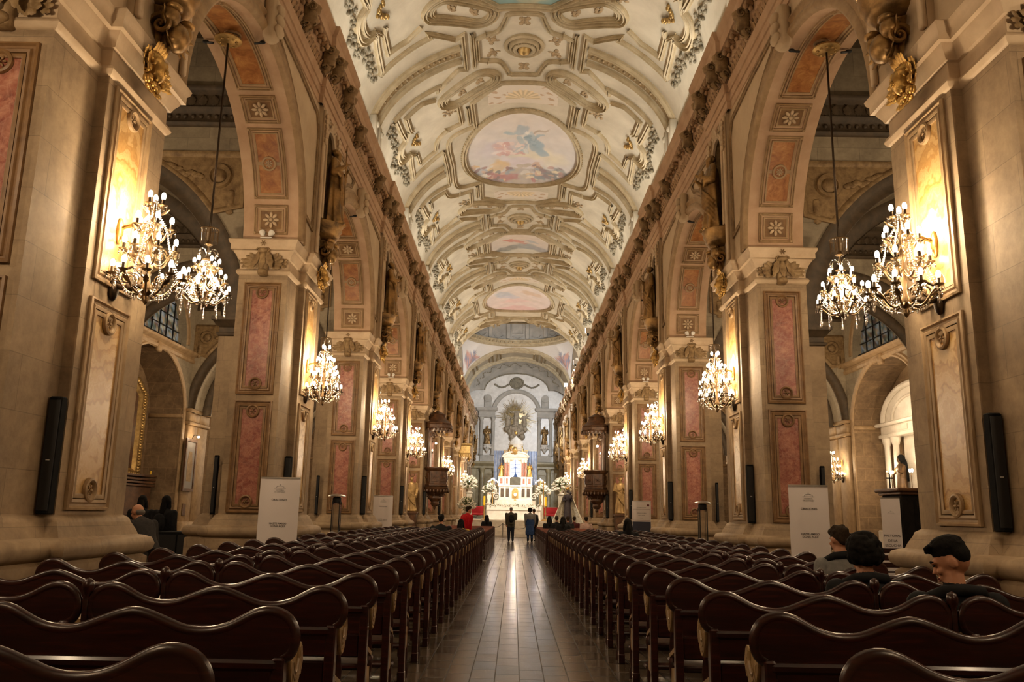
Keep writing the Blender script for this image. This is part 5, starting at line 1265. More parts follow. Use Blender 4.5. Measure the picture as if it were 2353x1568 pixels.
def person(name, label, loc, rz, pose='stand', sc=1.0, top='jacket_black', legs='jeans', skin='skin', hair='hair_black', hstyle='short', yaw=0.0, nod=0.0, roll=0.0, armL=None, armR=None, lean=0.0, vs=.014, face=True, build=1.0, group=None, extras=None, hoodc=False, skirt=None):
    """local frame: faces -Y before turning by rz; origin on the floor"""
    t = thing(name, label, 'person', loc, rz, group)
    x = MB(); seg = []; B = build
    if pose == 'stand':
        hip = .90; S0 = lambda p: p
        HJ = [(-.095, 0, .90), (.095, 0, .90)]; KN = [(-.10, -.02, .49), (.10, -.015, .49)]; AN = [(-.105, .02, .09), (.105, .03, .09)]; pel = Vector((0, 0, .95))
    else:
        pel = Vector((0, 0, .53)); HJ = [(-.10, -.03, .50), (.10, -.03, .50)]; KN = [(-.12, -.43, .50), (.12, -.43, .50)]; AN = [(-.12, -.40, .09), (.12, -.42, .09)]
    L = Matrix.Translation(pel) @ RX(lean) 
    up = lambda a, b, c: tuple(L @ Vector((a, b, c)))
    # torso
    prof = [(-.06, .165, .115), (.06, .165, .12), (.18, .155, .112), (.30, .175, .12), (.40, .19, .122), (.47, .185, .108), (.52, .12, .085), (.555, .068, .066)]
    x.rings([[up(B*a*cos(q*pi/9), B*b*sin(q*pi/9)+.01, z) for q in range(18)] for z, a, b in prof])
    seg.append((up(0, 0, 0), up(0, 0, .45), .12*B, 0))
    SH = [up(-.185*B, .01, .455), up(.185*B, .01, .455)]
    for i, s in enumerate((-1, 1)):
        arm = (armL, armR)[i] or [(s*(.235), .02, .20), (s*.24, -.05, -.05)]
        el, wr = up(*arm[0]), up(*arm[1]); limb(x, [SH[i], el, wr], [.070*B, .058*B, .044])
        seg += [(SH[i], el, .06, 0), (el, wr, .045, 0)]
        d = (Vector(wr)-Vector(el)).normalized(); hd = Vector(wr)+d*.09; fingers(x, Vector(wr)+d*.01, hd, (-s*.6, -.6, .2), -s, .5); seg.append((tuple(Vector(wr)+d*.04), tuple(Vector(wr)+d*.16), .03, 2))
        limb(x, [HJ[i], KN[i], AN[i]], [.092*B, .066*B, .048*B]); seg += [(HJ[i], KN[i], .07, 1), (KN[i], AN[i], .05, 1)]
        a = Vector(AN[i]); x.ell((a.x, a.y-.055, .045), (.045, .125, .045), 10, 7); seg.append(((a.x, a.y-.14, .04), (a.x, a.y+.04, .05), .05, 3))
    nk = up(0, .005, .55); hc = Vector(up(0, -.015, .685)); limb(x, [nk, tuple(hc+Vector((0, .01, -.06)))], [.058, .055]); seg.append((up(0, 0, .575), tuple(hc), .05, 2))
    R = (RZ(yaw) @ RX(nod) @ RY(roll)).to_3x3(); H = head(x, hc, R, 1.0, face)
    seg.append((tuple(H @ Vector((0, 0, -.05))), tuple(H @ Vector((0, 0, .05))), .09, 2))
    if skirt: x.rings([[(rx*cos(q*pi/10), rx*.8*sin(q*pi/10)+.0, z) for q in range(20)] for z, rx in ((.98, .17), (.8, .22), (.5, .25), (.36, .24))]); seg.append(((0, 0, .98), (0, 0, .4), .24, 4))
    if pose == 'stand': seg.append(((-.05, 0, .86), (.05, 0, .86), .12, 0))
    me = voxel(x, vs, 2, 'body'); paint_parts(me, seg, [top, legs, skin, 'jacket_black', skirt or legs]); link('body', me, t).scale = (1, 1, 1)
    h = MB()
    if hstyle == 'short':
        h.ell((0, .022, .045), (.083, .100, .092), 16, 12, H); h.ell((0, -.06, .085), (.066, .045, .04), 12, 8, H); h.ell((0, .075, -.0), (.066, .04, .055), 10, 8, H)
        rn = random.Random(2)
        for q in range(40):
            a = rn.random()*2*pi; e = rn.random()*.9+.25; h.ell((.075*cos(a)*cos(e), .02+.09*sin(a)*cos(e), .05+.085*sin(e)), (.022, .024, .018), 6, 4, H)
    elif hstyle == 'fade':
        rn = random.Random(2); h.ell((0, .018, .07), (.080, .096, .075), 18, 12, H); h.ell((0, .048, .035), (.079, .070, .072), 16, 12, H)
        for q in range(170):
            a = rn.random()*2*pi; e = rn.random()*1.2+.15; c_ = (.076*cos(a)*cos(e), .014+.092*sin(a)*cos(e), .070+.078*sin(e)); k_ = 1.0 if e > .45 else .7
            h.ell(c_, (.014*k_, .022*k_, .013*k_), 6, 4, H @ T(0, 0, 0))
        for q in range(14): h.tube([(-.06+.0092*q, -.055, .125), (-.064+.0098*q, -.092, .112+.006*sin(q*2.1)), (-.064+.0098*q, -.099, .092+.008*sin(q*1.7))], [.014, .010, .004], 6, H)
    elif hstyle in ('long', 'hood'):
        h.ell((0, .02, .035), (.092, .108, .105), 16, 12, H); h.tube([(0, .07, .02), (0, .095, -.1), (0, .10, -.24), (0, .09, -.34)], [.075, .088, .09, .05], 12, H, flat=.7)
        for s in (-1, 1): h.tube([(s*.07, .0, .02), (s*.085, .01, -.1), (s*.085, .02, -.22)], [.03, .035, .02], 8, H)
    elif hstyle == 'curly':
        rn = random.Random(4); h.ell((0, .03, .03), (.10, .115, .11), 14, 10, H)
        for q in range(150):
            a = rn.random()*2*pi; e = rn.uniform(-.75, 1.5); r = 1.0 if sin(a) > -.35 or e > .35 else .0
            if r: h.ell((.105*cos(a)*cos(e), .03+.115*sin(a)*cos(e), .03+.115*sin(e)), (.030, .030, .028), 6, 5, H)
    elif hstyle == 'bald': h.ell((0, .055, -.01), (.079, .06, .055), 12, 9, H)
    hm = voxel(h, .009 if vs > .01 else .006, 1, 'hair') if hstyle != 'bald' else h.mesh('hair', hair, 180); hm.materials.clear(); hm.materials.append(MT[hair]); link('hair', hm, t)
    for e in (extras or []): e(t, up, H)
    for c in t.children: pass
    t.scale = (sc, sc, sc); return t
def hood(mat):
    def f(t, up, H):
        x = MB(); x.tube([up(-.15, .02, .50), up(-.10, .085, .535), up(0, .11, .545), up(.10, .085, .535), up(.15, .02, .50), up(.10, -.07, .47), up(0, -.10, .44), up(-.10, -.07, .47)], [.034]*8, 10, loop=True); x.build('collar', mat, t, 180)
    return f
def eyes(t, up, H):
    x = MB()
    for s in (-1, 1):
        x.tube([(s*.016, -.099, .034), (s*.036, -.097, .040), (s*.056, -.082, .036)], [.0045, .006, .003], 6, H); x.ell((s*.034, -.0885, .014), (.013, .008, .0055), 8, 6, H)
    x.build('eyebrows_and_eyes', 'hair_black', t, 180)
    x = MB(); x.ell((0, -.099, -.056), (.022, .008, .006), 8, 5, H); x.ell((0, -.097, -.070), (.020, .009, .007), 8, 5, H); x.build('lips', 'lips', t, 180)
simple('lips', lin('8f4a40'), .6)
def backpack(mat):
    def f(t, up, H):
        x = MB(); M = Matrix.Translation(up(0, .20, .24)); x.ell((0, 0, 0), (.15, .085, .21), 14, 10, M); x.ell((0, .06, -.06), (.11, .05, .10), 12, 8, M); bp = x.build('backpack', mat, t, 180)
        for s in (-1, 1):
            y = MB(); y.tube([up(s*.10, .13, .40), up(s*.11, .05, .49), up(s*.12, -.08, .46), up(s*.13, -.12, .32), up(s*.13, -.02, .14)], .018, 6); y.build('strap', mat, bp, 180)
    return f
def bag(mat):
    def f(t, up, H):
        x = MB(); x.box(*(lambda c: (c[0]-.04, c[0]+.04, c[1]-.13, c[1]+.13, c[2]-.1, c[2]+.1))(up(.22, .05, -.06)), None, 0, .03); x.build('shoulder_bag', mat, t, 60)
    return f
# people sitting in the pews (seat top at .62); a seated figure's seat is .44 above its origin
SEAT = .155
def seat(k, side, X, **kw): return (X, rowy(side, k)+.20, SEAT-.02)
BK = pi           # back to the camera
person('person', 'person in a black jacket with short faded hair, face in profile, third pew row', (2.42, rowy('right', 2)+.22, .11), BK, 'sit', top='jacket_black', hstyle='fade', skin='skin', yaw=1.05, nod=.38, vs=.008, lean=.02, extras=[hood('jacket_black'), eyes], build=1.12)
person('person', 'person with curly dark hair seen from behind, dark jacket, beside the profile man', (2.36, rowy('right', 3)+.30, .10), BK, 'sit', top='jacket_black', hstyle='curly', yaw=.1, nod=.1, vs=.012, lean=.05, extras=[hood('jacket_black')], build=1.12)
person('person', 'person in a grey and black jacket, short hair, seated by the large right banner', (2.98, rowy('right', 5)+.34, .16), BK, 'sit', top='jacket_grey', hstyle='short', hair='hair_brown', yaw=.25, nod=.15, vs=.012, lean=.12, extras=[hood('jacket_black')], build=1.05)
person('person', 'person with long dark hair alone in a far pew before the navy banner', (2.55, rowy('right', 17)+.24, .16), BK, 'sit', top='jacket_black', hstyle='long', yaw=.1, vs=.016, face=False)
person('person', 'dark-clothed person seated beside the yellow-jacketed one, left block', (-1.98, rowy('left', 20)+.24, .17), BK, 'sit', top='jacket_black', hstyle='short', vs=.016, face=False, build=1.15)
person('person', 'person in a mustard yellow jacket with dark hair, seated in the left block', (-1.58, rowy('left', 22)+.24, .13), BK, 'sit', top='jacket_yellow', hstyle='long', vs=.016, face=False, build=1.1, sc=.94)
person('person', 'person in a bright red coat standing among the left pews', (-1.55, 26.25, FL), BK-.9, 'stand', .93, build=1.2, top='coat_red', hstyle='short', hair='hair_brown', vs=.016, lean=.15)
person('person', 'small dark-haired person seated at the front end of the left plain pews', (-1.35, 40.48, .16), BK, 'sit', top='jacket_black', hstyle='long', vs=.018, face=False)
person('person', 'man in a dark jacket with backpack standing in the aisle, hands to his chest', (-.22, 45.4, FL), BK+.1, 'stand', 1.0, top='jacket_olive', legs='jeans', hstyle='short', hair='hair_grey', vs=.016, nod=.2, armL=[(-.25, .04, .22), (-.13, -.16, .24)], extras=[backpack('jacket_black')], build=1.3)
person('person', 'woman with curly dark hair, grey jacket and blue wrap standing in the aisle', (.80, 45.9, FL), BK+.15, 'stand', .99, top='jacket_grey', legs='jeans', hstyle='curly', vs=.016, skirt='wrap_blue', build=1.3, face=False)
person('person', 'dark-jacketed person half hidden behind the woman with the blue wrap', (1.02, 46.4, FL), BK+.5, 'stand', .97, top='jacket_black', legs='jeans', hstyle='short', hair='hair_brown', vs=.018)
rc = [(1.45, 36.55, 'jacket_black', 'long', 'person in black with long hair at the aisle end, right plain pews'), (1.86, 38.52, 'jacket_black', 'short', 'short-haired person in black seated behind the long-haired one, right plain pews'), (2.30, 37.5, 'jacket_dark', 'short', 'person in a dark brown coat in the middle of the right plain pews'),
      (1.75, 31.66, 'jacket_black', 'long', 'black-clad person nearest the camera in the right plain pews'), (2.72, 39.5, 'maroon', 'short', 'person in maroon seated below the lace-mantled statue'), (3.1, 37.5, 'coat_pink', 'short', 'person in a pale pink coat seated on the right, near the lace-mantled statue')]
for X, Y, tp, hs, lb in rc: person('person', lb, (X, Y, .16), BK, 'sit', top=tp, hstyle=hs, hair='hair_black' if hs == 'long' else 'hair_brown', vs=.018, face=False, build=1.1)
# people in the left aisle
person('person', 'balding grey-haired man in dark clothes leaning forward beside the first left pier', (-4.88, 11.35, FL), BK+.9, 'stand', .90, top='jacket_dark', legs='jeans', hstyle='bald', hair='hair_grey', vs=.012, lean=.66, yaw=.3, nod=.3, armL=[(-.2, -.1, .22), (-.12, -.3, .1)], armR=[(.2, -.1, .22), (.12, -.3, .1)])
person('person', 'long-haired person with a black backpack standing in the left aisle', (-6.85, 16.6, FL), BK-.2, 'stand', .93, top='jacket_black', legs='jeans', hstyle='long', vs=.014, face=False, extras=[backpack('jacket_black')], build=1.1)
person('person', 'dark-hooded person in the left aisle, left of the backpack wearer', (-7.45, 16.9, FL), BK+.2, 'stand', .93, top='jacket_black', legs='jeans', hstyle='long', vs=.014, face=False, build=1.1)
person('person', 'person in a pale sweater half hidden by the first left pier', (-7.55, 15.4, FL), BK-.9, 'stand', .95, top='sweater_pale', legs='jeans', hstyle='short', vs=.014, build=1.15)

mottled('saint_gilt', (.22,.13,.05), (.62,.42,.18), 3.5, .42, .5, .2, 30); mottled('robe_dark', (.02,.015,.02), (.05,.035,.04), 8, .6)
# ------------------------------------------------------------------ carved saints
def robe(x, P, folds=9, amp=.09, ph=0.0, n=36, cx=0, lean=0):
    R = []
    for z, a, b in P:
        k = amp*max(0, 1-z/1.25); R.append([(cx+a*(1+k*sin(folds*q*2*pi/n+ph+z*1.2)+.5*k*sin(5*q*2*pi/n+2*ph))*cos(q*2*pi/n), lean*z+b*(1+k*sin(folds*q*2*pi/n+ph+z*1.2))*sin(q*2*pi/n), z) for q in range(n)])
    x.rings(R)
def saint(kind, vs=.017):
    x = MB(); ph = kind*1.7
    robe(x, [(0, .25, .21), (.05, .26, .22), (.25, .235, .19), (.55, .205, .165), (.85, .185, .14), (1.0, .20, .145), (1.15, .215, .14), (1.27, .20, .115), (1.33, .11, .085), (1.38, .062, .062)], 8+kind, .13, ph)
    Hm = head(x, Vector((0, -.02, 1.475)), (RZ((-.4, .3, .5)[kind % 3]) @ RX(.15)).to_3x3(), .92)
    if kind != 1: x.ell((0, -.075, -.10), (.045, .04, .07), 9, 7, Hm)                   # beard
    x.ell((0, .03, .04), (.085, .095, .09), 12, 9, Hm)
    for q in range(14): x.ell((.08*cos(q*.45), .03+.085*sin(q*.45), .03+.03*sin(q*2.1)), (.028, .028, .03), 6, 5, Hm)
    ar = {0: ([(-.22, -.02, 1.27), (-.27, -.08, 1.0), (-.10, -.22, 1.02)], [(.22, -.02, 1.27), (.27, -.06, .98), (.12, -.22, 1.08)]),
          1: ([(-.22, -.02, 1.27), (-.28, -.05, 1.0), (-.16, -.20, 1.16)], [(.22, -.02, 1.27), (.27, -.02, 1.0), (.26, -.16, .82)]),
          2: ([(-.22, -.02, 1.27), (-.28, -.04, 1.0), (-.28, -.22, 1.1)], [(.22, -.02, 1.27), (.26, -.10, 1.0), (.04, -.2, 1.06)])}[kind % 3]
    for i, a in enumerate(ar):
        limb(x, a, [.075, .075, .05]); d = (Vector(a[2])-Vector(a[1])).normalized(); fingers(x, Vector(a[2]), Vector(a[2])+d, (0, -1, .3), 1 if i else -1, .5, 1.1)
        x.tube([a[1], tuple(Vector(a[1]).lerp(Vector(a[2]), .6)+Vector((0, 0, -.06))), tuple(Vector(a[2])+Vector((0, .03, -.2)))], [.06, .07, .03], 8)
    # cloak swept across the front
    for j in range(5):
        x.tube([(-.18+.02*j, -.08, 1.28-.03*j), (-.16, -.17, 1.05-.07*j), (.02, -.20, .82-.08*j), (.19, -.14, .68-.09*j), (.22, -.02, .55-.1*j)], [.03, .032, .034, .032, .02], 7)
    x.ell((-.08, -.19, .03), (.05, .09, .035), 8, 6); x.ell((.09, -.19, .03), (.05, .09, .035), 8, 6)
    b = MB()
    if kind % 3 == 0: b.box(-.02, .13, -.27, -.22, 1.02, 1.20, RZ(.2), 0, .008)
    elif kind % 3 == 1: b.tube([(-.17, -.26, .1), (-.17, -.24, 1.5)], .014, 7); b.lathe([(.0, 1.48), (.03, 1.52), (.0, 1.62)], 8, T(-.17, -.24, 0))
    else: b.tube([(-.30, -.28, .3), (-.29, -.27, 1.55)], .013, 7); b.box(-.37, -.21, -.285, -.26, 1.38, 1.41)
    return voxel(x, vs, 1, 'carved_saint'), b.mesh('attribute', 'bronze_gilt', 50), ('book', 'spear', 'staff')[kind % 3]
SA = [saint(k) for k in range(3)]
for s in SA: s[0].materials.append(MT['bronze_gilt'])
for k in range(-1, NP-1):
    for side, mir in SIDES:
        s = -1 if mir else 1; i = (k+1+(0 if mir else 1)) % 3
        if k < 0: continue
        o = thing('saint_statue', 'dark gilt carved saint holding a %s, niche above the %s pier, %s arcade' % (SA[i][2], ORD[k], side), 'statue', (s*3.74, YC(k), 7.04), -s*pi/2+pi*0, 'niche saints')
        link('figure', SA[i][0], o); link(SA[i][2], SA[i][1], o)
# ------------------------------------------------------------------ sanctuary
def cloud(mb, c, r, n, seed, mi=0):
    rn = random.Random(seed)
    for _ in range(n):
        a = rn.random()*2*pi; q = rn.random()**.5; mb.ell((c[0]+r[0]*q*cos(a), c[1]+r[1]*(rn.random()-.5), c[2]+r[2]*q*sin(a)), (.16+.14*rn.random(),)*3, 8, 6, None, mi)
PZ = 1.16
t = thing('altar_table', 'long white altar table with a flower garland along its top edge', 'altar', (-.05, 60.4, PZ))
x = MB(); x.box(-1.9, 1.85, -.45, .45, 0, .92, None, 0, .03); x.build('altar_body', 'marble_white', t, 40)
x = MB(); x.box(-1.98, 1.93, -.5, .5, .92, .98, None, 0, .02); x.build('altar_top', 'white_cloth', t, 40)
x = MB(); x.box(-1.95, 1.9, -.512, -.5, .70, .95); x.build('altar_cloth', 'white_cloth', t, 0)
def flowers(name, lb, loc, r, n, seed, vase=None, vr=.16, flat=(1, .6, 1)):
    t = thing(name, lb, 'flowers', loc); rn = random.Random(seed); b = MB(); g = MB()
    for _ in range(n):
        a = rn.random()*2*pi; e = rn.uniform(-.35, 1.4); q = r*(.72+.3*rn.random()); p = (q*cos(a)*cos(e)*flat[0], q*sin(a)*cos(e)*flat[1], q*sin(e)*flat[2])
        s = r*(.12+.06*rn.random()); M = T(*p) @ RZ(a) @ RX(e)
        for k in range(5): b.ell((s*.6*cos(k*1.257), s*.6*sin(k*1.257), 0), (s*.5, s*.5, s*.4), 5, 4, M)
    for _ in range(n//3):
        a = rn.random()*2*pi; e = rn.uniform(-.6, 1.5); leaf(g, T(r*.3*cos(a), r*.2*sin(a), r*.2*sin(e)) @ RZ(a-pi/2) @ RX(e), r*.9, r*.15, .35)
    b.build('blossoms', 'petal_white', t, 180); g.build('leaves', 'leaf_green', t, 180)
    if vase:
        x = MB(); h = vase; x.lathe([(vr*.8, -h), (vr*.85, -h+.05), (vr*.5, -h*.8), (vr, -h*.4), (vr*.8, -r*.3), (vr*1.1, -r*.2)], 16); x.build('vase', 'marble_white', t, 50)
    return t
x = None
t = thing('flower_garland', 'garland of white flowers along the top edge of the altar table', 'flowers', (-.05, 59.92, PZ+1.0)); rn = random.Random(8); b = MB(); g = MB()
for i in range(170):
    p = (lerp(-1.9, 1.85, rn.random()), rn.uniform(-.05, .1), rn.uniform(-.10, .10)); b.ell(p, (.045, .04, .04), 6, 5)
    if i % 2: leaf(g, T(p[0], p[1], p[2]-.05) @ RZ(rn.random()*6) @ RX(rn.random()), .16, .06, .4)
b.build('blossoms', 'petal_white', t, 180); g.build('leaves', 'leaf_green', t, 180)
flowers('flower_arrangement', 'round white bouquet left of the high altar, under the left candelabrum', (-2.0, 65.3, 3.3), .56, 120, 1, .95, .2); flowers('flower_arrangement', 'round white bouquet right of the high altar, under the right candelabrum', (2.15, 65.3, 3.25), .56, 120, 2, .95, .2)
flowers('flower_arrangement', 'tall white bouquet on a stone pedestal at the left sanctuary edge', (-3.25, 60.2, 3.55), .62, 140, 3, .5, .2); flowers('flower_arrangement', 'tall white bouquet on a stone pedestal at the right sanctuary edge', (3.25, 60.2, 3.5), .66, 140, 4, .5, .2)
flowers('flower_arrangement', 'low white bouquet on a stand behind the red-coated person', (-3.25, 56.8, 2.05), .6, 140, 5, .45, .2)
for X, Y, h, lb in ((-2.0, 65.3, 1.19, 'stone pedestal under the bouquet left of the high altar'), (2.15, 65.3, 1.14, 'stone pedestal under the bouquet right of the high altar'), (-3.25, 60.2, 1.89, 'stone pedestal under the left edge bouquet'), (3.25, 60.2, 1.84, 'stone pedestal under the right edge bouquet'), (-3.25, 56.8, .62, 'low stand under the bouquet behind the red coat')):
    t = thing('flower_pedestal', lb, 'pedestal', (X, Y, PZ if h > .7 else 1.0)); hh = h if h > .7 else .6
    x = MB(); x.box(-.2, .2, -.2, .2, .12, hh-.08, None, 0, .02); x.build('die', 'marble_grey', t, 40); x = MB(); x.box(-.27, .27, -.27, .27, 0, .12, None, 0, .03); x.build('foot', 'marble_grey', t, 40); x = MB(); x.box(-.26, .26, -.26, .26, hh-.08, hh, None, 0, .03); x.build('cap', 'marble_grey', t, 40)
# candles
for X, lb in ((-2.15, 'yellow altar candle on a brass stand, left end of the altar table'), (2.12, 'yellow altar candle on a brass stand, right end of the altar table')):
    t = thing('altar_candle', lb, 'candle', (X, 59.4, PZ-.001)); x = MB(); x.lathe([(.2, 0), (.2, .04), (.06, .1), (.04, .4), (.07, .5), (.04, .6), (.04, .9), (.10, .98), (.10, 1.0)], 14); x.build('stand', 'gold_dull', t, 60); x = MB(); x.lathe([(.075, 1.0), (.075, 1.62), (.0, 1.63)], 14); x.build('wax', 'yellow_wax', t, 60)
t = thing('processional_cross', 'tall gilt processional cross standing right of the altar table', 'cross', (1.95, 58.6, PZ)); x = MB(); x.tube([(0, 0, 0), (0, 0, 2.3)], .03, 8); x.lathe([(.16, 0), (.16, .04), (.03, .1)], 12); x.build('staff', 'gold', t, 60); x = MB(); x.box(-.03, .03, -.02, .02, 2.2, 2.75, None, 0, .008); x.box(-.17, .17, -.02, .02, 2.48, 2.54, None, 0, .008); x.build('cross_head', 'gold', t, 40)
# candelabra with pink-white bulbs
for X, lb in ((-1.75, 'electric candelabrum with pinkish bulbs, left of the high altar'), (1.95, 'electric candelabrum with pinkish bulbs, right of the high altar')):
    t = thing('candelabrum', lb, 'candelabrum', (X, 66.35, PZ)); x = MB(); x.lathe([(.22, 0), (.22, .05), (.08, .12), (.05, .5), (.1, .6), (.04, .75), (.035, 2.5), (.06, 2.6), (.03, 2.7), (.03, 2.9)], 14); x.build('stem', 'gold_dull', t, 60)
    for k in range(7):
        dx = (k-3)*.12; z = 3.0-.08*abs(k-3)+.06; x = MB(); x.tube([(0, 0, 2.5), (dx*.6, 0, 2.5-.06), (dx, 0, 2.62), (dx, 0, z-.1)], .014, 6); x.lathe([(.02, z-.1), (.018, z)], 6, T(dx, 0, 0)); a = x.build('arm', 'gold_dull', t, 60); x = MB(); x.ell((dx, 0, z+.06), (.035, .035, .06), 7, 6); x.build('bulb', 'bulb_cool', a, 180)
# red seats either side
for X, lb in ((-2.9, 'red upholstered bench left of the altar table'), (2.8, 'red upholstered bench right of the altar table')):
    t = thing('sanctuary_bench', lb, 'bench', (X, 62.5, PZ)); x = MB(); x.box(-.7, .7, -.25, .25, .3, .46, None, 0, .05); x.build('cushion', 'red_cloth', t, 40); x = MB(); x.box(-.7, .7, .2, .3, .4, .95, None, 0, .04); x.build('backrest', 'red_cloth', t, 40)
    for a in (-.62, .62): x = MB(); x.box(a-.05, a+.05, -.22, .27, 0, .32, None, 0, .02); x.build('leg', 'carved_wood', t, 40)
# high altar
t = thing('high_altar', 'white and gilt marble high altar with columns, lit arched window and dome', 'altar', (0, 67.6, PZ))
Z = lambda z: z-PZ
x = MB(); x.box(-1.75, 1.75, -.9, .6, 0, Z(2.2), None, 0, .03); x.box(-1.6, 1.6, -.7, .6, Z(2.2), Z(2.65), None, 0, .03); x.build('mensa', 'marble_white', t, 40)
x = MB(); x.box(-1.28, 1.28, -.4, .6, Z(2.65), Z(3.7), None, 0, .02); x.box(-1.38, 1.38, -.48, .6, Z(3.7), Z(3.84), None, 0, .03); x.box(-1.36, 1.36, -.46, .6, Z(2.65), Z(2.75), None, 0, .02)
for a in (-1.25, -.82, -.45, .45, .82, 1.25): x.box(a-.05, a+.05, -.46, -.4, Z(2.75), Z(3.7), None, 0, .015)
x.build('tabernacle_stage', 'marble_white', t, 40)
for a in (-1.03, -.63, .63, 1.03):
    x = MB(); x.box(a-.12, a+.12, -.42, -.395, Z(2.9), Z(3.58), None, 0, .01); x.build('dark_panel', 'dark_stone', t, 40)
x = MB(); x.prism([(-.25, 0), (.25, 0)]+[(.25*cos(pi*i/12), .55+.25*sin(pi*i/12)) for i in range(13)], .06, T(0, -.45, Z(2.8))); x.build('tabernacle_door', 'gold_dull', t, 40)
x = MB(); x.lathe([(.12, 0), (.04, .06), (.03, .3), (.06, .34)], 10, T(0, -.62, Z(2.65)));
for k in range(16): x.tube([(0, -.62, Z(3.1)), (.26*cos(k*pi/8), -.62, Z(3.1)+.26*sin(k*pi/8))], [.02, .004], 5)
x.build('monstrance', 'gold', t, 60); x = MB(); x.ell((0, -.66, Z(3.1)), (.10, .03, .10), 12, 8); x.build('host_light', 'bulb_glow', t, 180)
for s in (-1, 1):
    x = MB(); scroll(x, T(s*1.5, -.3, Z(2.95)) @ RX(pi/2), .28, 1.5, .06); x.build('side_scroll', 'marble_white', t, 60)
    x = MB(); x.box(s*1.12-.22, s*1.12+.22, -.35, .35, Z(3.84), Z(4.42), None, 0, .02); x.box(s*1.12-.26, s*1.12+.26, -.39, .35, Z(4.42), Z(4.5), None, 0, .02); x.box(s*.66-.22, s*.66+.22, -.42, .35, Z(3.84), Z(4.5), None, 0, .02); x.build('angel_pedestal', 'marble_white', t, 40)
    x = MB(); x.box(s*1.12-.1, s*1.12+.1, -.362, -.35, Z(3.95), Z(4.35)); x.box(s*.66-.08, s*.66+.08, -.432, -.42, Z(3.95), Z(4.35)); x.build('jasper_inlay', 'rosso', t, 0)
    for a, y in ((.56, -.3), (.80, -.3)):
        x = MB(); x.lathe([(.11, Z(4.5)), (.11, Z(4.58)), (.085, Z(4.62)), (.075, Z(5.62))], 14, T(s*a, y, 0)); x.build('column', 'rosso', t, 60)
        x = MB(); x.lathe([(.075, Z(5.6)), (.12, Z(5.74)), (.13, Z(5.78)), (.13, Z(5.82))], 14, T(s*a, y, 0)); x.build('column_capital', 'marble_white', t, 60)
x = MB(); arched_wall(x, -.5, .5, Z(4.4), Z(5.86), 0, .36, Z(5.48), -.15, .2, lambda u, d, z: (u, d, z), 16); x.box(-.9, -.5, -.15, .3, Z(4.4), Z(5.86)); x.box(.5, .9, -.15, .3, Z(4.4), Z(5.86)); x.build('window_surround', 'marble_white', t, 40)
x = MB(); x.prism([(-.36, 0), (.36, 0)]+[(.36*cos(pi*i/16), .98+.36*sin(pi*i/16)) for i in range(17)], .02, T(0, .12, Z(4.5))); wl = x.build('lit_window', 'lit_window', t, 0)
x = MB(); x.box(-.02, .02, .08, .12, Z(4.5), Z(5.83))
for z in (4.85, 5.15, 5.48): x.box(-.36, .36, .08, .12, Z(z)-.018, Z(z)+.018)
x.box(-.16, .16, .05, .1, Z(5.2), Z(5.24)); x.lathe([(.18, 0), (.05, .25), (.02, .4)], 8, T(0, .06, Z(4.5))); x.build('window_bars', 'wrap_blue', wl, 0)
x = MB(); x.box(-1.0, 1.0, -.45, .4, Z(5.82), Z(5.9), None, 0, .02); x.box(-.95, .95, -.4, .4, Z(5.9), Z(6.0), None, 0, .01); x.box(-1.06, 1.06, -.5, .4, Z(6.0), Z(6.08), None, 0, .02)
x.tube([(1.02*cos(pi*i/20), -.38, Z(6.05)+.42*sin(pi*i/20)) for i in range(21)], .075, 8); x.prism([(.98*cos(pi*i/20), .38*sin(pi*i/20)) for i in range(21)], .5, T(0, -.32, Z(6.06)))
x.build('pediment', 'marble_white', t, 40)
x = MB(); rn = random.Random(6)
for s in (-1, 1):
    robe(x, [(0, .12, .1), (.15, .14, .1), (.35, .10, .08), (.45, .04, .04)], 6, .1, 0, 16, s*.5); 
    for k in range(3): leaf(x, T(s*.62, 0, .2+.08*k) @ RY(s*(.7+.3*k)) , .5, .14, .3)
    x.ell((s*.5, -.02, .52), (.07, .07, .08), 8, 6); scroll(x, T(s*.82, 0, .1) @ RX(pi/2), .16, 1.4, .04)
cloud(x, (0, 0, .3), (.4, .3, .25), 12, 3); x.build('crest_figures', 'gold_dull', t, 60, loc=(0, -.2, Z(6.36)))
x = MB(); x.lathe([(.62, Z(6.55)), (.66, Z(6.7)), (.58, Z(6.75)), (.58, Z(7.0)), (.62, Z(7.06)), (.56, Z(7.2)), (.40, Z(7.45)), (.16, Z(7.62)), (.05, Z(7.72)), (.0, Z(7.8))], 24, T(0, .1, 0)); x.build('altar_dome', 'plaster_grey', t, 50)
for s in (-1, 1): x = MB(); x.grid(lambda a, b: (s*lerp(.95, 1.75, a), .55+.06*sin(a*24), lerp(Z(3.9), Z(6.6), b)), 30, 1); x.build('blue_drape', 'drape', t, 180)
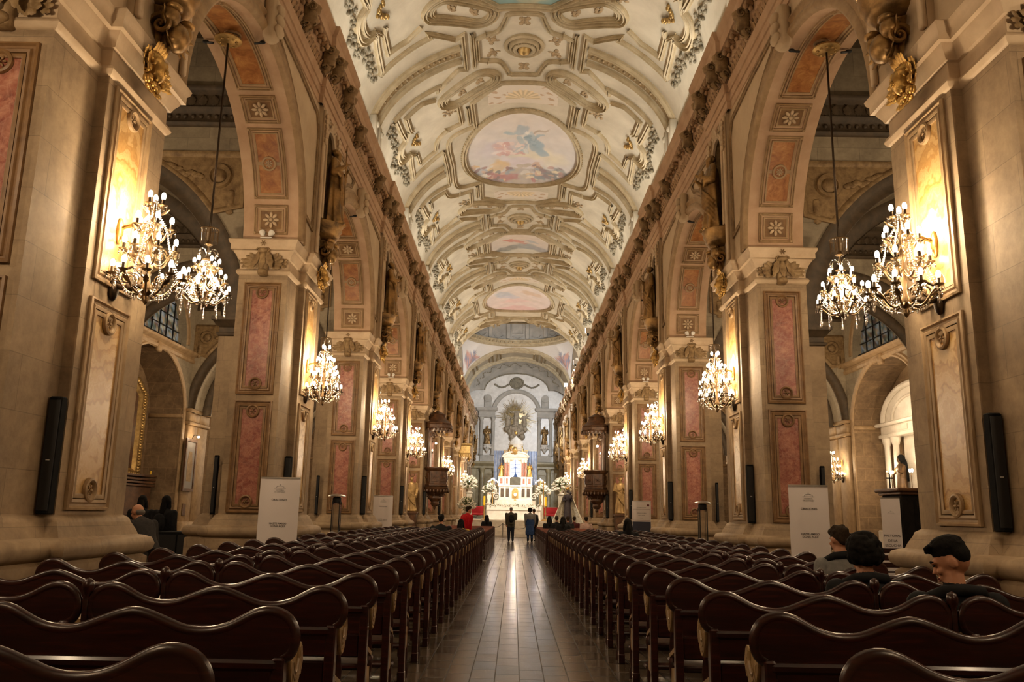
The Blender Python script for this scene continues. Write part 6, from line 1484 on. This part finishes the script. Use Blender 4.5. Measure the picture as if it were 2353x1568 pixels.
# gilt angels on the altar
def angel(vs=.02):
    x = MB(); robe(x, [(0, .20, .17), (.1, .21, .17), (.4, .16, .13), (.65, .13, .11), (.8, .14, .10), (.88, .10, .08), (.93, .045, .045)], 7, .14, 1.0, 24); head(x, Vector((0, -.01, 1.02)), RX(.2).to_3x3(), .78)
    for s in (-1, 1):
        limb(x, [(s*.14, 0, .83), (s*.22, -.08, .62), (s*.04, -.17, .72)], [.05, .05, .035])
        for k in range(4): leaf(x, T(s*.05, .10, .6+.06*k) @ RY(s*(.25+.22*k)), .62-.06*k, .20, .2); x.tube([(s*.05, .1, .65), (s*(.2+.05*k), .13, 1.0-.12*k)], [.05, .03], 6)
    return voxel(x, vs, 1, 'angel')
ag = angel(); ag.materials.append(MT['gold'])
for s, nm in ((-1, 'left'), (1, 'right')): tag(link('angel_statue', ag, None, (s*1.12, 67.55, 4.5), (0, 0, s*.3)), 'gilded winged angel standing on the %s end of the high altar' % nm, 'statue')
# glory: figure on clouds in front of a burst of rays
t = thing('sunburst_group', 'white stucco figure on clouds before a burst of gilt rays, apse wall', 'sculpture', (0, 79.2, 10.6))
x = MB(); rn = random.Random(9)
for k in range(72):
    a = 2*pi*k/72; L = rn.uniform(1.35, 2.0); x.tube([(.3*cos(a), .05, .3*sin(a)), (L*cos(a), .12, L*sin(a))], [.05, .012], 5)
x.build('rays', 'gold_ray', t, 60)
x = MB(); robe(x, [(-1.15, .30, .24), (-.9, .33, .25), (-.4, .27, .22), (.1, .22, .18), (.4, .25, .18), (.55, .2, .14), (.62, .09, .09)], 8, .15, 0, 28); head(x, Vector((0, -.03, .82)), RX(-.2).to_3x3(), 1.15)
for s in (-1, 1): limb(x, [(s*.24, 0, .52), (s*.5, -.1, .45), (s*.74, -.1, .66)], [.09, .08, .05])
fg = voxel(x, .03, 1, 'figure'); fg.materials.append(MT['stucco_figure']); link('figure', fg, t)
for s in (-1, 1):
    x = MB(); robe(x, [(-.9, .2, .18), (-.6, .24, .2), (-.1, .18, .15), (.1, .16, .12), (.18, .06, .06)], 6, .15, 1, 20, s*.75); head(x, Vector((s*.72, -.05, .36)), RZ(-s*.5).to_3x3(), 1.0); limb(x, [(s*.6, 0, .05), (s*.45, -.15, -.2), (s*.25, -.2, .0)], [.07, .07, .05])
    for k in range(3): x.tube([(s*.85, .05, .0), (s*(1.15+.1*k), .1, .5-.35*k)], [.11, .04], 6)
    a_ = voxel(x, .03, 1, 'angel'); a_.materials.append(MT['stucco_figure']); link('side_angel', a_, t)
x = MB(); cloud(x, (0, -.1, -1.55), (.75, .5, .5), 40, 4); cloud(x, (0, -.1, -1.1), (1.0, .4, .2), 24, 5); x.build('clouds', 'stucco_figure', t, 180)
x = MB(); x.ell((0, -.42, -1.5), (.2, .12, .26), 10, 8)
for s in (-1, 1): leaf(x, T(s*.15, -.4, -1.4) @ RY(s*.9), .4, .25, .3)
x.build('cherub', 'gold', t, 60)
for s, nm in ((-1, 'left'), (1, 'right')):
    o = thing('apse_saint', 'gilt carved saint on a bracket on the apse wall, %s of the sunburst' % nm, 'statue', (s*2.7, 79.05, 8.0), 0); o.scale = (1.1, 1.1, 1.1); link('figure', SA[0 if s < 0 else 2][0], o)
    x = MB(); x.lathe([(.05, -.75), (.15, -.6), (.3, -.3), (.38, -.1), (.42, 0)], 14)
    for q in range(5): x.ell((.3*cos(pi+q*pi/4), .3*sin(pi+q*pi/4), -.3), (.12, .12, .12), 7, 5)
    tag(x.build('wall_bracket', 'marble_white', None, 60, loc=(s*2.7, 79.2, 8.0)), 'carved bracket under the apse saint, %s of the sunburst' % nm, 'bracket')
# lace-mantled processional figure on the right
t = thing('mantled_statue', 'dark-robed statue in a wide flowered lace mantle, right of the sanctuary steps', 'statue', (3.05, 49.7, FL))
x = MB(); x.box(-.75, .75, -.5, .5, 0, .85, None, 0, .04); x.build('platform', 'white_cloth', t, 40)
x = MB()
for i in range(60): rn = random.Random(i); x.ell((rn.uniform(-.75, .75), -.5+rn.uniform(-.12, .05), .75+rn.uniform(-.05, .2)), (.07, .07, .06), 6, 5)
x.build('flower_bed', 'petal_white', t, 180)
x = MB(); robe(x, [(.85, .30, .26), (1.2, .26, .22), (1.8, .2, .17), (2.3, .16, .13), (2.5, .19, .13), (2.62, .07, .07)], 8, .0, 0, 24); head(x, Vector((.02, -.03, 2.76)), I().to_3x3(), 1.0); limb(x, [(.18, 0, 2.5), (.24, -.1, 2.25), (.1, -.24, 2.35)], [.07, .06, .05]); limb(x, [(-.18, 0, 2.5), (-.24, -.1, 2.25), (-.05, -.24, 2.3)], [.07, .06, .05]); x.ell((.16, -.25, 2.45), (.12, .1, .16), 10, 8); x.ell((.16, -.27, 2.68), (.075, .075, .085), 10, 8)
fb = voxel(x, .022, 1, 'figure'); fb.materials.append(MT['robe_dark'] if 'robe_dark' in MT else MT['carved_wood']); link('robed_figure', fb, t)
x = MB()
def mant(a, b): 
    th = lerp(-.62*pi, .62*pi, a)+pi/2; r = lerp(.13, .92, b**1.1)*(1+.05*sin(a*40)); return (r*cos(th)*1.0, .06+.55*r*sin(th), lerp(2.92, .98, b))
x.grid(mant, 60, 14)
t2 = NT('lace'); v = t2.tc.outputs['Object']; vo = t2.n('TexVoronoi', Scale=11.0); t2.L.new(v, vo.inputs['Vector']); t2.P(Base_Color=t2.ramp(vo.outputs['Distance'], [(.08, lin('9a7c54')), (.22, lin('d6c6a2')), (.4, lin('efe7d4'))]), Roughness=.8)
x.build('lace_mantle', 'lace', t, 180)
x = MB(); x.lathe([(.10, 2.86), (.12, 2.95), (.10, 3.0), (.02, 3.06)], 10); x.build('crown', 'gold', t, 60)
# choir gallery with a fringed gilt valance on the left
t = thing('choir_gallery', 'gilt choir gallery with a fringed valance, high on the left near the sanctuary', 'gallery', (-3.75, 60.9, 5.4))
x = MB(); x.box(-.6, .5, -.9, .9, .35, .95, None, 0, .04); x.box(-.65, .58, -.98, .98, .95, 1.08, None, 0, .03); x.box(-.65, .56, -.95, .95, .28, .36, None, 0, .02); x.build('parapet', 'gold_dull', t, 40)
x = MB()
for q in range(12): x.ell((.45, -.85+.155*q, .22), (.05, .075, .14), 7, 5)
for q in range(8): x.ell((-.55+.14*q, -.9, .22), (.07, .05, .14), 7, 5)
x.build('fringe', 'gold_dull', t, 60)
# ------------------------------------------------------------------ pulpits
def pulpit(s, nm):
    t = thing('pulpit', 'carved dark wood pulpit with domed canopy, on the fifth pier, %s arcade' % nm, 'pulpit', (s*3.62, YC(4)-.35, 0))
    oc = lambda r, z, ph=0: [(r*cos(pi/8+q*pi/4+ph), r*sin(pi/8+q*pi/4+ph), z) for q in range(8)]
    x = MB(); x.rings([oc(.56, 2.72), oc(.60, 2.74), oc(.60, 2.80), oc(.55, 2.84), oc(.55, 3.38), oc(.62, 3.44), oc(.64, 3.52), oc(.60, 3.56)], cap=False); x.rings([oc(.5, 3.56), oc(.5, 2.75)], cap=False)
    for q in range(8):
        M = RZ(q*pi/4); x.box(.505, .535, -.15, .15, 2.92, 3.30, M, 0, .012); rosette(x, M @ T(.54, 0, 3.1) @ RY(pi/2), .1, 6)
    x.build('parapet', 'carved_wood', t, 40)
    x = MB(); x.rings([oc(.12, 1.85), oc(.2, 1.95), oc(.18, 2.05), oc(.32, 2.2), oc(.30, 2.3), oc(.48, 2.45), oc(.62, 2.56), oc(.64, 2.68), oc(.56, 2.72)])
    for q in range(24): x.ell((.60*cos(q*pi/12), .60*sin(q*pi/12), 2.52), (.05, .05, .08), 6, 5)
    for q in range(8): scroll(x, RZ(q*pi/4) @ T(.36, 0, 2.32) @ RX(pi/2), .09, 1.3, .025)
    x.ell((0, 0, 1.8), (.07, .07, .1), 8, 6); x.build('corbel', 'carved_wood', t, 50)
    x = MB(); x.box(s*.30-.03, s*.30+.05, -.42, .42, 3.4, 5.3, None, 0, .02); x.box(s*.30-.06, s*.30+.02, -.45, -.36, 3.4, 5.3, None, 0, .02); x.box(s*.30-.06, s*.30+.02, .36, .45, 3.4, 5.3, None, 0, .02)
    for q in (-1, 1): scroll(x, T(s*.2, q*.42, 5.0) @ RX(pi/2), .16, 1.4, .04)
    x.build('back_board', 'carved_wood', t, 40)
    x = MB(); x.rings([oc(.66, 5.28), oc(.72, 5.34), oc(.72, 5.46), oc(.68, 5.5), oc(.70, 5.54), oc(.60, 5.6), oc(.42, 5.75), oc(.36, 5.9), oc(.40, 5.95), oc(.2, 6.05), oc(.06, 6.12)])
    for q in range(24): x.ell((.68*cos(q*pi/12), .68*sin(q*pi/12), 5.24), (.05, .05, .07), 6, 5)
    x.build('canopy', 'carved_wood', t, 40); x = MB(); x.lathe([(.03, 6.1), (.06, 6.18), (.09, 6.24), (.06, 6.3), (.0, 6.34)], 12); x.build('finial', 'gold_dull', t, 60)
    x = MB(); x.tube([(s*.2, -.38, 4.7), (0, -.42, 4.72), (0, -.42, 4.66)], .012, 6); l = x.build('reading_lamp', 'lamp_dark', t, 60); x = MB(); x.ell((0, -.42, 4.62), (.045, .045, .05), 8, 6); x.build('bulb', 'bulb_glow', l, 180)
pulpit(-1, 'left'); pulpit(1, 'right')
for s, nm, z0, k, hs in ((-1, 'left', 1.60, 1, 1.0), (1, 'right', 1.66, 0, 1.06)):
    o = thing('standing_saint', 'gilt wooden saint standing against the fifth pier, %s arcade, below the chandelier' % nm, 'statue', (s*4.5, 36.55, z0), 0); o.scale = (hs*.92,)*3; m = SA[k][0].copy(); m.materials.clear(); m.materials.append(MT['saint_gilt'] if 'saint_gilt' in MT else MT['bronze_gilt']); link('figure', m, o)
    x = MB(); x.box(-.26, .26, -.24, .24, 0, z0-FL-.001, None, 0, .02); x.box(-.3, .3, -.28, .28, 0, .12, None, 0, .02); x.box(-.3, .3, -.28, .28, z0-FL-.1, z0-FL-.002, None, 0, .02); tag(x.build('statue_pedestal', 'carved_wood', None, 40, loc=(s*4.5, 36.55, FL)), 'dark pedestal under the gilt saint of the fifth pier, %s arcade' % nm, 'pedestal')
# ------------------------------------------------------------------ things in the aisles
# gilt framed altarpiece and its carved altar in the left chapel
t = thing('gilt_altarpiece', 'carved altarpiece with a tall gilt frame in the left chapel', 'altarpiece', (-13.0, 27.05, FL), pi/2); t.scale = (1.62, .75, 1)
x = MB(); x.box(-1.35, 1.35, -.75, .1, 0, 1.05, None, 0, .03); x.box(-1.45, 1.45, -.85, .1, 1.05, 1.15, None, 0, .02); x.box(-1.3, 1.3, -.6, .1, 1.15, 2.1, None, 0, .02)
for z in (2.1, 2.2, 2.3, 2.42): x.box(-1.4-.05*(z-2), 1.4+.05*(z-2), -.66-.1*(z-2), .1, z, z+.07, None, 0, .015)
x.build('altar_table', 'carved_wood', t, 40)
x = MB(); P = [(-.95, -.02, 2.6), (.95, -.02, 2.6), (.95, -.02, 5.2), (.6, -.02, 5.55), (-.6, -.02, 5.55), (-.95, -.02, 5.2)]
x.sweep(P, [(-.22, 0), (-.22, .12), (-.14, .17), (-.05, .09), (.02, .12), (.06, .06), (.10, 0)], None, 0, True, (0, -1, 0)); rn = random.Random(3)
for a, b in zip(P, P[1:]+P[:1]):
    n = int((Vector(b)-Vector(a)).length/.09)
    for q in range(n): p = Vector(a).lerp(Vector(b), q/n); x.ell((p.x*1.12, -.14, (p.z-4.1)*1.05+4.1), (.05+.02*rn.random(),)*3, 6, 5)
x.build('gilt_frame', 'gold_dull', t, 50)
x = MB(); x.add([(-.93, -.02, 2.62), (.93, -.02, 2.62), (.93, -.02, 5.2), (.6, -.02, 5.5), (-.6, -.02, 5.5), (-.93, -.02, 5.2)], [tuple(range(6))]); x.build('dark_canvas', 'carved_wood', t, 0)
x = MB(); robe(x, [(0, .16, .13), (.25, .13, .1), (.4, .05, .05)], 6, .1, 0, 16); x.ell((0, -.02, .48), (.07, .07, .085), 8, 6); x.tube([(.1, 0, .35), (.25, -.05, .55)], .035, 6)
x.build('crest_figure', 'bronze_gilt', t, 60, loc=(0, -.1, 5.68))
tag(link('altar_lamp', (lambda m: (m.lathe([(.03, 0), (.04, .1), (.02, .12)], 8), m.mesh('altar_lamp', 'yellow_wax', 60))[1])(MB()), None, (-12.3, 28.4, 2.65)), 'small yellow votive light on the left chapel altar', 'candle')
# white altarpiece with a dark-veiled figure in the right chapel
t = thing('stone_altarpiece', 'pale stone altarpiece with columns and round pediment in the right chapel', 'altarpiece', (13.0, 27.05, FL), -pi/2); t.scale = (1.5, .8, 1)
x = MB(); x.box(-1.5, 1.5, -.8, .1, 0, 1.1, None, 0, .03); x.box(-1.45, 1.45, -.5, .1, 1.1, 2.0, None, 0, .03); x.build('altar_table', 'marble_white', t, 40)
for a in (-1.3, -.85, .85, 1.3):
    x = MB(); x.lathe([(.17, 2.0), (.17, 2.1), (.12, 2.2), (.105, 3.9), (.17, 4.1), (.18, 4.2)], 14, T(a, -.3, 0)); x.build('column', 'marble_white', t, 60)
x = MB(); x.box(-1.5, 1.5, -.5, .1, 4.2, 4.32, None, 0, .02); x.box(-1.45, 1.45, -.42, .1, 4.32, 4.6, None, 0, .01); x.box(-1.6, 1.6, -.58, .1, 4.6, 4.72, None, 0, .03)
x.prism([(1.35*cos(pi*i/20), 1.05*sin(pi*i/20)) for i in range(21)], .3, T(0, -.3, 4.72)); x.tube([(1.4*cos(pi*i/20), -.34, 4.75+1.1*sin(pi*i/20)) for i in range(21)], .1, 8); x.tube([(.95*cos(pi*i/20), -.32, 4.75+.72*sin(pi*i/20)) for i in range(21)], .05, 8)
for a in (-.9, -.3, .3, .9): x.box(a-.2, a+.2, -.44, -.42, 4.37, 4.55)
x.box(-.7, .7, -.1, .1, 2.0, 4.2); x.build('pediment', 'marble_white', t, 40)
o = thing('veiled_statue', 'dark-veiled statue with outstretched hands on the right chapel altar', 'statue', (12.72, 28.0, FL+2.0), -pi/2)
x = MB(); robe(x, [(0, .25, .2), (.3, .22, .18), (.8, .17, .14), (1.15, .2, .14), (1.28, .09, .08)], 7, .13, 0, 24); head(x, Vector((0, -.03, 1.42)), RX(.2).to_3x3(), .95); limb(x, [(-.18, 0, 1.18), (-.3, -.12, .98), (-.42, -.3, 1.02)], [.07, .06, .04]); limb(x, [(.18, 0, 1.18), (.3, -.12, .98), (.42, -.3, 1.02)], [.07, .06, .04]); m = voxel(x, .022, 1, 'figure'); m.materials.append(MT['bronze']); link('figure', m, o)
x = MB(); x.ell((0, .02, 1.45), (.11, .13, .14), 12, 9); x.tube([(0, .08, 1.4), (0, .13, 1.1), (0, .14, .7)], [.1, .16, .18], 10, flat=.6); x.build('veil', 'jacket_black', o, 180)
for dy in (-.75, .65):
    o = thing('altar_sconce', 'small lit electric lamp beside the veiled statue, %s' % ('nearer the camera' if dy < 0 else 'farther from the camera'), 'lamp', (12.5, 27.6+dy, FL+3.0), -pi/2)
    x = MB(); x.tube([(0, .3, -.9), (0, 0, -.9), (0, 0, -.1)], .012, 6); x.build('bracket', 'lamp_metal', o, 60)
    for q in (-.08, .08): x = MB(); x.ell((q, 0, .0), (.035, .035, .06), 8, 6); x.build('bulb', 'bulb_glow', o, 180)
# framed picture with its lamp on the left aisle pier, small wall chandelier on the right one
t = thing('framed_picture', 'tall framed picture under a small lit lamp on the left aisle wall', 'picture', (-11.72, 30.15, 2.2), pi/2)
x = MB(); x.box(-.45, .45, -.03, .0, 0, 1.75, None, 0, .005); x.build('sheet', 'banner_grey', t, 40); x = MB(); x.sweep([(-.45, -.0, 0), (.45, -.0, 0), (.45, -.0, 1.75), (-.45, -.0, 1.75)], [(-.05, 0), (-.05, .06), (.05, .06), (.05, 0)], None, 0, True, (0, -1, 0)); x.build('frame', 'carved_wood', t, 40)
x = MB(); x.prism([(-.2, .3), (.2, .3), (.25, .9), (.12, 1.35), (-.12, 1.35), (-.25, .9)], .004, T(0, -.036, 0)); x.build('printed_figure', 'ornament', t, 0)
x = MB(); x.tube([(0, .0, 1.75), (0, -.1, 1.95), (0, -.25, 1.92)], .012, 6); l = x.build('lamp_arm', 'steel_dark', t, 60); x = MB(); x.ell((0, -.26, 1.88), (.06, .05, .035), 8, 6); x.build('bulb', 'bulb_glow', l, 180)
t = thing('notice_plate', 'small dark notice plate below the framed picture', 'plate', (-11.74, 30.1, 1.3), pi/2); x = MB(); x.box(-.14, .14, -.02, 0, 0, .42, None, 0, .006); x.build('plate', 'carved_wood', t, 40)
t = dup(c0, (11.72, 30.4, -.62), pi, 'small brass wall chandelier glowing on the right aisle wall', group=None); t.scale = (1, 1, 1); t['group'] = 'wall chandeliers'
# confessional with a cross, its banner, chair and red-covered table in the right aisle
t = thing('confessional', 'dark wooden confessional booth with a cornice and a cross, right aisle', 'confessional', (10.75, 23.2, FL))
x = MB(); x.box(-.55, .55, -.6, .6, 0, 2.1, None, 0, .02)
for a in (-.4, 0, .4): x.box(a-.16, a+.16, -.62, -.6, .2, 1.95, None, 0, .008)
for a in (-.35, .35): x.box(-.57, -.55, a-.2, a+.2, .2, 1.95, None, 0, .008)
x.build('booth', 'dark_booth', t, 40) if 'dark_booth' in MT else x.build('booth', 'carved_wood', t, 40)
x = MB(); x.box(-.62, .62, -.67, .67, 2.1, 2.18, None, 0, .02); x.box(-.7, .7, -.75, .75, 2.18, 2.28, None, 0, .03); x.build('cornice', 'carved_wood', t, 40)
x = MB(); x.box(-.58, -.55, -.02, .01, 2.28, 2.72); x.box(-.66, -.47, -.02, .01, 2.54, 2.58); x.build('cross', 'steel_dark', t, 0)
t = banner((9.45, 21.6, FL), .46, 1.98, -.15, 'white roll-up banner reading PASTORAL DE LA ESCUCHA in the right aisle', [('PASTORAL', 1.02, .085, 'banner_text'), ('DE LA', .90, .085, 'banner_text'), ('ESCUCHA', .78, .085, 'banner_text')]); church_mark(t, 1.60, .9)
t = thing('chair', 'dark metal-legged chair beside the red-covered table in the right aisle', 'chair', (9.75, 20.9, FL), .5)
x = MB(); x.box(-.2, .2, -.2, .2, .43, .47, None, 0, .02); x.build('seat', 'steel_dark', t, 40); x = MB(); x.ell((0, .2, .75), (.19, .03, .13), 12, 8); x.build('backrest', 'steel_dark', t, 60)
for a in (-.17, .17):
    for b in (-.17, .17): x = MB(); x.tube([(a, b, 0), (a*.95, b*.95, .44)]+([(a*.95, .2, .78)] if b > 0 else []), .012, 6); x.build('leg', 'steel', t, 60)
t = thing('side_table', 'small table under a dark red cloth beside the right aisle banner', 'table', (10.35, 20.7, FL)); x = MB(); x.box(-.4, .4, -.3, .3, .03, .76, None, 0, .03); x.build('red_tablecloth', 'red_cloth', t, 40)
# railing and lectern in the right aisle
t = thing('iron_railing', 'low iron railing across the right aisle', 'railing', (8.7, 24.8, FL)); x = MB(); x.tube([(-1.6, 0, 1.02), (1.6, 0, 1.02)], .025, 8); x.tube([(-1.6, 0, .12), (1.6, 0, .12)], .02, 8); x.build('rail', 'steel_dark', t, 60)
x = MB()
for q in range(40): x.tube([(-1.56+.08*q, 0, .12), (-1.56+.08*q, 0, 1.02)], .008, 5)
x.build('bars', 'steel_dark', t, 60)
t = thing('lectern', 'small dark sloping lectern behind the railing in the right aisle', 'lectern', (8.95, 25.6, FL)); x = MB(); x.box(-.05, .05, -.05, .05, 0, 1.1); x.build('post', 'carved_wood', t, 0); x = MB(); x.prism([(-.25, 1.1), (.25, 1.25), (.25, 1.29), (-.25, 1.14)], .5, T(0, -.25, 0)); x.build('desk', 'carved_wood', t, 0); x = MB(); x.box(-.2, .2, -.2, .2, 0, .04, None, 0, .01); x.build('foot', 'carved_wood', t, 40)
# dark cupboard, white chair and bench in the left aisle
t = thing('low_cupboard', 'low black cupboard in the left aisle beside the second pier', 'cupboard', (-5.95, 15.3, FL)); x = MB(); x.box(-.35, .35, -.3, .3, 0, 1.0, None, 0, .015); x.build('carcass', 'black_plastic', t, 40); x = MB(); x.box(-.32, -.01, -.315, -.3, .05, .95, None, 0, .006); x.build('door', 'steel_dark', t, 40); x = MB(); x.box(.01, .32, -.315, -.3, .05, .95, None, 0, .006); x.build('door', 'steel_dark', t, 40)
t = thing('plastic_chair', 'white plastic chair back showing above the black cupboard, left aisle', 'chair', (-6.25, 17.0, FL), .3); x = MB(); x.grid(lambda a, b: ((a-.5)*.46*(1-.25*b*b), .2+.05*cos((a-.5)*3)+.08*b, .42+.5*b-.06*(2*a-1)**2*b), 10, 8); x.grid(lambda a, b: ((a-.5)*.46*(1-.25*b*b), .23+.05*cos((a-.5)*3)+.08*b, .42+.5*b-.06*(2*a-1)**2*b), 10, 8); x.build('backrest', 'white_plastic', t, 180); x = MB(); x.box(-.23, .23, -.22, .24, .40, .44, None, 0, .02); x.build('seat', 'white_plastic', t, 40)
for a in (-.19, .19):
    for b in (-.18, .2): x = MB(); x.tube([(a*1.1, b*1.1, 0), (a, b, .41)], .022, 6); x.build('leg', 'white_plastic', t, 60)
t = thing('wooden_kneeler', 'long low wooden kneeler rail in the left aisle', 'kneeler', (-5.7, 12.9, FL)); x = MB(); x.box(-1.4, 1.2, -.12, .12, .60, .68, None, 0, .02); x.build('top_rail', 'pew_red', t, 40)
for a in (-1.3, 1.1): x = MB(); x.box(a-.05, a+.05, -.12, .12, 0, .6, None, 0, .01); x.build('leg', 'pew_wood', t, 40)
x = MB(); x.box(-1.35, 1.15, -.01, .03, .2, .4); x.build('panel', 'pew_wood', t, 0)
# little white floodlights standing on some capitals
for s, k, nm in ((-1, 1, 'second left'), (1, 2, 'third right'), (-1, 3, 'fourth left'), (1, 3, 'fourth right')):
    t = thing('small_floodlight', 'pair of little white floodlights on top of the %s capital' % nm, 'lamp', (s*4.5, YC(k)-1.60, 6.22)); x = MB(); x.box(-.10, .10, -.03, .03, 0, .02); x.build('base', 'white_plastic', t, 0)
    for a in (-.07, .07): x = MB(); x.lathe([(.02, -.05), (.05, .0), (.055, .05)], 10, T(a, 0, .09) @ RX(-.5) @ RY(a*6)); x.build('lamp_head', 'white_plastic', t, 60)
# bench ends at the right aisle (slatted bench)
t = thing('slatted_bench', 'dark slatted bench in the right aisle in front of the red-covered table', 'bench', (8.3, 17.2, FL)); x = MB()
for q in range(3): x.box(-1.2, 1.2, -.03, .0, .5+.14*q, .6+.14*q, None, 0, .01)
x.build('back_slats', 'pew_wood', t, 40); x = MB(); x.box(-1.2, 1.2, .0, .4, .40, .44, None, 0, .01); x.build('seat', 'pew_wood', t, 40)
for a in (-1.1, 1.1): x = MB(); x.box(a-.03, a+.03, -.06, .38, 0, .4); x.box(a-.03, a+.03, -.06, -.03, .4, .9); x.build('leg', 'pew_wood', t, 40)
EXPO = 0.0
def plight(name, loc, e, col=(1, .70, .38), r=.06):
    l = bpy.data.lights.new(name, 'POINT'); l.energy = e; l.color = col; l.shadow_soft_size = r
    o = bpy.data.objects.new(name, l); COL.objects.link(o); o.location = loc; return o
def alight(name, loc, rot, sx, sy, e, col):
    l = bpy.data.lights.new(name, 'AREA'); l.shape = 'RECTANGLE'; l.size = sx; l.size_y = sy; l.energy = e; l.color = col
    o = bpy.data.objects.new(name, l); COL.objects.link(o); o.location = loc; o.rotation_euler = rot; return o
WARM = (1, .75, .48)
for k in (-1, 0, 1, 2, 3, 5, 7):
    for s in (-1, 1):
        for z, dx, kk in ((3.88, .36, .6), (4.34, .30, 1.35)):
            plight('chandelier_lamp', (s*(4.0-dx), YC(k)-.2, z), (50 if k < 0 else 118 if k < 3 else 165)*kk, WARM, .07)
for k in range(-1, 8):
    for s in (-1, 1): plight('hanging_lamp', (s*4.5, YC(k)+HA-.05, 4.75), (150 if k < 0 else 350 if k < 2 else 460), WARM, .08); plight('aisle_fill', (s*8.6, YC(k)+HA, 6.2), 220, WARM, .1)  # the mid-aisle points are added to brighten the aisles, no fitting there
# floodlights along the top of the cornice, shining up into the vault
for k in range(-1, 7):
    for s in (-1, 1): alight('cornice_light', (s*4.12, YC(k)+HB, 11.05), (0, s*radians(158), 0), .15, 5.5, 170, (1, .94, .84))
for s in (-1, 1):
    alight('choir_light', (s*4.1, 66, 11.0), (0, s*radians(150), 0), .2, 8, 110, (.9, .93, 1)); 
for Y, tgt, e in ((42.4, (-1.5, 66, 14.5), 500), (51.5, (-2.2, 79.5, 8.0), 6000), (61.0, (-1.2, 79.5, 8.0), 4200)):
    l = bpy.data.lights.new('apse_spot', 'SPOT'); l.energy = e; l.color = (.88, .93, 1); l.spot_size = radians(62); l.spot_blend = .6; l.shadow_soft_size = .12
    o = bpy.data.objects.new('apse_spot', l); COL.objects.link(o); o.location = (3.42, Y+.25, 11.05); o.rotation_euler = (Vector(tgt)-o.location).to_track_quat('-Z', 'Y').to_euler()
    nm = {42.4: 'nearest', 51.5: 'middle', 61.0: 'farthest'}[Y]
    t = thing('floodlight', 'white floodlight on the right cornice shining towards the apse, %s of three' % nm, 'floodlight', (3.62, Y, 10.69), -.35+pi, 'cornice floodlights')
    x = MB(); x.box(-.12, .12, -.10, .10, .12, .42, None, 0, .02); x.build('housing', 'white_plastic', t, 40); x = MB(); x.box(-.05, .05, -.05, .05, 0, .12); x.build('bracket', 'steel_dark', t, 0)
    x = MB(); x.box(-.10, .10, -.115, -.10, .14, .40); x.box(.115, .13, -.08, .08, .14, .40); x.build('lamp_face', 'floodlight', t, 0)
for X, Y, z, e in ((11.2, 30.4, 3.5, 60), (12.4, 26.7, 3.2, 35), (12.4, 28.4, 3.2, 35), (-11.3, 30.15, 4.15, 16), (-3.62, 37.9, 4.55, 15), (3.62, 37.9, 4.55, 15), (0, 66.6, 4.2, 60), (-1.75, 66.0, 4.2, 10), (1.95, 66.0, 4.2, 10), (11.6, 27, 4.6, 60)): plight('small_lamp', (X, Y, z), e, WARM, .08)

for s in (-1, 1):
    l = bpy.data.lights.new('altar_fill_spot', 'SPOT'); l.energy = 3800; l.color = (1, .88, .72); l.spot_size = radians(46); l.spot_blend = .6; l.shadow_soft_size = .12  # added pair without fittings, brightens the altar from the front
    o = bpy.data.objects.new('altar_fill_spot', l); COL.objects.link(o); o.location = (s*3.4, 52, 11.0); o.rotation_euler = (Vector((-s*.2, 63, 2.8))-o.location).to_track_quat('-Z', 'Y').to_euler()

for X, Y, Z, e in ((3.05, 49.6, 1.9, 2400), (-1.0, 46, 1.4, 0)):
    if not e: continue
    l = bpy.data.lights.new('statue_fill_spot', 'SPOT'); l.energy = e; l.color = (1, .86, .68); l.spot_size = radians(24); l.spot_blend = .6; l.shadow_soft_size = .1  # invented spot, put in to make the lace mantle look front-lit
    o = bpy.data.objects.new('statue_fill_spot', l); COL.objects.link(o); o.location = (-3.4, 40, 11); o.rotation_euler = (Vector((X, Y, Z))-o.location).to_track_quat('-Z', 'Y').to_euler()
# ------------------------------------------------------------------ camera
f_, p_, y_, r_, cx_, hz_ = 1922.46, .2046, -.0059, -.0183, -.0718, 1.55
fw = Vector((sin(y_)*cos(p_), cos(y_)*cos(p_), sin(p_))); rt = Vector((cos(y_), -sin(y_), 0)); dn = fw.cross(rt)
right = rt*cos(r_)+dn*sin(r_); down = dn*cos(r_)-rt*sin(r_)
cam = bpy.data.cameras.new('camera'); co = bpy.data.objects.new('camera', cam); COL.objects.link(co)
cam.sensor_width = 36; cam.lens = f_/2353*36; cam.clip_end = 300; cam.clip_start = .05
co.matrix_world = Matrix(((right.x, -down.x, -fw.x, cx_), (right.y, -down.y, -fw.y, 0), (right.z, -down.z, -fw.z, hz_), (0, 0, 0, 1)))
S.camera = co
vs = S.view_settings; vs.view_transform = 'Standard'; vs.look = 'None'; vs.gamma = 1; vs.use_curve_mapping = False; vs.exposure = EXPO
S.cycles.max_bounces = 6; S.cycles.diffuse_bounces = 3; S.cycles.use_adaptive_sampling = True; S.cycles.adaptive_threshold = .06; S.cycles.adaptive_min_samples = 20; S.cycles.glossy_bounces = 3; S.cycles.transmission_bounces = 4; S.cycles.transparent_max_bounces = 6
S.cycles.sample_clamp_indirect = 4.0; S.cycles.caustics_reflective = False; S.cycles.caustics_refractive = False; S.cycles.use_denoising = True
w = bpy.data.worlds.new('world'); S.world = w; w.use_nodes = True; w.node_tree.nodes['Background'].inputs[0].default_value = (.9, .75, .6, 1); w.node_tree.nodes['Background'].inputs[1].default_value = .004
